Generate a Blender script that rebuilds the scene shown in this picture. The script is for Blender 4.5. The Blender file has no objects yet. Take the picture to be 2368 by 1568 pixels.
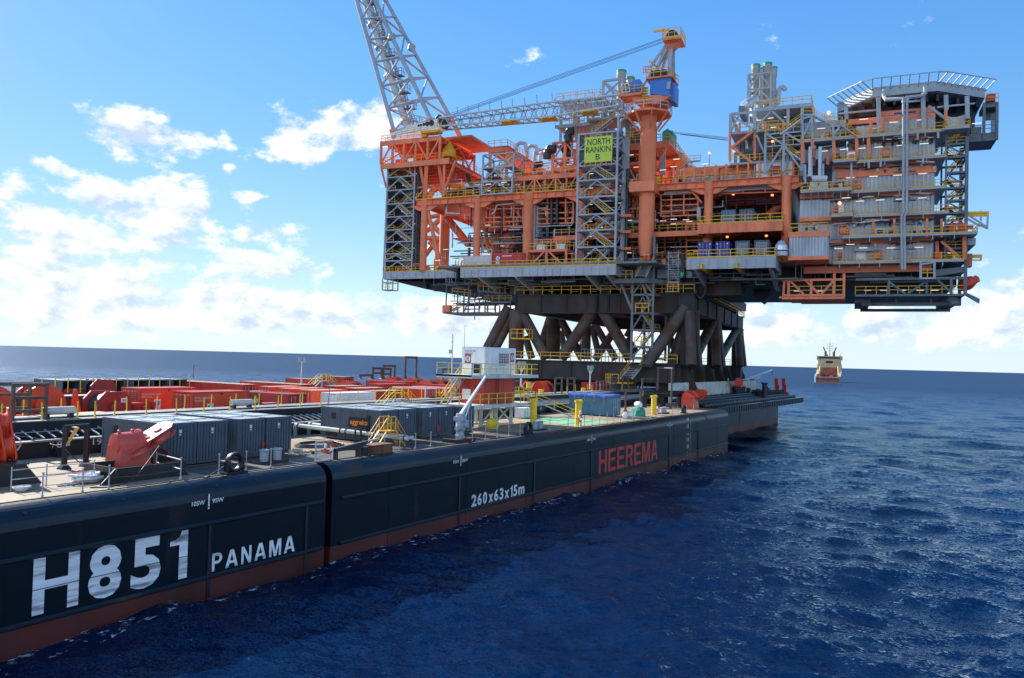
import bpy, math, random
import numpy as np
from mathutils import Matrix, Vector
R = math.radians
scene = bpy.context.scene
col = scene.collection
rng = random.Random(851)

# ------------------------------------------------------------------ camera
# metres; X runs along the barge away from the camera, Y across it, Z up, water at z = 0
F = 1805.0; YAW, PIT, ROL = R(32.08), R(1.48), R(1.55); PYA = R(8.66)
FB = 6.2; H = FB + 7.0
CAM = np.array([0, 0, H])
Fw = np.array([math.cos(YAW), math.sin(YAW), 0]); Rt = np.array([math.sin(YAW), -math.cos(YAW), 0]); UZ = np.array([0, 0, 1.0])
F2 = Fw*math.cos(PIT) + UZ*math.sin(PIT); U2 = UZ*math.cos(PIT) - Fw*math.sin(PIT)
R2 = Rt*math.cos(ROL) + U2*math.sin(ROL); U3 = U2*math.cos(ROL) - Rt*math.sin(ROL)
cd = bpy.data.cameras.new('camera'); cam = bpy.data.objects.new('camera', cd); col.objects.link(cam)
M = Matrix.Identity(4)
for i in range(3):
    M[i][0] = R2[i]; M[i][1] = U3[i]; M[i][2] = -F2[i]; M[i][3] = CAM[i]
cam.matrix_world = M
cd.sensor_width = 36.0; cd.lens = 36.0*F/2367.0; cd.clip_start = 0.5; cd.clip_end = 150000
scene.camera = cam

# ------------------------------------------------------------------ sun, sky, exposure
SUN_AZ, SUN_EL = R(84), R(33)
vs = scene.view_settings
vs.view_transform = 'Standard'; vs.look = 'None'; vs.gamma = 1.0; vs.use_curve_mapping = False
vs.exposure = 1.2
sl = bpy.data.lights.new('sun', 'SUN'); sl.energy = 4.2; sl.angle = R(0.53); sl.color = (1.0, 0.95, 0.87)
so = bpy.data.objects.new('sun', sl); col.objects.link(so)
sd = Vector((math.cos(SUN_EL)*math.cos(SUN_AZ), math.cos(SUN_EL)*math.sin(SUN_AZ), math.sin(SUN_EL)))
so.rotation_euler = sd.to_track_quat('Z', 'Y').to_euler(); so.location = (0, 60, 120)

def ray(x, y): return F2*F + R2*(x-1183.5) - U3*(y-784)
S_ = 2361/1024
OFF = dict(z1=(0,1350), z2=(1000,1350), z3=(1800,1350), z4=(2500,1150), A=(1400,0), B=(1450,500), C=(2200,100),
           E=(2200,600), L=(3050,200), M=(3050,650), U=(1700,1000))
def Dp(k, x, y):
    if k == 'D': return x, y
    if k == 'N': return x/1.817/1.7305, (1850+y/1.817)/1.7305
    return (OFF[k][0]+x/S_)/1.7305, (OFF[k][1]+y/S_)/1.7305
def dk(k, x, y, h=0.0):
    """measured point on the horizontal plane h above the barge deck"""
    d = ray(*Dp(k, x, y)); p = CAM + d*(FB+h-H)/d[2]; return Vector(p)
def aY(k, x, y, Y):
    d = ray(*Dp(k, x, y)); return Vector(CAM + d*Y/d[1])

W = bpy.data.worlds.new('World'); scene.world = W; W.use_nodes = True
def sky_world():
    nt = W.node_tree; nt.nodes.clear(); N = nt.nodes.new; L = nt.links.new
    out = N('ShaderNodeOutputWorld'); bg = N('ShaderNodeBackground'); bg.inputs[1].default_value = 0.095
    L(bg.outputs[0], out.inputs[0])
    sky = N('ShaderNodeTexSky'); sky.sky_type = 'NISHITA'; sky.sun_disc = False
    sky.sun_elevation = SUN_EL; sky.sun_rotation = R(90) - SUN_AZ
    sky.altitude = 0; sky.air_density = 1.0; sky.dust_density = 0.15; sky.ozone_density = 3.0
    tc = N('ShaderNodeTexCoord'); sep = N('ShaderNodeSeparateXYZ'); L(tc.outputs['Generated'], sep.inputs[0])
    def m(op, a, b=None, c=None, clamp=False):
        n = N('ShaderNodeMath'); n.operation = op; n.use_clamp = clamp
        for i, v in enumerate((a, b, c)):
            if v is None: continue
            if isinstance(v, (int, float)): n.inputs[i].default_value = v
            else: L(v, n.inputs[i])
        return n.outputs[0]
    az = m('ARCTAN2', sep.outputs[1], sep.outputs[0]); el = m('ARCSINE', sep.outputs[2])
    comb = N('ShaderNodeCombineXYZ'); L(az, comb.inputs[0]); L(m('MULTIPLY', el, 1.5), comb.inputs[1])
    v = comb.outputs[0]
    # slow warp so that outlines are ragged
    wn = N('ShaderNodeTexNoise'); wn.inputs['Scale'].default_value = 9; wn.inputs['Detail'].default_value = 7
    L(v, wn.inputs['Vector'])
    sub = N('ShaderNodeVectorMath'); sub.operation = 'SUBTRACT'; L(wn.outputs['Color'], sub.inputs[0]); sub.inputs[1].default_value = (.5,.5,.5)
    sc = N('ShaderNodeVectorMath'); sc.operation = 'SCALE'; L(sub.outputs[0], sc.inputs[0]); sc.inputs['Scale'].default_value = 0.09
    ad = N('ShaderNodeVectorMath'); ad.operation = 'ADD'; L(v, ad.inputs[0]); L(sc.outputs[0], ad.inputs[1])
    vw = ad.outputs[0]
    n1 = N('ShaderNodeTexNoise'); n1.inputs['Scale'].default_value = 16; n1.inputs['Detail'].default_value = 10; n1.inputs['Roughness'].default_value = .62
    L(v, n1.inputs['Vector'])
    # the same noise a little nearer the sun: thick or thin towards the light
    of = N('ShaderNodeVectorMath'); of.operation = 'ADD'; L(v, of.inputs[0]); of.inputs[1].default_value = (.012, .022, 0)
    n2 = N('ShaderNodeTexNoise'); n2.inputs['Scale'].default_value = 16; n2.inputs['Detail'].default_value = 6; n2.inputs['Roughness'].default_value = .6
    L(of.outputs[0], n2.inputs['Vector'])
    clouds = [(335,318,125,46,1),(740,325,150,70,1),(850,280,80,55,1),(250,520,240,105,1),(400,470,90,70,1),(40,570,150,60,1),(610,548,100,30,.9),
              (640,612,150,34,.9),(400,700,440,75,1),(120,655,220,60,1),(1245,140,60,20,.45),(2260,730,170,62,1),(2330,690,110,50,1),(1810,745,110,46,.85),
              (980,725,200,50,.9),(490,318,32,28,.7),(505,382,26,14,.7),(130,378,55,14,.7),(600,457,42,10,.45),(2030,752,55,36,.85),
              (-250,600,300,90,1),(-350,400,200,80,1),(2600,640,200,90,1),(2700,400,150,50,.8),(1500,740,260,40,.7),(1780,70,30,40,.3),(2110,20,40,40,.3)]
    acc = None
    for (cx, cy, rx, ry, a) in clouds:
        d = ray(cx, cy); d = d/np.linalg.norm(d)
        A = math.atan2(d[1], d[0]); E_ = math.asin(d[2])*1.5
        s1 = N('ShaderNodeVectorMath'); s1.operation = 'SUBTRACT'; L(vw, s1.inputs[0]); s1.inputs[1].default_value = (A, E_, 0)
        s2 = N('ShaderNodeVectorMath'); s2.operation = 'MULTIPLY'; L(s1.outputs[0], s2.inputs[0]); s2.inputs[1].default_value = (F/rx*.95, F/ry/1.5*.95, 0)
        s3 = N('ShaderNodeVectorMath'); s3.operation = 'LENGTH'; L(s2.outputs[0], s3.inputs[0])
        g = m('MULTIPLY', m('SUBTRACT', 1.3, s3.outputs['Value']), a)
        acc = g if acc is None else m('MAXIMUM', acc, g)
    acc = m('MINIMUM', m('MAXIMUM', acc, -0.75), .85)
    # a low bank of small clouds along the horizon
    hb = m('MULTIPLY', m('SUBTRACT', 1.0, m('ABSOLUTE', m('MULTIPLY', m('SUBTRACT', el, .035), 24)), clamp=True), .30)
    acc = m('ADD', acc, hb)
    # unseen white cloud added behind the camera, brightened to fill the shaded faces
    bd = N('ShaderNodeVectorMath'); bd.operation = 'DOT_PRODUCT'; L(tc.outputs['Generated'], bd.inputs[0]); bd.inputs[1].default_value = (-.94, -.30, -.25)
    back = m('MULTIPLY', m('SUBTRACT', bd.outputs['Value'], .10), 3.2, clamp=True)
    acc = m('ADD', acc, m('MULTIPLY', back, 1.15))
    t = m('ADD', m('MULTIPLY', m('SUBTRACT', n1.outputs[0], .5), 3.4), m('SUBTRACT', acc, .30))
    mr = N('ShaderNodeMapRange'); mr.interpolation_type = 'SMOOTHSTEP'; L(t, mr.inputs['Value']); mr.inputs['From Min'].default_value = 0; mr.inputs['From Max'].default_value = .58
    up = m('GREATER_THAN', el, 0.0)
    mask = m('MULTIPLY', mr.outputs[0], up)
    # thin haze low down
    hz = m('MULTIPLY', m('POWER', 2.718, m('MULTIPLY', m('ABSOLUTE', el), -9)), .75)
    shade = m('ADD', .60, m('MULTIPLY', m('SUBTRACT', n1.outputs[0], n2.outputs[0]), 4.0), clamp=True)
    cc = N('ShaderNodeMix'); cc.data_type = 'RGBA'; L(shade, cc.inputs[0])
    cc.inputs[6].default_value = (2.9, 3.5, 4.4, 1); cc.inputs[7].default_value = (5.6, 5.6, 5.5, 1)
    cs = N('ShaderNodeVectorMath'); cs.operation = 'SCALE'; L(cc.outputs[2], cs.inputs[0]); L(m('ADD', 1.0, m('MULTIPLY', back, 2.0)), cs.inputs['Scale'])
    mh = N('ShaderNodeMix'); mh.data_type = 'RGBA'; L(hz, mh.inputs[0]); hs = N('ShaderNodeHueSaturation'); hs.inputs['Saturation'].default_value = 1.28; lum = N('ShaderNodeVectorMath'); lum.operation = 'DOT_PRODUCT'; L(sky.outputs[0], lum.inputs[0]); lum.inputs[1].default_value = (.25, .5, .25)
    skc = N('ShaderNodeVectorMath'); skc.operation = 'SCALE'; L(sky.outputs[0], skc.inputs[0]); L(m('DIVIDE', 1.85, m('ADD', 1.0, m('MULTIPLY', lum.outputs['Value'], .32))), skc.inputs['Scale']); L(skc.outputs[0], hs.inputs['Color']); L(hs.outputs[0], mh.inputs[6]); mh.inputs[7].default_value = (3.5, 4.6, 5.5, 1)
    mc = N('ShaderNodeMix'); mc.data_type = 'RGBA'; L(m('MULTIPLY', mask, .93), mc.inputs[0]); L(mh.outputs[2], mc.inputs[6]); L(cs.outputs[0], mc.inputs[7])
    L(mc.outputs[2], bg.inputs[0])
sky_world()

# ------------------------------------------------------------------ materials
MT = {}
def mat(name, rgb, rough=.5, metal=0.0, var=.18, scale=.6, rust=0.0, rust_rgb=(.13,.045,.018), rscale=.5, stretch=(1,1,1), bump=0.0, spec=.5):
    m = bpy.data.materials.new(name); m.use_nodes = True; nt = m.node_tree; N = nt.nodes.new; L = nt.links.new
    b = nt.nodes['Principled BSDF']; b.inputs['Roughness'].default_value = rough; b.inputs['Metallic'].default_value = metal
    b.inputs['Specular IOR Level'].default_value = spec
    tc = N('ShaderNodeTexCoord'); mp = N('ShaderNodeMapping'); mp.inputs['Scale'].default_value = stretch
    L(tc.outputs['Object'], mp.inputs[0])
    n = N('ShaderNodeTexNoise'); n.inputs['Scale'].default_value = scale; n.inputs['Detail'].default_value = 6; L(mp.outputs[0], n.inputs['Vector'])
    mr = N('ShaderNodeMapRange'); L(n.outputs[0], mr.inputs[0]); mr.inputs[1].default_value = .3; mr.inputs[2].default_value = .7
    mr.inputs[3].default_value = 1-var; mr.inputs[4].default_value = 1+var
    mx = N('ShaderNodeMix'); mx.data_type = 'RGBA'; mx.blend_type = 'MULTIPLY'; mx.inputs[0].default_value = 1
    mx.inputs[6].default_value = (*rgb, 1); L(mr.outputs[0], mx.inputs[7])
    c = mx.outputs[2]
    if rust > 0:
        n2 = N('ShaderNodeTexNoise'); n2.inputs['Scale'].default_value = rscale; n2.inputs['Detail'].default_value = 9; n2.inputs['Roughness'].default_value = .65; L(mp.outputs[0], n2.inputs['Vector'])
        r2 = N('ShaderNodeMapRange'); L(n2.outputs[0], r2.inputs[0]); r2.inputs[1].default_value = .68-.36*rust; r2.inputs[2].default_value = .8-.3*rust
        m2 = N('ShaderNodeMix'); m2.data_type = 'RGBA'; L(r2.outputs[0], m2.inputs[0]); L(c, m2.inputs[6]); m2.inputs[7].default_value = (*rust_rgb, 1)
        c = m2.outputs[2]
        ro = N('ShaderNodeMapRange'); L(r2.outputs[0], ro.inputs[0]); ro.inputs[3].default_value = rough; ro.inputs[4].default_value = .85; L(ro.outputs[0], b.inputs['Roughness'])
    L(c, b.inputs['Base Color'])
    if bump > 0:
        bp = N('ShaderNodeBump'); bp.inputs['Strength'].default_value = bump; bp.inputs['Distance'].default_value = .05; L(n.outputs[0], bp.inputs['Height']); L(bp.outputs[0], b.inputs['Normal'])
    MT[name] = m; return m
def lamp_mat(name, rgb, s):
    m = bpy.data.materials.new(name); m.use_nodes = True; b = m.node_tree.nodes['Principled BSDF']
    b.inputs['Emission Color'].default_value = (*rgb, 1); b.inputs['Emission Strength'].default_value = s; MT[name] = m
mat('orange', (.80,.215,.092), .55, var=.2, scale=.5, rust=.13, rust_rgb=(.42,.10,.05), rscale=.9, stretch=(1,1,.3))
mat('orange_dark', (.45,.12,.05), .6, var=.2, scale=.4)
mat('grey_steel', (.34,.38,.42), .5, var=.14, scale=.5)
mat('pale_steel', (.52,.55,.58), .45, var=.1, scale=.5)
mat('deck_steel', (.135,.16,.185), .65, var=.25, scale=.4)
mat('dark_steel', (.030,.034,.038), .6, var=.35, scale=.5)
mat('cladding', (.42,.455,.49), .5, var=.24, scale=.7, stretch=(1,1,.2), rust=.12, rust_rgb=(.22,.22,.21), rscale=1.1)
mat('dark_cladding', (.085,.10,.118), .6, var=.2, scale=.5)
mat('yellow', (.78,.42,.015), .5, var=.1, scale=1.5)
mat('bright_yellow', (.80,.54,.02), .45, var=.08, scale=1.5)
mat('stack_steel', (.30,.29,.27), .42, metal=.25, var=.12, scale=.6)
mat('silver', (.66,.68,.69), .32, metal=.7, var=.08, scale=.8)
mat('black', (.012,.012,.013), .5, var=.3, scale=1)
mat('black_pipe', (.02,.022,.025), .35, var=.3, scale=1)
mat('rusty', (.034,.033,.034), .7, var=.45, scale=.5, rust=.5, rust_rgb=(.075,.027,.014), rscale=.35, stretch=(1,1,.35))
mat('rusty_tube', (.075,.058,.05), .62, var=.45, scale=.4, rust=.55, rust_rgb=(.09,.03,.015), rscale=.25)
mat('white', (.78,.79,.79), .45, var=.07, scale=1.2, rust=.05)
mat('off_white', (.55,.57,.52), .6, var=.2, scale=.8, rust=.25)
mat('red', (.50,.034,.02), .42, var=.12, scale=.8, rust=.03)
mat('orange_red', (.70,.062,.02), .42, var=.12, scale=.8, rust=.03)
mat('maroon', (.34,.026,.022), .42, var=.15, scale=.8, rust=.05)
mat('roof_tan', (.42,.36,.27), .7, var=.2, scale=.8, rust=.2)
mat("rust", (.17,.07,.035), .8, var=.4, scale=1.2)
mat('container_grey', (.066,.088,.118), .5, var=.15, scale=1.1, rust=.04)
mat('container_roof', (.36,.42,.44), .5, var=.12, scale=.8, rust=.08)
mat('blue', (.03,.17,.52), .4, var=.1, scale=.6)
mat('container_blue', (.065,.17,.25), .5, var=.25, scale=1.0, rust=.18)
mat('navy', (.02,.035,.25), .45, var=.1, scale=1)
mat('tarp_blue', (.045,.11,.42), .5, var=.15, scale=2, bump=.6)
mat('tarp_green', (.02,.28,.18), .5, var=.25, scale=2, bump=.8)
mat('green', (.02,.32,.16), .5, var=.15, scale=1)
mat('lime', (.52,.66,.06), .5, var=.05, scale=1)
mat('rope', (.50,.45,.38), .9, var=.3, scale=6)
mat('wire', (.03,.03,.033), .6, var=.3, scale=8)
mat('wood', (.40,.28,.17), .8, var=.3, scale=1.5)
mat('glass', (.02,.03,.04), .08, var=.1, scale=1)
mat('skin', (.45,.25,.17), .6, var=.05)
mat('coverall', (.80,.12,.02), .8, var=.1)
mat('letter_white', (.78,.79,.80), .55, var=.2, scale=.9, rust=.42, rust_rgb=(.09,.10,.12), rscale=.6, stretch=(.3,1,3.0))
mat('mark_white', (.7,.7,.68), .6, var=.1)
mat('letter_red', (.50,.045,.02), .5, var=.15, scale=.6)
mat('letter_black', (.03,.035,.03), .6, var=.1)
mat('hull_paint', (.0030,.0062,.0125), .3, var=.35, scale=.25, rust=.2, rust_rgb=(.020,.017,.013), rscale=.45, stretch=(1,1,.12), spec=.34, bump=.7)
mat('gunwale_paint', (.007,.012,.02), .36, var=.35, scale=.6, rust=.22, rust_rgb=(.07,.038,.02), rscale=.4, stretch=(.6,1,.5))
mat('antifouling', (.085,.015,.010), .5, var=.35, scale=.35, rust=.2, rust_rgb=(.06,.03,.025), stretch=(1,1,.25))
mat('skid_black', (.012,.014,.018), .45, var=.4, scale=.6, rust=.06)
mat('skid_top', (.22,.22,.21), .6, var=.3, scale=.5, rust=.15)
mat('deck_green', (.16,.42,.25), .7, var=.25, scale=.9, rust=.12, rust_rgb=(.3,.26,.18))
lamp_mat('tube_light', (1.0,.80,.52), .36)
lamp_mat('flood_light', (1.0,.36,.04), .8)

def deck_material():
    m = mat('deck_paint', (.28,.222,.148), .75, var=.25, scale=.25, rust=.30, rust_rgb=(.30,.13,.05), rscale=.22)
    return m
deck_material()
mat('painted_deck_shadow', (.085,.075,.062), .6, var=.4, scale=.7, rust=.3, rust_rgb=(.15,.075,.035), rscale=.6)  # deck colour with container shadow painted in, plus rust patches

# ------------------------------------------------------------------ mesh toolkit
class MB:
    def __init__(s): s.v = []; s.f = []
    def quad(s, *p):
        i = len(s.v); s.v += [tuple(q) for q in p]; s.f.append(tuple(range(i, i+len(p)))); return s
    def box(s, c, d, rz=0.0):
        hx, hy, hz = d[0]/2, d[1]/2, d[2]/2; i = len(s.v); ca, sa = math.cos(rz), math.sin(rz)
        for z in (-hz, hz):
            for x, y in ((-hx,-hy),(hx,-hy),(hx,hy),(-hx,hy)):
                s.v.append((c[0]+x*ca-y*sa, c[1]+x*sa+y*ca, c[2]+z))
        s.f += [(i+3,i+2,i+1,i),(i+4,i+5,i+6,i+7),(i,i+1,i+5,i+4),(i+1,i+2,i+6,i+5),(i+2,i+3,i+7,i+6),(i+3,i,i+4,i+7)]; return s
    def bb(s, x0, x1, y0, y1, z0, z1):
        return s.box(((x0+x1)/2,(y0+y1)/2,(z0+z1)/2), (abs(x1-x0),abs(y1-y0),abs(z1-z0)))
    def tube(s, p, q, r, n=8, r2=None, cap=True):
        p = Vector(p); q = Vector(q); d = q-p
        if d.length < 1e-6: return s
        d.normalize(); a = d.orthogonal().normalized() if abs(d.z) < .999 else Vector((1,0,0)); 
        if abs(d.z) < .999: a = Vector((0,0,1)).cross(d).normalized()
        b = d.cross(a); i = len(s.v); r2 = r if r2 is None else r2
        off = math.pi/n
        for k in range(n):
            t = 2*math.pi*k/n+off; o = a*math.cos(t)+b*math.sin(t); s.v.append(tuple(p+o*r)); s.v.append(tuple(q+o*r2))
        for k in range(n):
            j = (k+1) % n; s.f.append((i+2*k, i+2*j, i+2*j+1, i+2*k+1))
        if cap:
            s.f.append(tuple(i+2*k for k in range(n-1,-1,-1))); s.f.append(tuple(i+2*k+1 for k in range(n)))
        return s
    def bar(s, p, q, w): return s.tube(p, q, w*.7071, 4)
    def path(s, pts, r, n=6):
        for a, b in zip(pts, pts[1:]): s.tube(a, b, r, n)
        return s
    def lathe(s, prof, c, n=16, axis=None):
        c = Vector(c); i = len(s.v); ax = Vector(axis or (0,0,1)).normalized(); a = ax.orthogonal().normalized(); b = ax.cross(a)
        for (r, h) in prof:
            for k in range(n):
                t = 2*math.pi*k/n; s.v.append(tuple(c+ax*h+(a*math.cos(t)+b*math.sin(t))*r))
        for j in range(len(prof)-1):
            for k in range(n):
                k2 = (k+1) % n; s.f.append((i+j*n+k, i+j*n+k2, i+(j+1)*n+k2, i+(j+1)*n+k))
        s.f.append(tuple(i+k for k in range(n-1,-1,-1))); s.f.append(tuple(i+(len(prof)-1)*n+k for k in range(n)))
        return s
    def prism(s, poly, vec):
        """poly: list of 3-D points in one plane, swept along vec"""
        n = len(poly); i = len(s.v); vec = Vector(vec)
        s.v += [tuple(Vector(p)) for p in poly] + [tuple(Vector(p)+vec) for p in poly]
        s.f.append(tuple(range(i+n-1, i-1, -1))); s.f.append(tuple(range(i+n, i+2*n)))
        for k in range(n):
            j = (k+1) % n; s.f.append((i+k, i+j, i+n+j, i+n+k))
        return s
    def build(s, name, m, parent=None, smooth=False, loc=None):
        me = bpy.data.meshes.new(name); me.from_pydata(s.v, [], s.f); me.update()
        me.materials.append(MT[m] if isinstance(m, str) else m)
        if smooth:
            me.polygons.foreach_set('use_smooth', [True]*len(me.polygons))
            try: me.set_sharp_from_angle(angle=R(40))
            except Exception: pass
        o = bpy.data.objects.new(name, me); col.objects.link(o)
        if parent: o.parent = parent
        if loc is not None: o.location = loc
        return o
def tag(o, label=None, cat=None, group=None, kind=None):
    if label: o['label'] = label
    if cat: o['category'] = cat
    if group: o['group'] = group
    if kind: o['kind'] = kind
    return o
def thing(name, label, cat, loc=(0,0,0), rz=0.0, group=None):
    o = bpy.data.objects.new(name, None); col.objects.link(o); o.location = loc; o.rotation_euler = (0,0,rz); o.empty_display_size = .5
    return tag(o, label, cat, group)
def kids(o): return [c for c in ALLK.get(o.name, [])]
def copy_tree(o, parent=None, loc=None, rz=None, label=None):
    c = o.copy(); col.objects.link(c)
    if parent: c.parent = parent
    if loc is not None: c.location = loc
    if rz is not None: c.rotation_euler = (0,0,rz)
    if label: c['label'] = label
    for ch in list(o.children): copy_tree(ch, c)
    return c
def text(name, s, m, o0, right, up, w, h, parent=None, bold=.0, ext=.004, shear=0.0):
    """lettering stretched to the box w x h whose lower left corner is o0"""
    cu = bpy.data.curves.new(name, 'FONT'); cu.body = s; cu.size = 1; cu.offset = bold; cu.extrude = 0; cu.resolution_u = 3; cu.space_line = .95
    cu.align_x = 'CENTER'; cu.shear = shear
    to = bpy.data.objects.new(name, cu); me = bpy.data.meshes.new_from_object(to); bpy.data.objects.remove(to); bpy.data.curves.remove(cu)
    n = len(me.vertices); a = np.empty(n*3); me.vertices.foreach_get('co', a); a = a.reshape(-1,3)
    lo = a.min(0); hi = a.max(0); u = (a[:,0]-lo[0])/(hi[0]-lo[0])*w; v = (a[:,1]-lo[1])/(hi[1]-lo[1])*h
    rr = Vector(right).normalized(); uu = Vector(up).normalized(); nn = rr.cross(uu)
    P = np.array(o0)[None] + u[:,None]*np.array(rr)[None] + v[:,None]*np.array(uu)[None] + np.array(nn)[None]*ext
    me.vertices.foreach_set('co', P.astype(np.float32).ravel()); me.update(); me.materials.clear(); me.materials.append(MT[m])
    o = bpy.data.objects.new(name, me); col.objects.link(o)
    if parent: o.parent = parent
    return o
def rail(mb, pts, h=1.1, sp=1.6, r=.05, mid=(.55,), post=None, closed=False):
    """handrail: posts, top rail and mid rails along a path"""
    pts = [Vector(p) for p in pts]
    if closed: pts = pts + [pts[0]]
    for a, b in zip(pts, pts[1:]):
        L_ = (b-a).length; n = max(1, round(L_/sp))
        for k in range(n+1):
            p = a.lerp(b, k/n); mb.bar(p, p+Vector((0,0,h)), (post or r)*1.5)
        for f in (1.0,)+tuple(mid):
            z = Vector((0,0,h*f)); mb.bar(a+z, b+z, r*1.5)
    return mb
# ------------------------------------------------------------------ sea
def build_sea():
    rs = np.random.RandomState(5)
    fine = np.linspace(R(-26), R(88), 760); coarse = np.linspace(R(88), R(334), 60)[1:-1]
    az = np.concatenate([fine, coarse]); na = len(az)
    r = [6.0]
    while r[-1] < 900: r.append(r[-1]*1.0062+.02)
    while r[-1] < 90000: r.append(r[-1]*1.12)
    r = np.array(r); nr = len(r)
    RR, AA = np.meshgrid(r, az, indexing='ij'); X = RR*np.cos(AA); Y = RR*np.sin(AA); Z = np.zeros_like(X); DX = np.zeros_like(X); DY = np.zeros_like(X)
    cell = np.maximum(RR*.0062+.02, RR*(R(114)/760)); fineaz = (AA < R(89)) & (RR < 900)
    global WAVES
    n = 130; lam = np.exp(rs.uniform(math.log(.9), math.log(22), n)); th = R(205) + rs.normal(0, .8, n); ph = rs.uniform(0, 6.28, n)
    WAVES = list(zip(lam, th, ph))
    for l, t, p in WAVES:
        k = 6.283/l; a = .0064*l**.58*(1.0 if l < 18 else .8)
        fade = np.clip((l/cell-2.6)/3, 0, 1)*np.clip((1000-RR)/500, 0, 1)*fineaz
        q = k*(X*math.cos(t)+Y*math.sin(t))+p; s = np.sin(q); c = np.cos(q)
        Z += a*fade*c; DX -= .8*a*fade*s*math.cos(t); DY -= .8*a*fade*s*math.sin(t)
    X = X+DX; Y = Y+DY
    co = np.stack([X, Y, Z], -1).reshape(-1, 3)
    I = np.arange(nr*na).reshape(nr, na); J = np.roll(I, -1, 1)
    q = np.stack([I[:-1], I[1:], J[1:], J[:-1]], -1).reshape(-1, 4)
    me = bpy.data.meshes.new('sea'); me.vertices.add(len(co)); me.vertices.foreach_set('co', co.astype(np.float32).ravel())
    me.loops.add(q.size); me.loops.foreach_set('vertex_index', q.astype(np.int32).ravel()); me.polygons.add(len(q))
    me.polygons.foreach_set('loop_start', np.arange(0, q.size, 4, dtype=np.int32)); me.polygons.foreach_set('use_smooth', np.ones(len(q), bool))
    me.update(); me.validate()
    m = bpy.data.materials.new('sea_water'); m.use_nodes = True; nt = m.node_tree; nt.nodes.clear(); N = nt.nodes.new; L = nt.links.new
    out = N('ShaderNodeOutputMaterial'); mixs = N('ShaderNodeMixShader'); L(mixs.outputs[0], out.inputs[0])
    body = N('ShaderNodeBsdfDiffuse'); body.inputs[0].default_value = (.0008, .0098, .040, 1); gl = N('ShaderNodeBsdfGlossy'); gl.inputs[0].default_value = (.70, .86, 1.0, 1); L(body.outputs[0], mixs.inputs[1]); L(gl.outputs[0], mixs.inputs[2])
    g0 = N('ShaderNodeNewGeometry'); ln = N('ShaderNodeVectorMath'); ln.operation = 'LENGTH'; L(g0.outputs['Position'], ln.inputs[0])
    rr_ = N('ShaderNodeMapRange'); L(ln.outputs['Value'], rr_.inputs[0]); rr_.inputs[1].default_value = 40; rr_.inputs[2].default_value = 500; rr_.inputs[3].default_value = .08; rr_.inputs[4].default_value = .30; L(rr_.outputs[0], gl.inputs['Roughness'])
    # Fresnel reflection; a rough sea never mirrors more than about a third of the low sky
    fr = N('ShaderNodeFresnel'); fr.inputs['IOR'].default_value = 1.33; fm = N('ShaderNodeMapRange'); L(fr.outputs[0], fm.inputs[0]); fm.inputs[1].default_value = 0; fm.inputs[2].default_value = .75; fm.inputs[3].default_value = 0; cap = N('ShaderNodeMapRange'); L(ln.outputs['Value'], cap.inputs[0]); cap.inputs[1].default_value = 60; cap.inputs[2].default_value = 600; cap.inputs[3].default_value = .62; cap.inputs[4].default_value = .27; L(cap.outputs[0], fm.inputs[4]); L(fm.outputs[0], mixs.inputs[0])
    tc = N('ShaderNodeTexCoord'); mp = N('ShaderNodeMapping'); mp.inputs['Rotation'].default_value = (0,0,R(25)); mp.inputs['Scale'].default_value = (1,.6,1); L(tc.outputs['Object'], mp.inputs[0])
    g = N('ShaderNodeNewGeometry'); acc = g.outputs['Normal']
    for sc, am, det in ((.22,.10,2),(.9,.20,3),(3.0,.46,3),(9.0,.72,4)):
        t = N('ShaderNodeTexNoise'); t.inputs['Scale'].default_value = sc; t.inputs['Detail'].default_value = det; L(mp.outputs[0], t.inputs['Vector'])
        a = N('ShaderNodeVectorMath'); a.operation = 'SUBTRACT'; L(t.outputs['Color'], a.inputs[0]); a.inputs[1].default_value = (.5,.5,.5)
        c = N('ShaderNodeVectorMath'); c.operation = 'MULTIPLY'; L(a.outputs[0], c.inputs[0]); c.inputs[1].default_value = (am*2,am*2,0)
        d = N('ShaderNodeVectorMath'); d.operation = 'ADD'; L(acc, d.inputs[0]); L(c.outputs[0], d.inputs[1]); acc = d.outputs[0]
    nn = N('ShaderNodeVectorMath'); nn.operation = 'NORMALIZE'; L(acc, nn.inputs[0]); L(nn.outputs[0], gl.inputs['Normal']); L(nn.outputs[0], fr.inputs['Normal'])
    me.materials.append(m)
    o = bpy.data.objects.new('sea', me); col.objects.link(o); tag(o, kind='structure')
build_sea()
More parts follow.
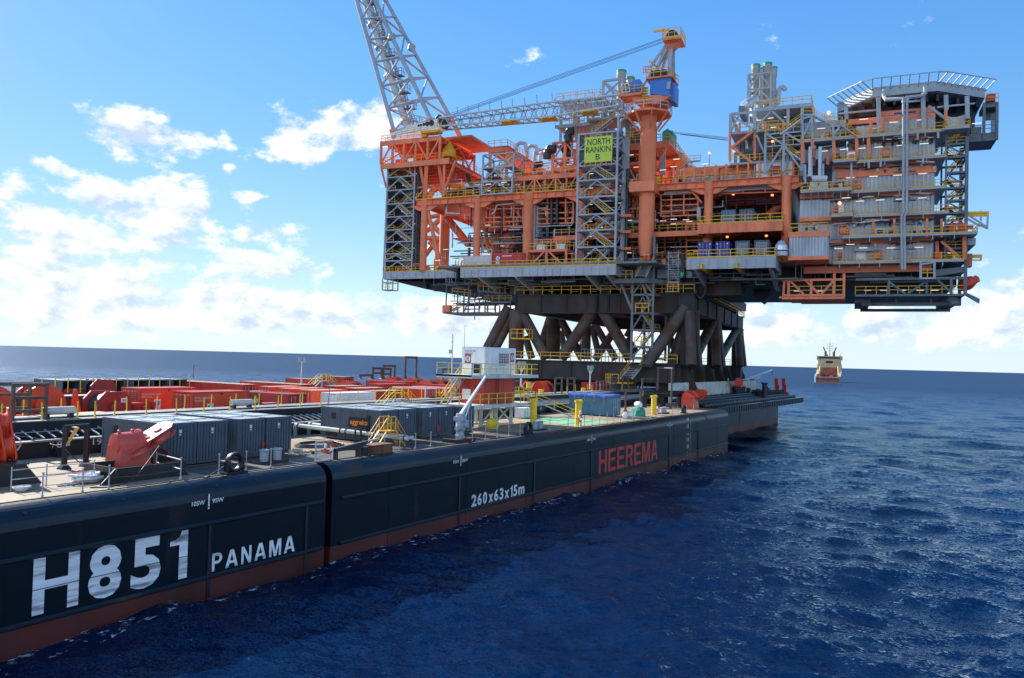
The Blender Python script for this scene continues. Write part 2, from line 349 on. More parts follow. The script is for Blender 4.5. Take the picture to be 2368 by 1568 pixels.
def hull_wash():
    m = bpy.data.materials.new('foam'); m.use_nodes = True; nt = m.node_tree; N = nt.nodes.new; L = nt.links.new; b = nt.nodes['Principled BSDF']; b.inputs['Base Color'].default_value = (.72,.78,.82,1); b.inputs['Roughness'].default_value = .7
    n = N('ShaderNodeTexNoise'); n.inputs['Scale'].default_value = 1.6; n.inputs['Detail'].default_value = 9; n.inputs['Roughness'].default_value = .7; mr = N('ShaderNodeMapRange'); mr.inputs[1].default_value = .56; mr.inputs[2].default_value = .68
    tc = N('ShaderNodeTexCoord'); L(tc.outputs['Object'], n.inputs['Vector']); L(n.outputs[0], mr.inputs[0]); L(mr.outputs[0], b.inputs['Alpha']); MT['foam'] = m
    f = MB(); xs = np.arange(8, 121, .5); ys = (35.97, 35.5, 34.9, 34.2)
    def z(x, y): return sum(.0064*l**.58*math.cos(6.283/l*(x*math.cos(t)+y*math.sin(t))+p) for l, t, p in WAVES if l > 1.2)+.05
    Zs = [[z(x, y) for y in ys] for x in xs]
    for i in range(len(xs)-1):
        for j in range(3): f.quad((xs[i],ys[j],Zs[i][j]),(xs[i+1],ys[j],Zs[i+1][j]),(xs[i+1],ys[j+1],Zs[i+1][j+1]),(xs[i],ys[j+1],Zs[i][j+1]))
    tag(f.build('hull_wash', 'foam', smooth=True), 'thin broken white wash where sea meets the barge side', 'foam', kind='stuff')

# ------------------------------------------------------------------ barge
YH, YF = 36.0, 99.5; X0, X1, X2 = -71.0, 121.6, 190.0
barge = thing('barge', 'long dark navy cargo barge with red waterline paint and big white lettering', 'barge', (0,0,0))
def hull_profile(n=8):
    return [(YH, -3), (YH, .95), (YH, 5.2)] + [(YH+1-math.cos(a), 5.2+math.sin(a)) for a in [math.pi/2*k/n for k in range(1, n+1)]]
def build_barge():
    gx0 = aY('z2', 703, 1350, YH).x; gx1 = aY('z2', 760, 1350, YH).x
    # side plating, gunwale and red bottom paint, split at the vertical recess
    side, gun, bot = MB(), MB(), MB()
    xs = [X0]
    def strip(x0, x1):
        pr = hull_profile(); n = max(1, round((x1-x0)/6))
        for i in range(n):
            a = x0+(x1-x0)*i/n; b = x0+(x1-x0)*(i+1)/n
            for j, ((y0,z0),(y1,z1)) in enumerate(zip(pr, pr[1:])):
                (bot if j == 0 else side if j == 1 else gun).quad((a,y0,z0),(b,y0,z0),(b,y1,z1),(a,y1,z1))
    strip(X0, gx0); strip(gx1, X1)
    for gx in (gx0, gx1):
        p = hull_profile(); side.quad(*[(gx,y,z) for y, z in p[1:]], (gx,36.75,6.2), (gx,36.75,.95)); bot.quad((gx,YH,-3),(gx,YH,.95),(gx,36.75,.95),(gx,36.75,-3))
    side.quad((gx0,36.72,.95),(gx1,36.72,.95),(gx1,36.72,6.19),(gx0,36.72,6.19)); bot.quad((gx0,36.72,-3),(gx1,36.72,-3),(gx1,36.72,.95),(gx0,36.72,.95))
    # curved shoulder of the recess and its ladder
    for k in range(14): side.bar((gx0+.15, 36.6, 1.2+k*.35), (gx1-.1, 36.6, 1.2+k*.35), .04)
    # the step at the end of the wide part, the narrow stern hull and the far side
    side.quad((X1,YH,.95),(X1,46,.95),(X1,46,6.2),(X1,37,6.2),(X1,36.3,5.9),(X1,YH,5.2)); bot.quad((X1,YH,-3),(X1,46,-3),(X1,46,.95),(X1,YH,.95))
    yi = 44.0
    side.quad((X1,yi,1.5),(X2-2,yi,1.5),(X2-2,yi,5.2),(X1,yi,5.2)); bot.quad((X1,yi,-3),(X2-2,yi,-3),(X2-2,yi,1.5),(X1,yi,1.5))
    side.quad((X2-2,yi,-3),(X2-2,YF-8,-3),(X2-2,YF-8,5.2),(X2-2,yi,5.2)); side.quad((X0,YF,-3),(X2,YF,-3),(X2,YF,6.19),(X0,YF,6.19)); side.quad((X0,YH,-3),(X0,YF,-3),(X0,YF,6.19),(X0,YH,5.9))
    side.build('hull_side', 'hull_paint', barge); gun.build('gunwale', 'gunwale_paint', barge, smooth=True); bot.build('bottom_paint', 'antifouling', barge)
    d = MB()
    for i in range(24):
        a = X0+(X1-X0)*i/24; b = X0+(X1-X0)*(i+1)/24
        d.quad((a,37.0,6.2),(b,37.0,6.2),(b,YF,6.2),(a,YF,6.2))
    d.quad((X1,46,6.2),(X2,46,6.2),(X2,YF,6.2),(X1,YF,6.2))
    d.build('deck', 'deck_paint', barge)
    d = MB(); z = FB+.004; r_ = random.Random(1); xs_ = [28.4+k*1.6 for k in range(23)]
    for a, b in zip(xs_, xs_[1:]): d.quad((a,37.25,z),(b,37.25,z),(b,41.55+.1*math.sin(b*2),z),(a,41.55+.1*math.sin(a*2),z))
    d.build('painted_shadow_strip', 'painted_deck_shadow', barge)  # cast shadow of the near container rows, painted onto the deck
    w = MB()
    for z in (2.45, 4.85): w.bar((X0,YH,z),(gx0-.2,YH,z),.035); w.bar((gx1+.2,YH,z),(X1,YH,z),.035)
    x = gx1+5.5
    while x < X1: w.bar((x,YH,-1),(x,YH,5.2),.03); x += 9.3
    w.build('weld_seam', 'hull_paint', barge)
    s = MB(); s.bb(X1+.05, X2-1, 38.6, 46, 5.05, 6.2)
    for k in range(34): s.prism([(X1+1+2*k, 38.7, 5.05),(X1+1+2*k,43.9,5.05),(X1+1+2*k,43.9,4.2)], (.25,0,0))
    for k in range(46): s.bb(X1+.6+1.46*k, X1+.72+1.46*k, 38.52, 38.6, 5.1, 6.15)
    s.build('side_ledge', 'hull_paint', barge, loc=None)
    st = MB(); rx = [aY('N',1520,640,YH).x, aY('N',2225,480,YH).x, aY('z3',90,1290,YH).x, aY('z3',775,1300,YH).x, aY('z3',1300,1200,YH).x, aY('z3',2020,1000,YH).x, aY('z3',2290,900,YH).x]
    for z in (3.96, 1.07):
        for a, b in ((X0, gx0-.2), (gx1+.8, X1)):
            st.tube((a,YH-.02,z),(b,YH-.02,z),.13,8)
    for x in rx: st.tube((x,YH-.02,-2),(x,YH-.02,4.05),.11,8)
    x = rx[0]-14
    while x > X0: st.tube((x,YH-.02,-2),(x,YH-.02,4.05),.11,8); x -= 14
    st.build('rubbing_strip', 'gunwale_paint', barge, smooth=True)
    # block letters as outlines in a unit box (no overlapping faces)
    def bowl(t, yo, yi):
        o = [(t,1),(.56,1)]+[(.56+.44*math.sin(a), (1+yo)/2+(1-yo)/2*math.cos(a)) for a in [math.pi*k/8 for k in range(1,8)]]+[(.56,yo),(t,yo)]
        i_ = [(t,.845),(.54,.845)]+[(.54+.20*math.sin(a), (.845+yi)/2+(.845-yi)/2*math.cos(a)) for a in [math.pi*k/8 for k in range(1,8)]]+[(.54,yi),(t,yi)]
        return [[o[k],i_[k],i_[k+1],o[k+1]] for k in range(len(o)-1)]
    def glyph(c):
        t = .25
        if c == 'H': return [[(0,0),(t,0),(t,.42),(1-t,.42),(1-t,0),(1,0),(1,1),(1-t,1),(1-t,.58),(t,.58),(t,1),(0,1)]]
        if c == 'E': return [[(0,0),(1,0),(1,.155),(t+.02,.155),(t+.02,.43),(.92,.43),(.92,.58),(t+.02,.58),(t+.02,.845),(.98,.845),(.98,1),(0,1)]]
        if c == 'M': return [[(0,0),(.19,0),(.19,.72),(.40,0),(.60,0),(.81,.72),(.81,0),(1,0),(1,1),(.71,1),(.5,.30),(.29,1),(0,1)]]
        if c == 'N': return [[(0,0),(t-.02,0),(t-.02,.66),(.74,0),(1,0),(1,1),(.77,1),(.77,.34),(.26,1),(0,1)]]
        if c == 'A': return [[(0,0),(.24,0),(.5,.78),(.5,1),(.36,1)], [(1,0),(.64,1),(.5,1),(.5,.78),(.76,0)], [(.315,.225),(.685,.225),(.635,.375),(.365,.375)]]
        if c == 'P': return [[(0,0),(t,0),(t,1),(0,1)]]+bowl(t,.40,.555)
        if c == 'R': return [[(0,0),(t,0),(t,1),(0,1)]]+bowl(t,.42,.57)+[[(.50,.42),(.76,0),(1.03,0),(.74,.46),(.56,.42)]]
    def block(word, k, xl, xr, zb, zt, m, widths, gap):
        x0 = aY(k, *xl, YH).x; x1 = aY(k, *xr, YH).x; tot = sum(widths)+gap*(len(word)-1); u = x0
        for c, w in zip(word, widths):
            ww = (x1-x0)*w/tot; b = MB()
            for poly in glyph(c):
                p = [(u+ww*a, YH-.012, zb+(zt-zb)*q) for a, q in poly]; b.quad(*p)
            b.build('hull_lettering', m, barge); u += ww+(x1-x0)*gap/tot
    # lettering
    def one(k, xl, xr, zb, zt, m):
        x0 = aY(k, *xl, YH).x; x1 = aY(k, *xr, YH).x; h = zt-zb; w = x1-x0; y = YH-.012; b = MB(); xs_ = x0+w*.52
        b.quad((xs_,y,zb),(x1,y,zb),(x1,y,zt),(x1-w*.34,y,zt),(xs_,y,zt-h*.13)); b.quad((x0,y,zt-h*.29),(xs_,y,zt-h*.29),(xs_,y,zt-h*.13),(x0+w*.3,y,zt-h*.18),(x0,y,zt-h*.19)); return b.build('hull_lettering', m, barge)
    def ht(s, k, pts, m='mark_white', bold=.02, sh=0):
        w = [aY(k, x, y, YH) for x, y in pts]; x0, x1 = min(p.x for p in w), max(p.x for p in w); z0, z1 = min(p.z for p in w), max(p.z for p in w)
        return text('hull_lettering', s, m, (x0, YH, z0), (1,0,0), (0,0,1), x1-x0, z1-z0, barge, bold, .012)
    def hz(s, k, xl, xr, zb, zt, **kw):     # explicit heights
        x0 = aY(k, *xl, YH).x; x1 = aY(k, *xr, YH).x
        return text('hull_lettering', s, kw.get('m','mark_white'), (x0, YH, zb), (1,0,0), (0,0,1), x1-x0, zt-zb, barge, kw.get('bold',.02), .012)
    zb = aY('N',235,1118,YH).z; zt = aY('N',250,700,YH).z
    block('H', 'N', (237,900), (574,830), zb, zt, 'letter_white', [1], 0)
    for ch, xl, xr in (('8',(642,800),(884,740)),('5',(952,750),(1170,700))):
        hz(ch, 'N', xl, xr, zb, zt, m='letter_white', bold=.05 if ch == 'H' else .035)
    one('N', (1233,670), (1363,640), zb, zt, 'letter_white')
    zb = aY('N',1542,795,YH).z; zt = aY('N',1545,665,YH).z
    block('PANAMA', 'N', (1540,730), (2142,595), zb, zt, 'letter_white', [.8,1.05,.85,1.05,1.1,1.05], .28)
    zb = aY('z3',200,1565,YH).z; zt = aY('z3',207,1452,YH).z
    for ch, a, b_ in (('2',198,245),('6',252,293),('0',303,341),('x',356,397),('6',405,445),('3',455,491),('x',502,543),('5',583,619),('m',628,685)):
        hz(ch, 'z3', (a,1480), (b_,1470), zb, zb+(zt-zb)*(.72 if ch in 'xm' else 1), bold=.03)
    one('z3', (552,1470), (575,1470), zb, zt, 'mark_white')
    zb = aY('z3',1373,1260,YH).z; zt = aY('z3',1382,1045,YH).z
    block('HEEREMA', 'z3', (1372,1150), (1915,1030), zb, zt, 'letter_red', [1,1,1,1.05,1,1.25,1.1], .18)
    for a, b, k, p in (('10SW','9SW','N',(1518,285)),('9SW','8SW','z2',(1945,1140)),('8SW','7SW','z3',(1307,941)),('7SW','6SW','z3',(2029,810))):
        q = aY(k, *p, YH)
        text('hull_lettering', a, 'mark_white', (q.x-1.05,YH,q.z-.12), (1,0,0), (0,0,1), .8, .24, barge, .02, .012)
        text('hull_lettering', b, 'mark_white', (q.x+.2,YH,q.z-.12), (1,0,0), (0,0,1), .75, .24, barge, .02, .012)
        b_ = MB(); b_.quad((q.x-.05,YH-.012,q.z-.4),(q.x+.05,YH-.012,q.z-.4),(q.x+.05,YH-.012,q.z+.4),(q.x-.05,YH-.012,q.z+.4)); b_.build('frame_mark', 'mark_white', barge)
    for n_, y in (('14',760),('13',822),('12',886),('11',948),('10',1010),('9',1075)):
        q = aY('z3', 2190, y, YH); text('draft_mark', n_, 'mark_white', (q.x-.3,YH,q.z-.22), (1,0,0), (0,0,1), .75 if len(n_) > 1 else .4, .55, barge, .01, .012)
    q = aY('z3', 2207, 900, YH); t = MB()
    for k in range(26):
        z = .7+k*.19; t.quad((q.x+.3,YH-.012,z),(q.x+.45,YH-.012,z),(q.x+.45,YH-.012,z+.08),(q.x+.3,YH-.012,z+.08))
    t.build('draft_scale', 'mark_white', barge)
    # weld discs on the gunwale
    t = MB()
    for k, x, y in (('z1',235,1525),('z1',1140,1408),('z1',2005,1297),('z2',58,1247),('z3',880,950)):
        q = aY(k, x, y, YH+.25); t.lathe([(.09,0),(.09,.03)], (q.x, YH+.25, 5.86), 10, (0,-.72,.7))
    t.build('pad_disc', 'rusty', barge)
build_barge()
hull_wash()

def skidway(name, label, y0, s, xa, xb, nums):
    """launch skidway: low box beam with a ledge, then the high beam; s = +1 ledge on the near side"""
    t = thing(name, label, 'skidway', (xa, y0, FB), group=None)
    L_ = xb-xa
    b = MB(); b.bb(0, L_, 0, s*2.6, 0, 1.02); 
    n = int(L_/3.2)
    for k in range(n): b.prism([(k*3.2,0,0),(k*3.2,-s*.8,0),(k*3.2,0,1.0)], (.08,0,0))
    b.build('low_beam', 'skid_black', t)
    f = MB(); f.bb(0, L_, -s*.25, s*.35, 1.025, 1.11); f.bb(0, L_, s*2.9, s*4.0, 2.02, 2.08); f.bb(0, L_, s*4.6, s*6.6, 2.1, 2.16); f.build('flange', 'skid_top', t)
    u = MB(); u.bb(0, L_, s*3.0, s*6.5, .2, 2.0); u.bb(0, L_, s*4.6, s*6.5, 2.0, 2.09); u.build('high_beam', 'skid_black', t)
    g = MB(); k = .4
    while k < L_: g.bar((k, s*.6, 1.16), (k+.35, s*2.7, 1.5), .07); k += .72
    g.bar((0,s*2.0,1.45),(L_,s*2.0,1.45),.05); g.build('grating_bars', 'grey_steel', t)
    for sx, (kk, px, py) in nums:
        q = aY(kk, px, py, y0); text('frame_number', sx, 'mark_white', (q.x-xa-.3, -.012*s if s > 0 else .012, q.z-FB-.2), (1,0,0), (0,0,1), .62, .42, t, .01, .01)
    return t
skidway('skidway', 'black skidway with ledge of slanted bars, right behind the dark grey containers', 51.0, 1, X0+5, 186, 
        [('17',('z1',152,1017)),('18',('z1',527,990)),('19',('z1',895,962)),('27',('z2',585,820)),('41',('z3',652,672)),('42',('z3',836,656)),('43',('z3',1083,636))])
skidway('skidway', 'black skidway beam behind the red winches, on far side of barge deck', 85.0, -1, X0+5, 186, [('26',('z1',668,582))])
# green painted landing area on the deck
def pad():
    p = [dk('z3',680,765,.004), dk('z3',1150,815,.004), dk('z3',1480,775,.004), dk('z3',930,735,.004)]
    x0, x1, y0, y1 = 76.2, 84.5, 38.6, 46.8
    b = MB(); b.quad((x0,y0,FB+.004),(x1,y0,FB+.004),(x1,y1,FB+.004),(x0,y1,FB+.004)); b.build('landing_patch', 'deck_green', barge)
    e = MB()
    for (a0,a1,b0,b1) in ((x0,x1,y0,y0+.15),(x0,x1,y1-.15,y1),(x0,x0+.15,y0+.15,y1-.15),(x1-.15,x1,y0+.15,y1-.15)): e.quad((a0,b0,FB+.008),(a1,b0,FB+.008),(a1,b1,FB+.008),(a0,b1,FB+.008))
    e.build('patch_border', 'bright_yellow', barge)
pad()
# ------------------------------------------------------------------ the platform, in its own frame: u along its long face, w into it, z up
P0 = np.array([136, 43, 0.0]); EU = np.array([math.sin(PYA), -math.cos(PYA), 0]); EW = np.array([math.cos(PYA), math.sin(PYA), 0]); PRZ = PYA-math.pi/2
def G(k, x, y, w=0.0):
    d = ray(*Dp(k, x, y)); t = ((P0+EW*w-CAM)@EW)/(d@EW); p = CAM+d*t
    return Vector(((p-P0)@EU, w, p[2]))
def GZ(k, x, y, z):
    d = ray(*Dp(k, x, y)); p = CAM+d*(z-H)/d[2]
    return Vector(((p-P0)@EU, (p-P0)@EW, z))
BASE = {}
def pw(p): return Vector(P0 + EU*p[0] + EW*p[1] + UZ*p[2])
def pthing(name, label, cat, base, group=None):
    t = thing(name, label, cat, pw(base), PRZ, group); BASE[t.name] = Vector(base); return t
def pb(mb, name, m, t, smooth=False):
    o = mb.build(name, m, t, smooth); o.location = -BASE[t.name]; return o
def ribbed(mb, p0, p1, z0, z1, pitch=.55, amp=.1):
    """ribbed sheet from p0 to p1 (plan), z0..z1; ribs stand out to the right-hand side of p0->p1"""
    p0 = Vector((p0[0], p0[1], 0)); p1 = Vector((p1[0], p1[1], 0)); d = p1-p0; n = max(1, round(d.length/pitch)); d = d/n; o = Vector((d.y, -d.x, 0)).normalized()*amp
    prof = []
    for i in range(n): prof += [p0+d*i, p0+d*(i+.3), p0+d*(i+.4)+o, p0+d*(i+.9)+o]
    prof.append(p1)
    for a, b in zip(prof, prof[1:]): mb.quad((a.x,a.y,z0),(b.x,b.y,z0),(b.x,b.y,z1),(a.x,a.y,z1))
def stair(st, rl, a, b, wv, width=.9, k_=1.0):
    """flight from a to b; wv = unit vector across the flight"""
    a, b, wv = Vector(a), Vector(b), Vector(wv); n = max(4, int(abs(b.z-a.z)/.28))
    for s in (0, width):
        st.tube(a+wv*s, b+wv*s, .14*k_, 4)
        rl.bar(a+wv*s+Vector((0,0,1)), b+wv*s+Vector((0,0,1)), .07*k_); rl.bar(a+wv*s+Vector((0,0,.55)), b+wv*s+Vector((0,0,.55)), .06*k_)
        for k in range(0, n+1, 3): p = a.lerp(b, k/n)+wv*s; rl.bar(p, p+Vector((0,0,1)), .06*k_)
    for k in range(1, n): p = a.lerp(b, k/n); st.bar(p, p+wv*width, .09*k_)
def scaff(t, u0a, u0b, u1a, u1b, w0, w1, zs, post=.22, brace='X', rails=True, stairs=True, steel='grey_steel'):
    """open stair tower: left edge u0a(bottom)->u0b(top), right edge likewise, levels zs upwards"""
    fr, st, rl, fl = MB(), MB(), MB(), MB(); zb, zt = zs[0], zs[-1]
    def U0(z): return u0a+(u0b-u0a)*(z-zb)/(zt-zb)
    def U1(z): return u1a+(u1b-u1a)*(z-zb)/(zt-zb)
    for w in (w0, w1):
        fr.tube((U0(zb),w,zb),(U0(zt),w,zt),post,4); fr.tube((U1(zb),w,zb),(U1(zt),w,zt),post,4)
    for i, z in enumerate(zs):
        for w in (w0, w1): fr.tube((U0(z),w,z),(U1(z),w,z),post*.8,4)
        for u in (U0(z), U1(z)): fr.tube((u,w0,z),(u,w1,z),post*.8,4)
        if i+1 < len(zs):
            z2 = zs[i+1]; um = (U0(z)+U1(z))/2
            if brace == 'X':      # inverted V
                fr.bar((U0(z),w0,z+.1),(um,w0-.02,z2-.15),.2); fr.bar((U1(z),w0,z+.1),(um,w0-.02,z2-.15),.2)
            for u in (U0(z), U1(z)): fr.bar((u,w0,z+.1),(u,w1,z2-.1),.15)
            if i > 0 or True:
                fl.bb(U0(z)+.2, U0(z)+(U1(z)-U0(z))*.28, w0+.3, w1-.2, z-.06, z+.06); fl.bb(U1(z)-(U1(z)-U0(z))*.28, U1(z)-.2, w0+.3, w1-.2, z-.06, z+.06)
            if stairs:
                a = U0(z)+(U1(z)-U0(z))*.25; b = U0(z)+(U1(z)-U0(z))*.75; wm = w0+(w1-w0)*(.25 if i % 2 else .6)
                if i % 2: a, b = b, a
                stair(st, rl, (a,wm,z), (b,wm,z2), (0,1,0), 1.0)
            if rails:
                for (q0, q1) in ((U0(z)+.2, U0(z)+(U1(z)-U0(z))*.28), (U1(z)-(U1(z)-U0(z))*.28, U1(z)-.2)): rail(rl, [(q0,w0+.3,z),(q1,w0+.3,z)], sp=1.4)
    pb(fr, 'frame', steel, t); pb(fl, 'landing', steel, t)
    if stairs: pb(st, 'stairs', 'pale_steel' if steel == 'grey_steel' else steel, t)
    pb(rl, 'handrail', 'yellow', t)
LIGHTS = []
def tubelight(mb, p, ln=1.3): mb.box(p, (ln*.72, .12, .10))

topsides = pthing('oil_platform', 'huge orange and grey offshore platform topsides standing on a rusty frame over the barge', 'platform', (-15, 20, 30))
zBD = G('B', 400, 1352).z            # bottom deck
zG0, zG1 = G('B', 590, 765).z, G('B', 590, 692).z   # main girder
def build_topsides():
    T = topsides; ul = G('B', 185, 1390).x; ur = G('M', 1860, 915).x
    # bottom deck with fascia girders
    d = MB(); d.bb(ul, ur, .3, 46, zBD-.4, zBD); d.bb(-52, -9, -7, .3, zBD-.35, zBD+.02)
    a = G('E', 1262, 1000, -9); b = G('E', 2085, 985, -9); d.bb(a.x, b.x, -9, .3, a.z-.35, a.z)
    pb(d, 'bottom_deck', 'deck_steel', T)
    f = MB(); f.bb(ul, G('B',905,1380).x, 0, .35, zBD-1.55, zBD-.02); f.bb(ul, ul+.4, .35, 44, zBD-1.55, zBD-.02)
    c0 = G('B', 905, 1350, -7); c1 = G('B', 2340, 1290, -7); cz = G('B',1500,1312,-7).z
    f.bb(c0.x, c1.x, -7.1, -6.7, cz-1.75, cz); f.bb(c0.x, c0.x+.4, -6.7, 0, cz-1.75, cz); f.bb(c1.x-.4, c1.x, -6.7, 3, cz-1.75, cz)
    f.bb(c1.x, a.x, 2, 2.5, zBD-2.1, zBD-.05)
    f.bb(a.x, b.x, -9.1, -8.7, a.z-1.9, a.z); f.bb(a.x, a.x+.4, -8.7, 2, a.z-1.9, a.z); f.bb(b.x-.4, b.x, -8.7, 2, a.z-1.9, a.z)
    k = ul+.6
    while k < ur:      # web stiffeners
        if k < c0.x: f.bb(k, k+.1, -.12, 0, zBD-1.5, zBD-.3)
        elif k < c1.x: f.bb(k, k+.1, -7.22, -7.1, cz-1.65, cz-.3)
        elif a.x < k < b.x: f.bb(k, k+.1, -9.22, -9.1, a.z-1.8, a.z-.3)
        k += 1.5
    # tapered brackets under the cantilevers
    for u, w, z in [(c0.x+3.5,-6.7,cz), (-36,-6.7,cz), (-22,-6.7,cz), (c1.x-2,-6.7,cz), (a.x+1,-8.7,a.z), (b.x-1.2,-8.7,a.z)]:
        f.prism([(u,w,z-.5),(u,w,z-1.9),(u,4,z-4.2),(u,8,z-4.2),(u,8,z-.5)], (.5,0,0))
    pb(f, 'fascia_girder', 'grey_steel', T)
    # underside trusses and tanks, in the shade
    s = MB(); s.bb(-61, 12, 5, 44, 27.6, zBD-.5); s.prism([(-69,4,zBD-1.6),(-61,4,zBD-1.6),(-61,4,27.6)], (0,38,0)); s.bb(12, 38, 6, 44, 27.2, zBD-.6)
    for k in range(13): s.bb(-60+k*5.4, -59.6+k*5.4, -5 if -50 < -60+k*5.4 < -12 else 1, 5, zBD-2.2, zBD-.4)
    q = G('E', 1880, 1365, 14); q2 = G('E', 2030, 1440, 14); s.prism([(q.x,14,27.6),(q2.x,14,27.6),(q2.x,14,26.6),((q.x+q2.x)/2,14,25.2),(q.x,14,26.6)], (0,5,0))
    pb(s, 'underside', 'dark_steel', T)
    p = MB(); r_ = random.Random(3)
    for k in range(46):
        u = r_.uniform(-60, 34); w = r_.uniform(-4, 5) if -50 < u < 12 else r_.uniform(1, 6); z = zBD-r_.uniform(1.9, 3.2); ln = r_.uniform(3, 11)
        if u+ln > 37: continue
        p.tube((u,w,z),(u+ln,w,z),r_.uniform(.07,.2),6)
        p.bar((u+.3,w,z),(u+.3,w,zBD-.5),.12); p.bar((u+ln-.3,w,z),(u+ln-.3,w,zBD-.5),.12)
        if r_.random() < .4: p.path([(u,w,z),(u,w,z-.9),(u+1.5,w,z-.9)], .1)
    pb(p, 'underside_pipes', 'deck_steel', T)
    # yellow runway beams under the right cantilever
    for (x0,y0,x1,y1) in ((1395,1075,1670,1180),(1720,1068,1965,1175)):
        y = MB(); e0 = G('E',x0,y0,-9.6); z = e0.z; e1 = GZ('E',x1,y1,z); y.bb(e0.x-.18, e0.x+.18, -9.8, 2, z-.3, z+.3); y.bb(e0.x-.36, e0.x+.36, -9.85, 2.05, z+.31, z+.37); y.bb(e0.x-.36, e0.x+.36, -9.85, 2.05, z-.37, z-.31); pb(y, 'runway_beam', 'yellow', T)
    # main orange girder with haunches at the columns
    g = MB(); r0 = G('B',590,720).x-2.2; r1 = G('E',2270,215).x; rr = 13.6
    for w in (0.0, 22.0, 44.0): g.bb(r0, rr, w, w+.5, zG0+.55, zG1)
    for u in (r0, -47.3, -36.2, -25, -12.8, -1.6, 11.6): g.bb(u-.25, u+.25, .5, 44, zG0+.6, zG1-.05)
    cols = [G('B',556,1300), G('B',1050,1200), G('B',1522,1100), G('B',2020,900), G('E',1462,500), G('E',2182,450)]
    rad = [.72,.70,.98,.75,.78,.82]
    for c in cols:
        u = c.x; g.prism([(u-3.6,-.03,zG0+.56),(u-1.3,-.03,zG0-.55),(u+1.3,-.03,zG0-.55),(u+3.6,-.03,zG0+.56)], (0,.5,0))
    g.bb(r0, rr, -.45, .6, zG1, zG1+.12); g.bb(r0, rr, -.5, .3, zG0+.5, zG0+.58)
    k = r0
    while k < rr: g.bb(k, k+.08, -.3, 0, zG0+.6, zG1-.1); k += 1.8
    pb(g, 'main_girder', 'orange', T)
    for c, r in zip(cols, rad):
        m = MB(); m.lathe([(r,zBD),(r,zG0+.1),(r*1.08,zG0+.1),(r*1.08,zG1)], (c.x,.1,0), 20); pb(m, 'column', 'orange', T, True)
    for (x, y, w, r) in ((755,1100,14,1.15),(1235,1100,14,1.25),(2000,1000,16,1.0),(700,1100,44,1.0)):
        m = MB(); u = G('B',x,y,w).x; m.lathe([(r,zBD),(r,zG1)], (u,w,0), 18); pb(m, 'column', 'orange', T, True)
    for (k,x0,y0,x1,y1,w0,w1,r) in (('B',598,775,705,1235,.6,.6,.42),('B',770,850,985,1110,13,13,.85),('B',1085,740,1170,1180,.8,6,.4),('B',1345,960,1410,1040,14,14,.6),('B',1350,690,1480,890,3,3,.22),('B',1420,1060,1370,1160,14,14,.6),('E',2010,610,2160,480,9,9,.75),('E',1275,335,1400,490,1,1,.2),('E',1560,385,1650,310,.3,.3,.2),('E',1150,940,1250,850,12,12,.5)):
        m = MB(); m.tube(G(k,x0,y0,w0), G(k,x1,y1,w1), r, 12); pb(m, 'brace', 'orange', T, True)
    # decks inside: mezzanine and the main deck above the girder
    o = MB(); o.bb(r0, rr, .5, 46, zG1-.3, zG1-.02)
    mz = G('E',960,760).z
    o.bb(-31, 13, .8, 44, mz-.25, mz); o.bb(-31, 1.0, .3, .8, mz-.8, mz+.1); o.bb(-58, -45, 10, 44, mz-.25+2.2, mz+2.2)
    la = G('E',1362,690,-5); lb = G('E',2145,660,-5); o.bb(la.x, lb.x, -5, 1, la.z-.3, la.z); o.bb(la.x, lb.x, -5.1, -4.7, la.z-1.6, la.z+.05); o.bb(lb.x-.3, lb.x, -5, 1, la.z-1.6, la.z); o.bb(la.x, la.x+.3, -5, 1, la.z-1.6, la.z)
    kx = la.x+.5
    while kx < lb.x: o.bb(kx, kx+.1, -5.25, -5.1, la.z-1.5, la.z-.2); kx += 1.5
    pb(o, 'deck_plating', 'orange', T)
    # dark bulkheads deep inside
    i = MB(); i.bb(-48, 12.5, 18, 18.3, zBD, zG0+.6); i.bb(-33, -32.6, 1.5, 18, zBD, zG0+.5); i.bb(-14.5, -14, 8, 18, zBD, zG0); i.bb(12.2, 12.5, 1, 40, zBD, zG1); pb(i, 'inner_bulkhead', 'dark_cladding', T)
    i = MB(); i.bb(G('B',1565,900,.8).x, G('B',1575,900,.8).x+.35, .8, 10, zBD, zG0+.4); ribbed(i, (G('B',1600,900,1).x,1.2), (G('B',1600,900,1).x+.02,10), zBD, zG0+.4); pb(i, 'fire_wall', 'cladding', T)
    # frames of the open bays
    fr = MB()
    def grid(k, xs, ys, w, r=.16, skew=0):
        P = lambda x, y: G(k, x, y-(x-xs[0])*skew, w)
        for x in xs: fr.bar(P(x,ys[0]), P(x,ys[-1]), r*1.5)
        for y in ys: fr.bar(P(xs[0],y), P(xs[-1],y), r*1.3)
    grid('B', [1125,1215,1305,1395,1482], [745,778,858,898,940], 2.2, .2, .02)
    grid('B', [1615,1705,1795,1875,1945], [655,725,818,870,915], 1.6, .2, .03)
    grid('B', [765,900,1030], [735,770,835], 2.0, .2, .01)
    grid('E', [1025,1120,1235,1365], [415,465,518,570,615], 1.6, .17, .045)
    grid('E', [1455,1560,1780,1985,2150], [345,380,410], 1.6, .16, .035)
    grid('E', [735,770,805], [330,420,545,640], 2.5, .2)
    grid('B', [985,1100,1210], [1000,1060,1120,1180], 7, .18, .02)
    grid('E', [975,1060,1160,1260,1370], [800,830,900,960], 6, .18, .02)
    r_ = random.Random(11)
    for k in range(150):
        u = r_.uniform(-50, 11); w = r_.uniform(3, 16); z = r_.uniform(zBD+.5, zG0+.6); ln = r_.uniform(2, 7)
        if u > -7 and w < 9 and z < 41 and u > 0: continue
        if r_.random() < .55: fr.bar((u,w,z),(min(u+ln,12),w,z),.22)
        else: fr.bar((u,w,z),(u,w,min(z+ln,zG0+.6)),.24)
    pb(fr, 'bay_framing', 'orange', T)
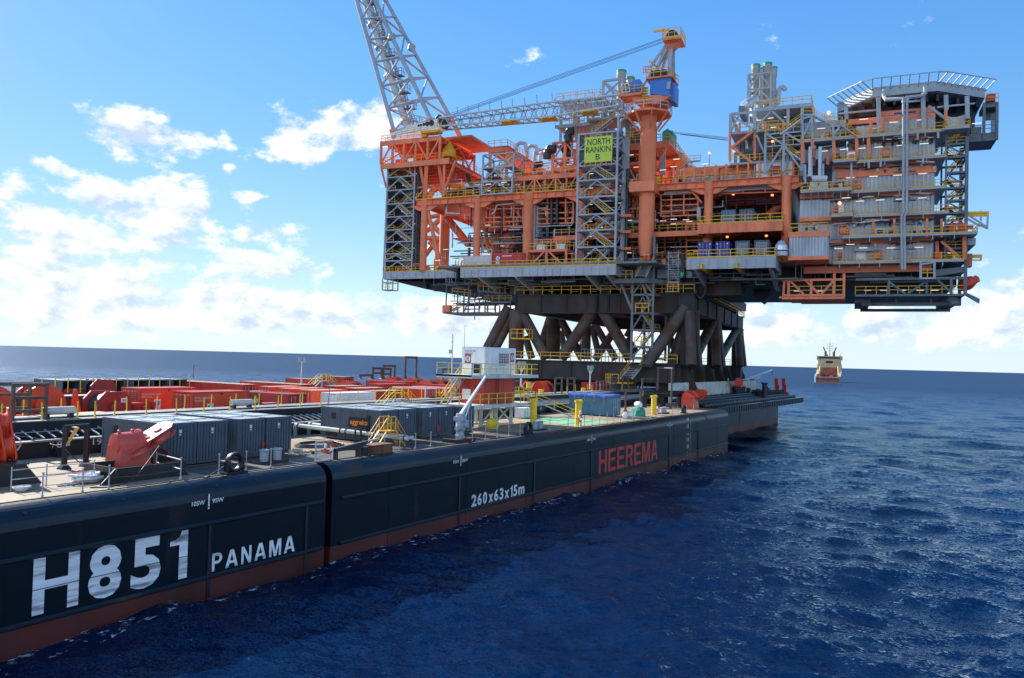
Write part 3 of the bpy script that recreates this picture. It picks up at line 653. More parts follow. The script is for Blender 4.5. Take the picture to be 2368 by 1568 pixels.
    pp, sp, bx = MB(), MB(), MB()
    for k in range(170):
        m = r_.choice((pp,pp,sp)); u = r_.uniform(-52, 10); w = r_.uniform(1.2, 14); z = r_.uniform(zBD+.6, zG0+.8); ln = r_.uniform(3, 13); r = r_.choice((.07,.1,.14,.2,.3))
        if u > -3 and w < 9 and z < 42.4: continue
        e = min(u+ln, 12); t = r_.random()
        if t < .6:
            m.tube((u,w,z),(e,w,z),r,6)
            if r_.random() < .5: m.tube((e,w,z),(e,w,max(zBD,z-r_.uniform(1,4))),r,6)
        else: m.tube((u,w,z),(u,w,min(z+ln*.7,zG0+.7)),r,6)
    for x in (1745,1795): pp.tube(G('B',x,650,1.2), G('B',x,920,1.2), .32, 10)
    pp.tube(G('B',1670,1005,3), G('B',1980,990,3), .75, 12); pp.tube(G('B',1670,1005,3), G('B',1700,1003,3), .95, 12)
    sp.path([G('B',775,735,1.4), G('B',775,815,1.4), G('B',900,820,1.4)], .2, 8); sp.path([G('B',1485,715,1.5), G('B',1240,740,1.5), G('B',1215,810,1.5), G('B',1190,820,1.5)], .17, 8)
    sp.path([G('B',1020,1075,2), G('B',1105,1078,2), G('B',1112,1180,2)], .2, 8)
    for y in (372,392,405): sp.tube(G('E',1050,y,1.2), G('E',1380,y-16,1.2), .13, 6)
    for y in (345,362,380): sp.tube(G('E',1570,y,1.5), G('E',2130,y-28,1.5), .13, 6)
    for x in (1360,1372,1384): sp.tube(G('E',x,530,.8), G('E',x,640,.8), .1, 6)
    for k in range(60):
        u = r_.uniform(-56, 11); w = r_.uniform(1.5, 12); zz = r_.choice((zBD, zBD, mz if u > -31 else zBD)); h = r_.uniform(.5, 2.2)
        if u > 0 and w < 8: continue
        bx.box((u,w,zz+h/2), (r_.uniform(.5,2), r_.uniform(.5,1.5), h))
    pb(pp, 'dark_pipework', 'black_pipe', T); pb(sp, 'steel_pipework', 'pale_steel', T); pb(bx, 'equipment_boxes', 'grey_steel', T)
    # yellow handrails along the deck edges
    def R_(pts, **kw):
        m = MB(); rail(m, pts, **kw); pb(m, 'handrail', 'yellow', T)
    R_([(ul,.1,zBD),(c0.x,.1,zBD)]); R_([(c0.x,0,cz),(c0.x,-7,cz),(c1.x,-7,cz),(c1.x,0,cz)], h=1.25, r=.065); R_([(a.x,1,a.z),(a.x,-9,a.z),(b.x,-9,a.z),(b.x,1,a.z)], h=1.3, r=.075, sp=1.9)
    R_([(la.x,-.2,la.z),(la.x,-5,la.z),(lb.x,-5,la.z),(lb.x,-.2,la.z)], h=1.35, r=.075, sp=1.9)
    R_([(r0,-.4,zG1+.1),(-24,-.4,zG1+.1)], h=1.25, r=.06); R_([(-17,-.6,zG1+.1),(rr,-.6,zG1+.1)], h=1.15); R_([(-31,.4,mz+.1),(la.x,.4,mz+.1)], h=1.2)
    y = MB(); y.bb(r0, -24, -.5, -.42, zG1+.02, zG1+.22); y.bb(c0.x, c1.x, -7.16, -7.1, cz+.02, cz+.2); y.bb(a.x, b.x, -9.16, -9.1, a.z+.02, a.z+.22); y.bb(la.x, lb.x, -5.16, -5.1, la.z+.06, la.z+.24); y.bb(ul, c0.x, -.06, 0, zBD, zBD+.15); pb(y, 'kick_plate', 'yellow', T)
    # lamps
    for (k,x,y,w) in (('B',1305,530,-.6),('B',1430,553,2),('B',1640,503,1),('B',1745,492,1),('B',1937,476,1),('B',1690,528,2),('B',1162,548,-1),('B',690,1250,0),('B',868,1246,0),('B',768,1150,2),('B',978,1130,2),('B',1287,1117,5),('B',1155,925,2),('B',1155,606,0),('E',207,245,1),('E',660,490,1),('E',1140,640,1),('E',1043,655,3),('E',1145,683,2),('E',1255,645,3),('E',1285,660,3),('E',1165,85,4),('E',1043,186,-.3),('E',1140,155,2),('E',1430,130,2),('E',20,262,1),('E',460,715,-1),('E',70,955,1),('E',45,1000,1),('E',185,955,-1),('E',800,160,3),('C',1165,1240,8)):
        m = MB(); tubelight(m, G(k,x,y,w), 1.6); pb(m, 'strip_lamp', 'tube_light', T)
    for (k,x,y,w) in (('E',1690,410,3),('E',2050,418,3),('E',1502,762,2),('E',1738,752,2),('E',1978,742,2),('E',1635,803,2),('E',1995,793,2),('B',1066,1160,1),('C',1470,1185,5),('C',1700,1165,2),('C',2052,1075,-1)):
        m = MB(); q = G(k,x,y,w); m.lathe([(.1,.2),(.24,.1),(.24,-.12),(.1,-.2)], q, 8); pb(m, 'flood_lamp', 'flood_light', T)
        if k == 'C': m = MB(); m.bar(q-Vector((0,0,3.2)), q-Vector((0,0,.2)), .13); pb(m, 'lamp_pole', 'orange', T)
build_topsides()

# ------------------------------------------------------------------ modules standing on the main deck
def upper_modules():
    T = topsides; zt = zG1
    # left: orange pipe deck behind the grey lattice stair
    m2 = G('B',1400,480,.5); o = MB(); r_ = random.Random(21)
    u0, u1 = m2.x, G('B',1985,450,.5).x; z2 = G('B',1700,460,.5).z
    o.bb(u0, u1, .3, 26, z2-.35, z2); o.bb(u0, u1, .2, .6, z2-.9, z2)
    for k in range(7):
        u = u0+(u1-u0)*k/6; o.bar((u,.5,zt),(u,.5,z2),.36)
        if k < 6: o.bar((u,.5,zt) if k % 2 else (u+(u1-u0)/6,.5,zt), (u+(u1-u0)/6,.5,z2-.4) if k % 2 else (u,.5,z2-.4), .22)
    o.bb(-58, u0, 6, 30, z2-1.0, z2-.2); o.bb(-58, u0, 5.8, 6.2, z2-2.0, z2-.2)
    z3 = G('B',1160,215,6).z; v0, v1 = G('B',1162,215,6).x, G('B',1340,205,6).x
    o.bb(v0, v1, 6, 34, z3-1.0, z3); o.bb(v0-.2, v1+.2, 5.8, 34, z3, z3+.18)
    for u in (v0+.3, v1-.3):
        for w in (6.3, 15, 24, 33): o.bar((u,w,zt),(u,w,z3),.5)
        for w in (6.3,15,24): o.bar((u,w,z2),(u,w+9,z3-1),.3)
    o.bb(v1, u1, 9, 26, z2+2.6, z2+2.9)
    # open orange frame with the black ducts
    a = G('B',1760,170,3); b = G('B',1985,150,3)
    for u in (a.x, (a.x+b.x)/2, b.x):
        for w in (3, 9): o.bar((u,w,z2),(u,w,a.z),.5)
    for z in (z2+1.6, z2+3.6, a.z):
        for w in (3,9): o.bar((a.x,w,z),(b.x,w,z),.4)
        for u in (a.x, b.x): o.bar((u,3,z),(u,9,z),.4)
    o.bar((a.x,3,z2+1.6),((a.x+b.x)/2,3,z2+3.6),.25); o.bar((b.x,3,z2+1.6),((a.x+b.x)/2,3,z2+3.6),.25); o.bar((a.x,3,z2+3.6),((a.x+b.x)/2,3,a.z),.25); o.bar((b.x,3,z2+3.6),((a.x+b.x)/2,3,a.z),.25)
    for k in range(60):
        u = r_.uniform(-56, u1-1); w = r_.uniform(3, 20); z = r_.uniform(zt+.3, z2-.8); ln = r_.uniform(1.5, 5)
        if r_.random() < .5: o.bar((u,w,z),(min(u+ln,u1),w,z),.24)
        else: o.bar((u,w,zt),(u,w,z2-.5),.26)
    pb(o, 'module_frame', 'orange', T)
    dk_ = MB()
    for pts, r, w in ([[(1905,150),(1890,105),(1905,62),(1945,60)],.8,2],[[(1700,310),(1702,265),(1725,225),(1780,222)],.85,2.5],[[(1835,225),(1880,205),(1880,175)],.85,4],[[(1870,350),(1880,275),(1930,268)],.8,4],[[(1590,430),(1605,365),(1660,360)],.55,6]):
        q = [G('B',x,y,w) for x, y in pts]; dk_.path(q, r, 12)
        for p in q[1:-1]: dk_.lathe([(r*.2,-r),(r*.75,-r*.7),(r,0),(r*.75,r*.7),(r*.2,r)], p, 12)
    for k in range(40):
        u = r_.uniform(-57, -26); w = r_.uniform(1.5, 12); z = r_.uniform(zt+.2, z2-.6); dk_.tube((u,w,z),(min(u+r_.uniform(1,5),-25),w,z),r_.choice((.1,.18,.35)),7)
    dk_.path([G('B',970,460,8), G('B',985,530,8), G('B',1020,560,8)], .5, 10)
    pb(dk_, 'black_duct', 'black_pipe', T, True)
    sv = MB()
    for x, y, w in ((1420,190,9),(1520,215,12),(1590,250,16),(1640,270,20)):
        p = G('B',x,y,w); sv.path([p+Vector((0,0,-2)), p, p+Vector((.8,0,.5)), p+Vector((2,0,.3)), p+Vector((2.4,0,-1.6))], .4, 10)
    for k in range(36):
        u = r_.uniform(-57, -26); w = r_.uniform(.8, 10); z = r_.uniform(zt+.2, z2-.6)
        if r_.random() < .5: sv.tube((u,w,z),(min(u+r_.uniform(1,4),-25),w,z),r_.choice((.06,.1,.16)),6)
        else: sv.tube((u,w,zt),(u,w,zt+r_.uniform(.6,2.8)),r_.choice((.06,.12,.3)),6)
    pb(sv, 'process_pipework', 'pale_steel', T, True)
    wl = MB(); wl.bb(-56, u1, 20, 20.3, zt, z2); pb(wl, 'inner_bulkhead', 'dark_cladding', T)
    for pts, kw in (([(u0,.1,z2),(u1,.1,z2)],{}), ([(v0,5.8,z3+.2),(v1,5.8,z3+.2),(v1,33,z3+.2)],{}), ([(v1,9,z2+2.9),(u1,9,z2+2.9)],{}), ([(-58,5.7,z2-.2),(u0,5.7,z2-.2)],{})):
        m = MB(); rail(m, pts, h=1.2, r=.06); pb(m, 'handrail', 'yellow', T)
    p = MB(); rail(p, [(G('B',1545,370,-.2).x,-.1,z2+1.2),(u1,-.1,z2+1.2)], h=.9, sp=4, r=.13, mid=()); pb(p, 'pipe_rail', 'orange', T)
    # centre: deck behind the pedestal, its underside rising over the main deck
    c0 = G('C',985,1075,3); c1 = GZ('C',1405,1245,c0.z); o = MB(); zc = c0.z
    o.bb(c0.x-12, c0.x+2.4, 3, 40, zc-.6, zc)
    for w in (3, 12, 21, 30, 39): o.bb(c0.x-12, c0.x+2.4, w-.15, w+.15, zc-1.3, zc-.6); o.bar((c0.x-1,w,zt),(c0.x-1,w,zc),.45); o.bar((c0.x-1,w,zt+1.5),(c0.x+2.2,w,zc-.8),.3)
    # low box girder and siding along the right half of the main deck
    e0, e1 = G('C',1150,1350,1).x, G('C',2250,1270,1).x; o.bb(e0, e1, 2.2, 2.5, zt+1.6, zt+3.3)
    for k in range(12): u = e0+(e1-e0)*k/11; o.bar((u,.2,zt),(u,.2,zt+3.0),.32)
    o.bar((e0,.2,zt+1.2),(e1,.2,zt+1.2),.12)
    pb(o, 'module_frame', 'orange', T)
    s = MB(); ribbed(s, (e0,2.3), (e1,2.3), zt, zt+1.5, .5, .12); pb(s, 'siding', 'cladding', T)
    m = MB(); rail(m, [(c0.x-9,2.9,zc),(c0.x+2.4,2.9,zc),(c0.x+2.4,39,zc)], h=1.25, r=.07); pb(m, 'handrail', 'yellow', T)
    s2 = MB(); rl = MB(); a = G('C',1175,1345,4); b = G('C',1265,1265,4); stair(s2, rl, a, b, (0,1,0), 1.2); s2.bar(b, G('C',1380,1255,6), .3); rail(rl, [b, G('C',1390,1255,4)], r=.06); pb(s2, 'stairs', 'grey_steel', T); pb(rl, 'handrail', 'yellow', T)
    # clutter on the main deck, right half
    st, bk = MB(), MB()
    for k in range(70):
        u = r_.uniform(-9, 12); w = r_.uniform(3.5, 16); h = r_.uniform(.6, 3.6); m = r_.choice((st, bk))
        if r_.random() < .5: m.box((u,w,zt+h/2),(r_.uniform(.3,1.6),r_.uniform(.3,1.6),h))
        else: m.tube((u,w,zt+h*.8),(u+r_.uniform(1,4),w,zt+h*.8),r_.choice((.08,.15,.3)),6)
    for x in (1015,1030,1045,1060): st.tube(G('C',x,1165,5), G('C',x,1380,5), .18, 6)
    pb(st, 'deck_equipment', 'grey_steel', T); pb(bk, 'deck_equipment', 'dark_steel', T)
upper_modules()

def clutter():
    T = topsides; r_ = random.Random(99)
    mm = {k: MB() for k in ('orange','pale_steel','dark_steel','yellow','orange_red','off_white')}
    for k in range(420):      # small cabinets, valves, hose reels and lamp posts along the deck edges
        lvl = r_.choice((zBD, zBD, zG1+.1, zG1+.1, zG1+4.6)); u = r_.uniform(-66, 12) if lvl == zBD else r_.uniform(-57, 12); w = r_.uniform(.6, 5) if lvl != zG1+4.6 else r_.uniform(3, 10)
        if lvl == zG1+4.6 and not -48 < u < -27: continue
        if lvl == zBD and -4 < u < 12: continue
        m = mm[r_.choice(list(mm))]; t = r_.random()
        if t < .35: h = r_.uniform(.4, 1.6); m.box((u,w,lvl+h/2+.1),(r_.uniform(.3,1.0),r_.uniform(.3,.7),h))
        elif t < .6: h = r_.uniform(1.2, 3.4); m.bar((u,w,lvl),(u,w,lvl+h),r_.uniform(.09,.2)); m.box((u+.2,w,lvl+h),(.5,.2,.14))
        elif t < .85: z = lvl+r_.uniform(.4,3); ln = r_.uniform(.8,4); m.tube((u,w,z),(min(u+ln,12.5),w,z),r_.uniform(.05,.16),6); m.bar((u+.1,w,lvl),(u+.1,w,z),.09)
        else: m.lathe([(.1,0),(.42,.05),(.42,.9),(.2,1.2)], (u,w,lvl+.1), 10)
    for k, m in mm.items(): pb(m, 'deck_fittings', k, T)
    tp = {k: MB() for k in ('orange','pale_steel','black_pipe','deck_steel')}
    for k in range(330):      # thin pipe and tray runs just inside the open bays and on the upper modules
        top = r_.random() < .3; u = r_.uniform(-57, 8); w = r_.uniform(.9, 3.2); z = r_.uniform(zG1+.6, zG1+4.4) if top else r_.uniform(zBD+.8, zG0+.4); ln = r_.uniform(1.5, 7)
        if (top and u > -26) or (not top and -4.5 < u and z < 43.5): continue
        m = tp[r_.choice(list(tp))]; e = min(u+ln, 11 if not top else -26); rr = r_.choice((.06,.06,.09,.13))
        if r_.random() < .6:
            m.tube((u,w,z),(e,w,z),rr,6)
            if r_.random() < .5: m.tube((e,w,z),(e,w,z+r_.choice((-1,1))*r_.uniform(.6,2)),rr,6)
        else: m.tube((u,w,z),(u,w,max(zBD,z-ln*.5) if not top else max(zG1,z-ln*.4)),rr,6)
    for k, m in tp.items(): pb(m, 'small_pipework', k, T)
    for (u0,u1,w,z) in ((-57,-24,2.6,zG1+2.4),(-47,-28,4.0,zG1+1.4),(-7,12,4.5,zG1+1.3),(-57,-40,8,zG1+3.1),(-50,-38,6,zBD+6.2),(-30,-16,6,zBD+7)):
        m = MB(); rail(m, [(u0,w,z),(u1,w,z)], h=1.1, r=.05); m.bb(u0, u1, w, w+1.2, z-.12, z); pb(m, 'catwalk', 'yellow', T)
clutter()
# ------------------------------------------------------------------ stair towers and name board
def stair_towers():
    # left end tower: dark wall behind open stairs
    zs = [G('B',230,y,0).z for y in (1355,1255,1190,1080,970,850,730,605,485,395)]; zs[0] = zBD
    u0, u1 = G('B',187,1355).x, G('B',447,1330).x; v0, v1 = G('B',228,400).x, G('B',480,380).x
    t = pthing('stair_tower', 'grey open stair tower with dark ribbed walls at the left end of the platform', 'stair tower', (u0,0,zBD))
    scaff(t, u0, v0, u1, v1, .3, 4.6, zs, .2)
    WE = min(range(4,30), key=lambda w: abs(G('B',598,380,w).x-(v1+.3)))
    m = MB(); ribbed(m, (v0+.2,4.8), (v1,4.8), zBD, zs[-1], .9, .12); ribbed(m, (v1+.3,.5), (v1+.35,WE), zBD, zs[-1]+.3, .9, .15)
    for z in zs: m.bar((v1+.4,.6,z),(v1+.4,WE,z),.3)
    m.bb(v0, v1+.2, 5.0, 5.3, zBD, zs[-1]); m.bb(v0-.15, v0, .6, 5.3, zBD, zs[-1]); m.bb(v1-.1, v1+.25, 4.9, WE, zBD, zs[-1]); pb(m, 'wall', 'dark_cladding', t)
    for i, z in enumerate(zs[:-1]):
        for fx in ((.3,) if i % 2 else (.72,)):
            l = MB(); tubelight(l, (v0+(v1-v0)*fx, 3.6, z+(zs[i+1]-z)*.62), 1.0); pb(l, 'strip_lamp', 'tube_light', t)
    b = MB(); q = G('B',232,1470,.5); b0 = zBD-1.5
    for du in (-1.3, 1.3):
        for dw in (0, 2): b.bar((q.x+du,.5+dw,b0),(q.x+du,.5+dw,q.z-1.2),.2)
    for z in (q.z+.4, q.z-1.2):
        b.bar((q.x-1.3,.5,z),(q.x+1.3,.5,z),.18); b.bar((q.x-1.3,2.5,z),(q.x+1.3,2.5,z),.18); b.bar((q.x-1.3,.5,z),(q.x-1.3,2.5,z),.18)
    b.bb(q.x-1.4, q.x+1.4, .4, 2.6, q.z-1.3, q.z-1.2); pb(b, 'hanging_basket', 'grey_steel', t)
    r = MB(); rail(r, [(q.x-1.3,.4,q.z-1.2),(q.x+1.3,.4,q.z-1.2)], r=.06, sp=.8); pb(r, 'handrail', 'yellow', t)
    # middle stair tower
    zs = [G('E',300,y,-5).z for y in (1040,900,745,600,440,285,150)] + [G('C',300,y,-5).z for y in (1150,1010)]; zs[0] = G('B',1500,1312,-7).z
    u0, u1 = G('E',240,1040,-5).x, G('E',600,990,-5).x; v0, v1 = G('C',268,1010,-5).x, G('C',627,990,-5).x
    t = pthing('stair_tower', 'grey zigzag stair tower in front of the platform, carrying the lime green name board', 'stair tower', (u0,-5,zs[0]))
    scaff(t, u0, v0, u1, v1, -5, -.6, zs, .26)
    m = MB(); ribbed(m, (v0+.3,-.5), (v1-.2,-.5), zs[5]-.3, zs[-1]+1.2, .7, .1); ribbed(m, (v0,-4.7), (v0+1.2,-4.7), zs[6], zs[-1], .5, .08); pb(m, 'wall', 'dark_cladding', t)
    p = MB(); p.tube((v1+.1,-5,zs[-1]),(v1,-5,G('C',622,830,-5).z),.26,4); 
    for x in (665,690,712): q = G('E',x,500,-.4); p.tube((q.x,-.4,zs[0]),(q.x,-.4,zs[-1]),.24,8)
    pb(p, 'riser_pipe', 'grey_steel', t)
    q = G('E',712,500,-.7); p = MB(); p.tube((q.x,-.7,zs[0]),(q.x,-.7,zs[6]),.33,10); pb(p, 'riser_pipe', 'black_pipe', t, True)
    for z in (zs[1]+.1, zs[2]+.1, zs[3]+.2): p = MB(); p.box((q.x-.3,-.9,z),(2.6,.8,.5)); pb(p, 'pipe_clamp', 'orange', t)
    for i, z in enumerate(zs[1:-1]):
        l = MB(); tubelight(l, (u0+1.2, -.9, z-.5), 1.1); pb(l, 'strip_lamp', 'tube_light', t)
        if i % 2: continue
        l = MB(); tubelight(l, (v1+1.6, -1.2, z-.7), 1.1); pb(l, 'strip_lamp', 'tube_light', t)
    a = G('C',315,1272,-5.6); b = G('C',570,1255,-5.6); top = G('C',322,1040,-5.6).z; top2 = G('C',570,1018,-5.6).z
    s = pthing('name_board', 'lime green board with dark letters hung on the middle stair tower', 'sign', (a.x,-5.6,a.z))
    h = (top+top2)/2-(a.z+b.z)/2; z0 = (a.z+b.z)/2
    m = MB(); m.bb(a.x, b.x, -5.6, -5.5, z0, z0+h); pb(m, 'board', 'lime', s)
    m = MB()
    for k in range(6): u = a.x+(b.x-a.x)*(k+.1)/5.2; m.bar((u,-5.4,z0-.8),(u,-5.4,z0+h+.7),.18)
    pb(m, 'bracket', 'orange', s)
    w = b.x-a.x
    for tx, f0, f1, y0, y1 in (('NORTH',.10,.92,.67,.92),('RANKIN',.06,.95,.375,.61),('B',.42,.57,.09,.315)):
        o = text('sign_lettering', tx, 'letter_black', (a.x+w*f0,-5.6,z0+h*y0), (1,0,0), (0,0,1), w*(f1-f0), h*(y1-y0), s, .012, .015); o.location = -BASE[s.name]
    # grey lattice stair on the upper left deck
    zs = [zG1+.1] + [G('B',1250,y,-1).z for y in (520,390,268)]; u0, u1 = G('B',1100,610,-1).x, G('B',1378,590,-1).x; v0, v1 = G('B',1115,280,-1).x, G('B',1400,250,-1).x
    t = pthing('stair_tower', 'small grey lattice stair on the upper orange deck, left of the name board', 'stair tower', (u0,-1,zs[0]))
    scaff(t, u0, v0, u1, v1, -1, 4, zs, .22)
stair_towers()

# ------------------------------------------------------------------ left corner deck with the flare boom
def corner_deck():
    w0, w1 = -1.0, 15.0
    a = G('B',168,372,w0); b = G('B',800,300,w0); z0 = (a.z+b.z)/2; t0 = G('B',180,158,w0); t1 = G('B',720,92,w0); z1 = (t0.z+t1.z)/2
    ua, ub = a.x, b.x; us = G('B',715,200,w0).x
    t = pthing('boom_platform', 'open orange truss deck on the upper left corner, below the flare boom', 'truss deck', (ua,w0,z0))
    m = MB(); m.bb(ua, ub, w0, w1, z0-.5, z0); m.bb(ua, us, w0, w1, z1-.35, z1); m.bb(ua, ub, w0-.1, w0+.2, z0-.9, z0+.05); m.bb(ub-.3, ub, w0, w1, z0-.9, z0)
    for k in range(7): w = w0+(w1-w0)*k/6; m.bb(ua, us, w-.12, w+.12, z1-1.0, z1-.35); m.bb(ua, ub, w-.15, w+.15, z0-1.1, z0-.5)
    m.bb(ua, us, w0-.06, w0+.12, z1-.8, z1-.05)
    n = 5
    for k in range(n+1):
        u = ua+(us-ua)*k/n
        for w in (w0, w1): m.bar((u,w,z0),(u,w,z1),.42)
    for k in range(n):
        u = ua+(us-ua)*k/n; v = ua+(us-ua)*(k+1)/n
        for w in (w0, w1): m.bar((u,w,z0) if k % 2 == 0 else (u,w,z1-.4), (v,w,z1-.4) if k % 2 == 0 else (v,w,z0), .3)
    for u in (ua, us):
        m.bar((u,w0,z0),(u,7,z1-.3),.3); m.bar((u,w1,z0),(u,7,z1-.3),.3)
    q = G('B',900,95,6); m.bb(us-1, us+5.2, 3, w1, z1+.4, z1+.8)
    # raking struts to the main deck
    for (x0,y0,x1,y1,r) in ((170,385,220,580,.2),(430,360,475,565,.22),(525,345,575,620,.3),(590,370,575,690,.45),(695,320,742,630,.3),(860,330,765,590,.28),(755,345,745,640,.3)):
        m.bar(G('B',x0,y0,w0+.5), G('B',x1,y1,.5 if r > .25 else 2), r*1.6)
    m.bar(G('B',485,580,1), G('B',640,575,1), .3); m.bar(G('B',490,690,1), G('B',560,600,1), .3); m.bb(G('B',480,700,1).x, G('B',600,700,1).x, .5, 12, G('B',480,710,1).z, G('B',480,690,1).z)
    pb(m, 'truss', 'orange', t)
    r = MB(); rail(r, [(ua,w0,z0),(ub,w0,z0),(ub,w1,z0)], h=1.3, r=.06); pb(r, 'handrail', 'yellow', t)
    r = MB(); rail(r, [(ua,w0,z1),(us,w0,z1)], h=1.2, r=.06); rail(r, [(ua,w0,z1),(ua,w1,z1)], h=1.2); pb(r, 'handrail', 'yellow', t)
    st, rl = MB(), MB(); stair(st, rl, G('B',370,310,5), G('B',520,225,5), (0,1,0), 1.2); pb(st, 'stairs', 'orange', t); pb(rl, 'handrail', 'orange', t)
    h = MB(); q = G('B',800,250,3); h.lathe([(1.5,-1.2),(1.4,.2),(.25,2.2)], q, 10); pb(h, 'hood', 'yellow', t)
    r_ = random.Random(4); e = MB()
    for k in range(22): u = r_.uniform(ua+1, us); w = r_.uniform(1, 12); hh = r_.uniform(.6, 2.2); e.box((u,w,z0+hh/2),(r_.uniform(.3,1.6),.8,hh))
    pb(e, 'equipment', 'orange_red', t)
    # boom
    f = pthing('flare_boom', 'tall grey lattice flare boom leaning out of the top of the picture', 'flare boom', G('A',620,1230,8))
    wl, wr = 4.0, 15.0
    Lb, Lt = G('A',405,1215,wl), G('A',60,0,wl); Mb, Mt = G('A',740,1100,wl), G('A',228,0,wl); Rb, Rt_ = G('A',925,1090,wr), G('A',325,0,wr)
    # the right chord kinks at its node
    def ext(b, t, k): return b+(t-b)*k
    E_ = 1.45; lv = [0,.17,.335,.52,.69,.85,1.02,1.2,E_]
    ch = MB()
    for b, tp, r in ((Lb,Lt,.48),(Mb,Mt,.5),(Rb,Rt_,.5)): ch.tube(b, ext(b,tp,E_), r, 10)
    pb(ch, 'chord', 'grey_steel', f, True)
    br = MB()
    for i, k in enumerate(lv):
        l, mm, r = ext(Lb,Lt,k), ext(Mb,Mt,k), ext(Rb,Rt_,k)
        br.tube(l, mm, .22, 8); br.tube(mm, r, .22, 8); br.tube(l, r, .2, 8)
        if i+1 < len(lv):
            k2 = lv[i+1]; l2, m2, r2 = ext(Lb,Lt,k2), ext(Mb,Mt,k2), ext(Rb,Rt_,k2)
            br.tube(l, m2, .22, 8); br.tube(mm, r2, .2, 8) if i % 2 else br.tube(r, m2, .22, 8); br.tube(l2, l.lerp(r,.5), .16, 8); br.tube(mm, l2, .15, 8) if i % 3 == 0 else None
    pb(br, 'bracing', 'grey_steel', f, True)
    n = MB()
    for p in (ext(Mb,Mt,.68), ext(Rb,Rt_,.585)): n.lathe([(.3,-.9),(.85,-.6),(.85,.6),(.3,.9)], p, 12, (.3,0,1))
    pb(n, 'node', 'grey_steel', f, True)
    p = MB(); wp = 9.0; a, b = G('A',530,1180,wp), G('A',140,0,wp); p.tube(a, ext(a,b,E_), .95, 12); a2, b2 = G('A',590,1180,wp+2), G('A',215,0,wp+2); p.tube(a2, ext(a2,b2,E_), .42, 8)
    for k in (.05,.2,.4,.62,.8): p.lathe([(1.4,-.25),(1.5,0),(1.4,.25)], ext(a,b,k), 8, (b-a))
    pb(p, 'flare_pipe', 'pale_steel', f, True)
    ld = MB(); a, b = G('A',620,1190,wp), G('A',195,0,wp); nst = 110
    for s_ in (-.35,.35): ld.bar(a+Vector((s_,0,0)), ext(a,b,E_)+Vector((s_,0,0)), .1)
    for k in range(nst): q = ext(a,b,E_*k/nst); ld.bar(q-Vector((.35,0,0)), q+Vector((.35,0,0)), .07)
    for k in (.02,.15,.27,.4,.55,.7,.83,.97): q = ext(a,b,k); ld.box(q, (2.4,1.6,.15)); rail(ld, [q+Vector((-1.1,-.7,0)), q+Vector((1.2,-.7,0)), q+Vector((1.2,.8,0))], h=1.6, r=.05, sp=.8)
    pb(ld, 'ladder', 'deck_steel', f)
    bs = MB()
    for (x0,y0,x1,y1,w) in ((925,1090,1110,1450,wr),(860,1300,840,1440,wr),(385,1200,405,1270,wl)): bs.tube(G('A',x0,y0,w), G('A',x1,y1,w), .62, 10)
    # lattice under the deck, seen through the left bay
    for (x0,y0,x1,y1,w) in ((600,450,760,640,22),(740,450,610,680,22),(640,430,770,500,22),(590,560,740,570,22),(760,540,600,640,22),(580,850,740,830,38),(590,980,720,870,38),(600,880,720,1000,38),(580,1040,720,1050,38),(580,1200,690,1050,38),(620,1080,760,1240,38),(820,520,900,470,20),(800,560,930,560,22)):
        bs.tube(G('B',x0,y0,w), G('B',x1,y1,w), .7, 10)
    pb(bs, 'base_leg', 'orange', f, True)
corner_deck()

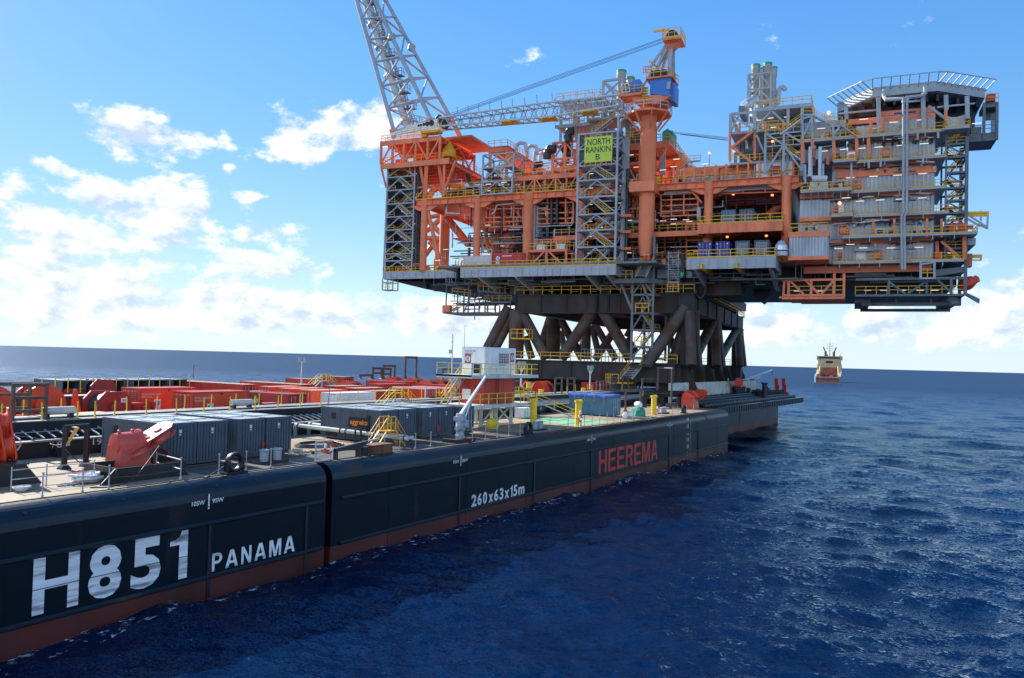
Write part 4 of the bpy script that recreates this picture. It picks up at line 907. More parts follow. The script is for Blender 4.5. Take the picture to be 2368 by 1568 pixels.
# ------------------------------------------------------------------ exhausts, process towers
def stacks():
    def stack(k, x, yb, yt, w, r, cap=True, label='', grp='exhaust stacks'):
        b, tp = G(k,x,yb,w), G(k,x,yt,w); t = pthing('exhaust_stack', label, 'exhaust stack', (b.x,w,b.z), grp); h = tp.z-b.z
        m = MB(); m.lathe([(r*.82,0),(r*.82,h*.72),(r,h*.78),(r,h-.25)], (b.x,w,b.z), 18); pb(m, 'stack_pipe', 'stack_steel', t, True)
        m = MB(); m.lathe([(r*1.05,h-.35),(r*1.05,h)], (b.x,w,b.z), 18); pb(m, 'rim', 'green', t)
        return t
    stack('C',650,800,425,8,.97, label='wide silver exhaust stack with green rim behind the blue crane cabin, in a frame')
    stack('C',738,560,487,16,.95, label='short silver exhaust stack mostly hidden behind the blue crane cabin')
    stack('C',1892,680,370,10,.8, label='front left silver stack of the four, above the big silver elbow')
    stack('C',2000,760,355,10,.8, label='front right silver stack of the four, tallest with a green rim')
    stack('C',1945,760,405,20,.72, label='silver stack seen between the two front ones of the four')
    stack('C',2055,760,393,20,.72, label='rear right silver stack of the four, next to the curved vent pipe')
    t = topsides
    # frame of the left exhaust
    fr = MB(); w0, w1 = 4, 12
    us = [G('C',492,520,w0).x, G('C',668,500,w0).x]; zb = zG1+2; zt = G('C',492,520,w0).z
    for u in us:
        for w in (w0,w1): fr.bar((u,w,zb),(u,w,zt),.45)
    for z in (zt, G('C',500,660,w0).z, G('C',500,800,w0).z):
        for w in (w0,w1): fr.bar((us[0],w,z),(us[1],w,z),.4)
        for u in us: fr.bar((u,w0,z),(u,w1,z),.4)
    fr.bar((us[0],w0,zt),(us[1],w0,G('C',600,660,w0).z),.3); fr.bar((us[1],w0,zt),(us[0],w0,G('C',500,660,w0).z),.3)
    # vessel house left of it
    ua, ub = G('C',105,720,3).x, G('C',400,700,3).x; za, zc = G('C',110,700,3).z, G('C',110,1080,3).z; zm = G('C',110,930,3).z
    for u in (ua, (ua+ub)/2, ub):
        for w in (3, 10): fr.bar((u,w,zc),(u,w,za),.42)
    for z in (zm, za):
        fr.bb(ua-1, ub+1.5, 2.5, 11, z-.25, z)
        fr.bb(ua-1, ub+1.5, 2.4, 2.6, z-.6, z+.02)
    fr.bb(G('C',700,800,1).x, G('C',350,800,1).x, .5, 7, G('C',600,850,1).z-.3, G('C',600,850,1).z)
    # upper part of the mid tower deck
    for x in (625,): pass
    pb(fr, 'exhaust_frame', 'grey_steel', t)
    v = MB(); q = G('C',240,870,6); v.lathe([(.3,G('C',240,960,6).z-q.z),(.8,G('C',240,930,6).z-q.z),(.8,G('C',240,790,6).z-q.z),(.3,G('C',240,770,6).z-q.z)], q, 14)
    q = G('C',500,870,8); v.lathe([(.6,-4),(.6,3),(.2,3.6)], q, 12); q = G('C',570,900,9); v.lathe([(.6,-4),(.6,4),(.2,4.6)], q, 12)
    v.path([G('C',650,990,0), G('C',652,900,0), G('C',690,860,0), G('C',750,900,3)], .42, 10)
    v.tube(G('C',720,1000,4), G('C',820,960,4), .6, 12); v.tube(G('C',720,1130,4), G('C',720,900,4), .5, 10)
    pb(v, 'vessel', 'stack_steel', t, True)
    for pts in ([(ua-1,2.4,za),(ub+1.5,2.4,za),(ub+1.5,11,za)], [(ua-1,2.4,zm),(ub+1.5,2.4,zm)], [G('C',580,850,.4),G('C',740,845,.4)], [G('C',690,1050,-.5),G('C',840,1040,-.5)]):
        m = MB(); rail(m, pts, h=1.25, r=.065); pb(m, 'handrail', 'yellow', t)
    st, rl = MB(), MB(); stair(st, rl, G('C',415,985,-1), G('C',570,865,-1), (0,1,0), 1.3); pb(st, 'stairs', 'grey_steel', t); pb(rl, 'handrail', 'yellow', t)
    r_ = random.Random(8); c1, c2, c3 = MB(), MB(), MB()
    for k in range(120):
        u = r_.uniform(G('C',70,900,4).x, G('C',840,900,4).x); w = r_.uniform(2, 12); z = r_.uniform(zG1+2.5, za+.6); m = r_.choice((c1,c2,c3)); ln = r_.uniform(.5,2.6)
        if r_.random() < .55: m.bar((u,w,z),(u+ln,w,z),r_.uniform(.12,.3))
        else: m.bar((u,w,z),(u,w,z+min(ln,1.6)),r_.uniform(.12,.35))
    for (x,y,x2,y2) in ((120,640,135,720),(240,620,240,700),(350,600,375,640),(45,680,45,720),(410,630,400,700)): c1.bar(G('C',x,y,3), G('C',x2,y2,3), .16)
    pb(c1, 'process_pipework', 'orange', t); pb(c2, 'process_pipework', 'pale_steel', t); pb(c3, 'process_pipework', 'yellow', t)
    # dark interior wall behind centre block
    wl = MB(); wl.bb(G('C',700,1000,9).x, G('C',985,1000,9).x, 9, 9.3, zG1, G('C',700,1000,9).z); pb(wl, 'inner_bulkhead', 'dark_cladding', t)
    p = MB(); x0 = G('C',720,1160,1).x; x1 = G('C',830,1160,1).x; p.bb(x0, x1, 1, 8, G('C',720,1290,1).z, G('C',720,1270,1).z)
    for x in (x0, x1): p.bar((x,1,zG1),(x,1,G('C',720,1100,1).z),.35)
    p.bar((x0,1,G('C',720,1290,1).z),(x1,1,zG1),.25); pb(p, 'module_frame', 'orange', t)
    # green wrapped modules on the centre deck
    for (x0,y0,x1,y1,w) in ((1028,910,1112,1060,14),(1195,1015,1268,1120,24),(1325,1125,1410,1205,32)):
        zc = G('C',985,1075,3).z; b = GZ('C',x0+20,y1,zc); w = {14:11,24:22,32:31}[w]; ub_ = G('C',985,1075,3).x+1.2; a = Vector((ub_-2.0,w,zc+{11:4.2,22:2.6,31:2.2}[w])); b = Vector((ub_,w,zc)); g = pthing('wrapped_crate', {11:'tall crate wrapped in green sheeting right behind the crane column',22:'green wrapped crate in the middle of the three on the orange roof',31:'low green wrapped crate at the far end of the orange roof'}[w], 'crate', (a.x,w,b.z), 'green wrapped crates on the orange roof')
        m = MB(); m.bb(a.x, b.x, w, w+4, b.z, a.z); m.prism([(a.x+.2,w-.05,a.z),(b.x-.4,w-.05,a.z),(b.x-1,w-.05,a.z+.5)], (0,4,0)); pb(m, 'wrapping', 'tarp_green', g)
        m = MB()
        for z in (b.z+.8, a.z-.6): m.bb(a.x-.02, b.x+.02, w-.03, w+4.03, z-.05, z+.05)
        pb(m, 'strap', 'black', g)
    # thin far boom of the other crane over the gap
    c = pthing('crane_boom', 'thin far crane boom and ropes seen low over the gap before the process tower', 'crane boom', G('C',1110,990,34))
    m = MB()
    for (x0,y0,x1,y1) in ((1110,985,1640,1040),(1110,995,1640,1062),(1200,1010,1640,1067),(1150,1000,1640,1050)): m.bar(G('C',x0,y0,36), G('C',x1,y1,36), .07)
    pb(m, 'boom_ropes', 'dark_steel', c)
stacks()

def process_tower():
    t = pthing('process_tower', 'grey steel process tower with yellow stairs and silver ducts beside the living quarters', 'process tower', (2,0,zG1))
    w0, w1 = .5, 22
    xs = [1665,1890,2200,2330]; U = [G('C',1665,900,w0).x, G('C',1890,900,w0).x, G('C',2195,900,w0).x, G('C',2325,900,w0).x]
    zt = G('C',1900,790,w0).z; z2 = G('C',1780,985,w0).z; zl = G('C',1780,1270,w0).z; zL = G('C',1665,825,w0).z
    f = MB()
    for i, u in enumerate(U):
        top = zL if i == 0 else zt
        for w in (w0, 8, 15, w1): f.bar((u,w,z2 if w == w0 and i < 2 else zG1),(u,w,top),.5)
    f.bb(U[1], U[3]+1.5, w0-.3, w1, zt-.3, zt+.35); f.bb(U[0], U[2], w0, w1, z2-.3, z2+.1); f.bb(U[0], U[3], w0-.2, w1, zl-.35, zl)
    f.bar((U[0],w0,zL),(U[1],w0,zL),.4); f.bar((U[0],w0,zL),(U[0],w1,zL),.4)
    def X(u0,z0,u1,z1,w=w0,r=.28): f.bar((u0,w,z0),(u1,w,z1),r)
    um = (U[1]+U[2])/2
    X(U[1],z2+.3,um,zt-.3); X(U[2],z2+.3,um,zt-.3); X(U[0],zL,U[1],z2); X(U[0],z2,U[0]+1.6,zL)
    za = G('C',2000,1010,-.5).z; zb_ = G('C',2000,1125,-.5).z; ua, ub = G('C',1990,1100,-.5).x, G('C',2330,1100,-.5).x
    f.bb(ua, ub, -1, .5, za-.25, za); f.bb(ua, ub, -1, .5, zb_-.2, zb_)
    for u in (ua, (ua+ub)/2, ub): f.bar((u,-1,zG1+.6),(u,-1,za),.4)
    X(ua,za,(ua+ub)/2,zb_,-1,.3); X((ua+ub)/2,za,ub,zb_,-1,.3); X(ua,zG1+.6,(ua+ub)/2,zb_,-1,.3); X(ub,zG1+.6,(ua+ub)/2,zb_,-1,.3)
    X(G('C',1910,1010,0).x,za,ua+1,zG1+1.2,-.5,.3)
    pb(f, 'frame', 'grey_steel', t)
    o = MB()
    for (x0,y0,x1,y1) in ((1660,1000,1660,1260),(1890,1000,1890,1250),(1680,1130,1870,985),(1680,1130,1870,1275)): o.bar(G('C',x0,y0,w0), G('C',x1,y1,w0), .42)
    for x in (1750,1990,2150): o.bar(G('C',x,900,-.8), G('C',x,1010,-.8), .3)
    pb(o, 'brace', 'orange', t)
    e = MB(); a, b = G('C',1740,750,3), G('C',1790,810,3); e.bb(a.x, b.x, 3, 9, b.z, a.z); e.bb(U[0]+1, U[3], 14, 14.4, zl, zt-.4); e.bb(U[2]-1, U[3]+1, 6, 12, z2, zt)
    r_ = random.Random(9)
    for k in range(60):
        u = r_.uniform(U[0]+.5, U[3]); w = r_.uniform(2, 13); z = r_.choice((zl,z2,zl+2)); h = r_.uniform(.5,2.6); e.box((u,w,z+h/2),(r_.uniform(.3,1.5),1,h))
    pb(e, 'equipment', 'deck_steel', t)
    d = MB(); r = .95
    p0, p1, p2 = G('C',1890,900,9), G('C',1890,690,9), G('C',1805,740,7)
    d.tube(p0, p1, r, 16); d.lathe([(.3,-r),(.7,-r*.75),(r,0),(.7,r*.75),(.3,r)], p1, 16); d.tube(p1, p2, r*.95, 16); d.lathe([(.3,-.8),(.9,-.5),(.9,.5),(.3,.8)], p2, 14, (1,0,.6))
    d.tube(G('C',1870,960,6), G('C',1880,1120,6), .75, 12); d.tube(G('C',1970,1000,6), G('C',1972,870,6), .45, 12)
    d.prism([G('C',1775,1040,4), G('C',1815,1040,4), G('C',1830,1140,4), G('C',1790,1150,4)], (0,2,0))
    pb(d, 'silver_duct', 'silver', t, True)
    v = MB(); q = [G('C',x,y,9) for x, y in ((2105,730),(2108,620),(2118,590),(2140,572),(2162,580),(2168,605))]; v.path(q, .42, 10); pb(v, 'vent_pipe', 'grey_steel', t, True)
    s = MB(); zs = [G('C',1830,y,8).z for y in (720,600,462)]; us = [G('C',1828,600,8).x, G('C',2035,600,8).x]
    for w in (8, 22):
        for u in us: s.bar((u,w,zt),(u,w,zs[2]),.34)
        for z in zs: s.bar((us[0],w,z),(us[1],w,z),.32)
        for i in (0,1): s.bar((us[0],w,zs[i]),((us[0]+us[1])/2,w,zs[i+1]),.22); s.bar((us[1],w,zs[i]),((us[0]+us[1])/2,w,zs[i+1]),.22)
    for u in us:
        for z in zs: s.bar((u,8,z),(u,22,z),.32)
        for i in (0,1): s.bar((u,8,zs[i]),(u,22,zs[i+1]),.22)
    pb(s, 'stack_frame', 'grey_steel', t)
    for pts in ([(U[1],w0-.3,zt+.3),(U[3]+1.5,w0-.3,zt+.3),(U[3]+1.5,w1,zt+.3)], [(U[0],w0,z2+.1),(U[2],w0,z2+.1)], [(ua,-1,za),(ub,-1,za)], [(ua,-1,zb_),(ub,-1,zb_)], [(U[0],w0-.2,zl),(U[3],w0-.2,zl)], [G('C',1910,1005,-.6),G('C',2110,1000,-.6)]):
        m = MB(); rail(m, pts, h=1.3, r=.07); pb(m, 'handrail', 'yellow', t)
    st, rl = MB(), MB(); stair(st, rl, G('C',2125,1010,-1.2), G('C',2315,870,-1.2), (0,1,0), 1.1); stair(st, rl, G('C',2150,1130,-1), G('C',2310,1240,-1), (0,1,0), 1.1); pb(st, 'stairs', 'pale_steel', t); pb(rl, 'handrail', 'yellow', t)
    for (x,y) in ((2035,860),(2060,945),(2185,850),(1725,905),(1920,880),(2195,920),(2180,1190),(2290,1175)):
        l = MB(); tubelight(l, G('C',x,y,1), 1.3); pb(l, 'strip_lamp', 'tube_light', t)
    # white rounded cabins in front
    for (x0,x1,y0,y1,lb) in ((1900,2030,1250,1345,'white ribbed tank cabin, left of the pair on the orange deck'),(2050,2235,1240,1345,'white ribbed tank cabin with a red door, right of the pair')):
        a, b = G('C',x0,y0,-.2), G('C',x1,y1,-.2); c = pthing('white_cabin', lb, 'cabin', (a.x,.4,zG1+.3), 'white cabins on the orange deck')
        m = MB(); z0 = zG1+.3; z1 = a.z; ribbed(m, (a.x,.4), (b.x,.4), z0, z1-.5, .5, .08); m.prism([(a.x,.45,z0),(b.x,.45,z0),(b.x,.45,z1-.5),(b.x-.5,.45,z1),(a.x+.5,.45,z1),(a.x,.45,z1-.5)], (0,6,0)); pb(m, 'wall', 'white', c)
        if x0 > 2000: m = MB(); q = G('C',2090,1310,.2); m.box((q.x,.22,zG1+1.3),(1.1,.2,1.5)); pb(m, 'door', 'red', c)
process_tower()
# ------------------------------------------------------------------ living quarters
def living_quarters():
    x0 = G('L',640,1400).x; x1 = G('L',1580,1300).x; xr = G('M',1878,500).x; xl = G('L',345,1450).x
    Z = {5:G('L',1250,768,-1.6).z, 4:G('L',1250,1003,-1.6).z, 3:G('L',1250,1283,-1.6).z, 2:G('L',1250,1512,-1.6).z, 1:G('M',1250,680,-1.6).z, 0:G('M',1250,910,-1.6).z}
    ztop = G('L',1350,590,0).z
    t = pthing('living_quarters', 'grey ribbed living quarters block with yellow walkways at the right end of the platform', 'accommodation block', ((x0+x1)/2,0,Z[0]))
    wl = MB(); D_ = 30
    lv = [Z[0],Z[1],Z[2],Z[3],Z[4],Z[5],ztop]
    for i in range(6):
        a = x0 if i < 4 else G('L',880,900).x if i == 4 else G('L',1115,700).x
        ribbed(wl, (a,0), (x1,0), lv[i]+.05, lv[i+1]-1.0, .62, .13); wl.bb(a+.05, x1-.02, .05, D_, lv[i], lv[i+1]-.05); ribbed(wl, (x1,0.02), (x1+.02,D_), lv[i]+.05, lv[i+1]-1.0, .62, .13)
    a, b = G('L',860,800,0), G('L',1062,690,0); ribbed(wl, (a.x,0), (b.x,0), a.z, b.z, .6, .1); wl.bb(a.x, b.x, .05, 20, a.z, b.z)
    ua, ub = G('L',375,800,.5).x, G('L',650,800,.5).x
    for ya, yb in ((820,655),(1045,905)): a = G('L',380,ya,.5); b = G('L',640,yb,.5); ribbed(wl, (ua,.5), (ub+2,.5), a.z, b.z, .6, .1); wl.bb(ua, ub+2, .6, 20, a.z, b.z)
    a = G('L',345,1550,-1); b = G('L',622,1375,-1); ribbed(wl, (a.x,-1), (b.x,-1), a.z, b.z, .55, .12); wl.bb(a.x, b.x-.02, -.95, 14, a.z, b.z)
    wl.bb(xl, x0, 0, 20, Z[0], Z[3]-.5)
    pb(wl, 'wall', 'cladding', t)
    # protruding lower left box
    c0, c1 = G('M',245,870,-6), G('M',600,680,-6); bx = MB(); ribbed(bx, (c0.x,-6), (c1.x,-6), c0.z, c1.z, .5, .13); bx.bb(c0.x+.02, c1.x-.02, -5.95, 0, c0.z, c1.z); ribbed(bx, (c1.x,-5.95), (c1.x+.01,0), c0.z, c1.z, .5, .13); pb(bx, 'side_cabin', 'cladding', t)
    o = MB(); o.bb(c0.x-.15, c1.x+.2, -6.2, 0, c1.z, c1.z+.85); o.bb(c0.x-.15, c1.x+.2, -6.2, 0, c0.z-.6, c0.z)
    for i in (1,2,3,4,5,6):
        a = x0 if i < 5 else G('L',860,850).x
        o.bb(a, x1+.1, -.06, 1, lv[i]-1.0, lv[i]-.25)
    o.bb(G('L',680,1130,-.3).x, G('L',1605,1080,-.3).x, -.35, 0, lv[4]-2.3, lv[4]-1.25)
    o.bb(G('L',790,640,0).x, G('L',1065,620,0).x, .0, 18, G('L',930,680,0).z, G('L',930,630,0).z); o.bb(G('L',1065,600,-.1).x, x1, -.12, D_, ztop-.05, ztop+.75)
    o.bb(G('L',345,1360,-1).x, x0, -1.1, 0, G('L',400,1375,-1).z, G('L',400,1330,-1).z); o.bb(G('L',345,1360,-1).x, x0, -1.1, 0, G('M',400,545,-1).z, G('M',400,508,-1).z)
    zu = G('M',800,955,1).z; zv = G('M',800,1018,1).z; o.bb(G('M',380,980,1).x, G('M',1560,980,1).x, 1, 1.6, zv, zu)
    for (xa,ya,xb,yb) in ((368,830,378,1050),(458,830,470,1000),(655,830,665,1010),(868,800,868,1010),(975,800,985,1010)): o.bar(G('L',xa,ya,-1.2), G('L',xb,yb,-1.2), .5)
    for x in (1022,1215,1517,1652): o.bar(G('M',x,520,-2.6), G('M',x,690,-2.6), .34)
    for (k,x,ya,yb) in (('L',1690,560,710),('L',1110,620,750),('L',1000,650,780)): o.bar(G(k,x,ya,-1.4), G(k,x,yb,-1.4), .45)
    o.bar(G('M',1860,560,-1), G('M',1862,900,-1), .55); o.bar(G('M',1650,730,-.5), G('M',1830,890,-.5), .4); o.bar(G('M',1610,730,0), G('M',1610,850,0), .5)
    pb(o, 'orange_band', 'orange', t)
    # walkways
    fl, dk_ = MB(), MB()
    ends = {5:(870,1690),4:(880,1695),3:(825,1695),2:(850,1715),1:(740,1985),0:(650,1860)}
    W5 = {}
    for i, (xa, xb) in ends.items():
        k = 'L' if i > 1 else 'M'; y = {5:770,4:1003,3:1283,2:1512,1:680,0:910}[i]; w = -1.7 if i != 1 else -3
        a, b = G(k,xa,y,w).x, G(k,xb,y,w).x; W5[i] = (a,b,w); fl.bb(a, b, w, .2, Z[i]-.3, Z[i]); fl.bb(x1, b, .2, 12, Z[i]-.3, Z[i])
        n = int((b-a)/3)
        for q in range(n): u = a+1+q*3; fl.bar((u,w+.2,Z[i]-.3),(u,0,Z[i]-1.2),.14); fl.bar((u,w+.1,Z[i]-.3),(u,w+.1,Z[i]-.9),.12)
    for (k,xa,xb,y,w) in (('L',350,822,1300,-3.2),('L',635,830,1522,-2.6),('L',650,868,1020,-2.4),('L',370,870,835,-1.4),('L',1680,1915,715,-2.4)):
        a, b = G(k,xa,y,w), G(k,xb,y,w); fl.bb(a.x, b.x, w, .3, a.z-.35, a.z); W5[(k,xa)] = (a.x,b.x,w,a.z)
        if xa == 350:
            for q in range(7): u = a.x+.5+q*(b.x-a.x-1)/6; fl.bar((u,w+.1,a.z-.35),(u,0,a.z-1.6),.2)
    pb(fl, 'walkway', 'grey_steel', t)
    for i in range(6):
        a, b, w = W5[i]; m = MB(); rail(m, [(a,0,Z[i]),(a,w,Z[i]),(b,w,Z[i]),(b,4,Z[i])], h=1.15, r=.05); m.bb(a, b, w-.04, w, Z[i], Z[i]+.16); pb(m, 'handrail', 'yellow', t)
    for kx in (('L',350),('L',635),('L',650),('L',370),('L',1680)):
        a, b, w, z = W5[kx]; m = MB(); rail(m, [(a,0,z),(a,w,z),(b,w,z),(b,0,z)], h=1.2, r=.06); m.bb(a, b, w-.04, w, z, z+.18); pb(m, 'handrail', 'yellow', t)
    m = MB(); zc = c1.z+.85; rail(m, [(c0.x,-1,zc),(c0.x,-6.1,zc),(c1.x,-6.1,zc),(c1.x,-1,zc)], h=1.35, r=.075); pb(m, 'handrail', 'yellow', t)
    # stair core at the right end: floors, posts, flights, dark back
    dk_.bb(x1+.5, xr-.3, 13, 13.3, Z[0]-.2, Z[2]); 
    for k in range(1): pass
    pb(dk_, 'inner_bulkhead', 'dark_cladding', t)
    sc, st, rl = MB(), MB(), MB(); xm = G('M',1690,300,0).x
    for w in (0, 7): sc.tube((xr,w,Z[0]-5.5),(xr,w,Z[5]-1),.33,4); sc.tube((xm,w,Z[0]),(xm,w,Z[5]),.2,4)
    allz = sorted(lv[:-1]+[(lv[i]+lv[i+1])/2 for i in range(5)])
    for j, z in enumerate(allz):
        sc.bb(xm, xr, 0, 1.2, z-.15, z); sc.bb(xm, xr, 5.8, 7, z-.15, z); sc.bar((xm,0,z),(xr,0,z),.3); sc.bar((xr,0,z),(xr,7,z),.3)
        if j+1 < len(allz):
            a, b = (xm+.3, xr-.5) if j % 2 else (xr-.5, xm+.3); stair(st, rl, (a,2 if j % 2 else 4,z), (b,2 if j % 2 else 4,allz[j+1]), (0,1,0), 1.1)
            sc.bar((xm,0,allz[j+1]),(xr,0,z),.2) if j % 2 == 0 else None
            rail(rl, [(xm,0,z),(xr,0,z)], r=.055)
    pb(sc, 'stair_frame', 'deck_steel', t); pb(st, 'stairs', 'dark_steel', t); pb(rl, 'handrail', 'yellow', t)
    # twin down pipes in front, ducts, units
    p = MB()
    for x0_, xb_, x2 in ((1300,1298,1290),(1333,1332,1316)):
        q = [G('L',x0_,490,-2.9), G('L',xb_,1500,-2.9), G('M',x2-8,500,-2.9), G('M',x2-3,990,-2.9)]; p.path(q, .2, 10)
    q0 = [G('L',1300,490,-2.9), G('L',1298,450,-2.9), G('L',1140,460,-2), G('L',1118,430,-1.5), G('L',1120,370,-1.5)]; p.path(q0, .3, 8)
    q1 = [G('L',1333,490,-2.9), G('L',1335,440,-2.9), G('L',1470,425,-2), G('L',1500,400,-1.5), G('L',1497,330,-1.5)]; p.path(q1, .3, 8)
    for q in q0[1:-1]+q1[1:-1]: p.lathe([(.1,-.3),(.25,-.2),(.3,0),(.25,.2),(.1,.3)], q, 8)
    pb(p, 'drain_pipe', 'grey_steel', t, True)
    c = MB()
    for k, y in (('L',580),('L',800),('L',1125),('L',1390),('M',570),('M',800)): a = G(k,1280,y,-2.5); c.box((a.x+.5,-2.5,a.z),(3.2,.7,.18))
    pb(c, 'pipe_clamp', 'deck_steel', t)
    d = MB()
    for x in (438,530):
        d.bb(G('L',x-13,1000,-2).x, G('L',x+16,1000,-2).x, -2.6, -1.6, G('L',x,1170,-2).z, G('L',x,900,-2).z)
    q = G('L',440,1190,-2.6); r = G('L',598,1190,-2.6); d.tube(q+Vector((.3,0,0)), r, .55, 10)
    pb(d, 'air_duct', 'pale_steel', t)
    for (xa,xb) in ((435,515),(522,602)): m = MB(); a, b = G('L',xa,1288,-2.6), G('L',xb,1215,-2.6); m.bb(a.x, b.x, -2.6, -1.4, a.z, b.z); m.bb((a.x+b.x)/2-.5,(a.x+b.x)/2+.5,-2.66,-2.6,a.z+.1,a.z+.7); pb(m, 'air_unit', 'off_white', t)
    # doors, cabinets
    for (k,xa,ya,xb,yb,mm,w) in (('L',668,1275,702,1218,'red',-.3),('L',705,1275,755,1210,'black',-.15),('L',667,1500,700,1440,'red',-.4),('L',700,1500,750,1425,'white',-.3),('L',660,1010,700,950,'red',-.4),('M',760,665,800,605,'red',-.4),('M',862,900,952,820,'white',-.12),('M',698,895,735,835,'red',-.3),('M',850,820,1035,788,'grey_steel',-1.0),('M',945,670,1005,580,'grey_steel',-.6),('M',1720,650,1790,555,'red',-1.8),('M',1800,650,1850,548,'red',-1.8),('M',1880,615,1945,580,'red',-2),('M',1590,890,1662,825,'orange_red',-.8),('L',1260,735,1285,690,'tarp_green',-.3)):
        m = MB(); a, b = G(k,xa,ya,w), G(k,xb,yb,w); m.bb(a.x, b.x, w, w+.5, a.z, b.z); m.bb(a.x+.1, b.x-.1, w-.05, w, a.z+.15, b.z-.15); pb(m, 'door' if mm in ('white','black') else 'cabinet', mm, t)
    for (xa,xb) in ((1040,1130),(1145,1228),(1370,1435),(1460,1560)):
        m = MB(); a, b = G('M',xa,668,-1.6), G('M',xb,608,-1.6); m.bb(a.x, b.x, -1.6, -.2, a.z, b.z); pb(m, 'air_unit', 'off_white', t)
        m = MB(); m.bb(a.x+.25, b.x-.25, -1.66, -1.6, a.z+.2, b.z-.25); pb(m, 'grille', 'dark_steel', t)
    for (k,x,y) in (('L',845,1258),('L',875,1250),('L',820,985),('M',1060,860),('M',745,630),('L',1140,955)):
        m = MB(); a = G(k,x,y,-.6)
        for du in (-.7,.7): m.bar((a.x+du,-.6,a.z-.9),(a.x+du,-.6,a.z+.9),.16)
        for dz in (-.9,0,.9): m.bar((a.x-.7,-.6,a.z+dz),(a.x+.7,-.6,a.z+dz),.16)
        m.box((a.x,-.5,a.z),(.9,.2,.9)); pb(m, 'hose_rack', 'orange', t)
    # lamps on the walls
    for (k,x,y,w) in (('L',1210,668,-.6),('L',1465,645,-.6),('L',935,640,-2),('L',1025,722,-.8),('L',1070,897,-.6),('L',1275,881,-.6),('L',1492,865,-.6),('L',912,908,-.6),('L',565,934,-.8),('L',752,917,-1),('L',808,1180,-.6),('L',1025,1167,-.6),('L',1247,1156,-.6),('L',1477,1142,-.6),('L',900,1396,-.6),('L',1085,1385,-.6),('L',1270,1377,-.6),('L',1473,1366,-.6),('L',770,1365,-2),('L',540,725,-.5),('M',812,757,-1.5),('M',702,795,-.6),('M',930,789,-1.1),('M',1185,790,-.6),('M',1443,784,-.6),('L',1975,678,1),('L',1800,1235,1),('L',1752,960,2),('L',1745,1438,1),('M',1748,836,1)):
        m = MB(); tubelight(m, G(k,x,y,w), 1.75); pb(m, 'strip_lamp', 'tube_light', t)
    for (k,x,y) in (('L',612,580),('L',712,1415)): m = MB(); m.lathe([(.1,.3),(.35,0),(.1,-.3)], G(k,x,y,-2), 8); pb(m, 'flood_lamp', 'flood_light', t)
    # frame, stairs and clutter of the upper left corner
    f, st, rl = MB(), MB(), MB()
    for (xa,ya,xb,yb,w) in ((365,600,375,830,-1.4),(455,600,462,830,-1.4),(650,700,655,830,-1.4),(370,830,385,1200,-1),(450,1050,455,1180,-2.4),(365,640,450,610,-1.4),(380,790,450,640,-1.4),(660,790,710,710,-1.4),(365,600,470,600,-1.4),(395,1060,395,1230,-2),(560,1050,560,1170,-2.4),(980,1020,980,1090,-1.6),(1090,1010,1090,1080,-1.6),(820,1040,820,1330,-1.5),(1480,990,1480,1050,-1.6),(1620,760,1620,815,-1.6),(1430,760,1430,830,-1.6)): f.bar(G('L',xa,ya,w), G('L',xb,yb,w), .32)
    stair(st, rl, G('L',470,600,-1.6), G('L',640,690,-1.6), (0,1,0), 1.1); stair(st, rl, G('L',725,690,-1.6), G('L',865,795,-1.6), (0,1,0), 1.1); f.bb(G('L',630,690,-1.6).x, G('L',730,690,-1.6).x, -1.6, 0, G('L',680,697,-1.6).z-.2, G('L',680,697,-1.6).z)
    rail(rl, [G('L',590,690,-1.7), G('L',735,690,-1.7)], h=1.3, r=.07); rail(rl, [G('L',365,600,-1.5), G('L',480,600,-1.5)], h=1.2, r=.07); rail(rl, [G('L',570,650,-1),G('L',660,650,-1)], h=1.2, r=.07)
    pb(st, 'stairs', 'grey_steel', t); pb(rl, 'handrail', 'yellow', t); pb(f, 'corner_frame', 'grey_steel', t)
    r_ = random.Random(31); e1, e2, e3 = MB(), MB(), MB()
    for k in range(150):
        z0_ = r_.choice([ (Z[1]-.4), (Z[2]-.4), (Z[3]-.4), (Z[4]-.4), (Z[5]-.4) ]); m = r_.choice((e1,e1,e2)); u = r_.uniform(xl if z0_ < Z[4] else ua, x1); w = r_.uniform(-1.4, -.2); ln = r_.uniform(.6, 4)
        if r_.random() < .6: m.tube((u,w,z0_-r_.uniform(.1,.9)),(min(u+ln,x1),w,z0_-.5),r_.choice((.05,.08,.12)),6)
        else: m.box((u,-.3,z0_-r_.uniform(.4,1.2)),(.35,.4,.5))
    for k in range(70):
        u = r_.uniform(ua, G('L',880,800).x); w = r_.uniform(-1,.3); z = r_.choice((Z[3],Z[4],W5[('L',370)][3])); h = r_.uniform(.4,2)
        r_.choice((e1,e2,e3)).box((u,w,z+h/2),(r_.uniform(.12,.7),.4,h))
    pb(e1, 'cable_trays', 'dark_steel', t); pb(e2, 'brackets', 'pale_steel', t); pb(e3, 'fittings', 'orange', t)
    # things that stick out at the right end
    y = MB()
    for yy in (465,488): y.bar(G('M',1870,yy+2,1), G('M',2088,yy-2,1), .34)
    y.bar(G('M',1890,868,1), G('M',2020,865,1), .5); y.bar(G('M',1900,900,1), G('M',2018,903,1), .2); pb(y, 'runway_beam', 'yellow', t)
    s = MB()
    for (xa,ya,xb,yb) in ((1890,480,2075,600),(2080,470,2072,615),(1890,520,2010,590),(1985,570,2075,610),(2015,450,2015,540),(2018,850,2012,905)): s.bar(G('M',xa,ya,1), G('M',xb,yb,1), .25)
    s.bb(G('M',1850,690,0).x, G('M',1968,690,0).x, 0, 12, G('M',1900,760,0).z, G('M',1900,700,0).z)
    pb(s, 'outrigger', 'grey_steel', t)
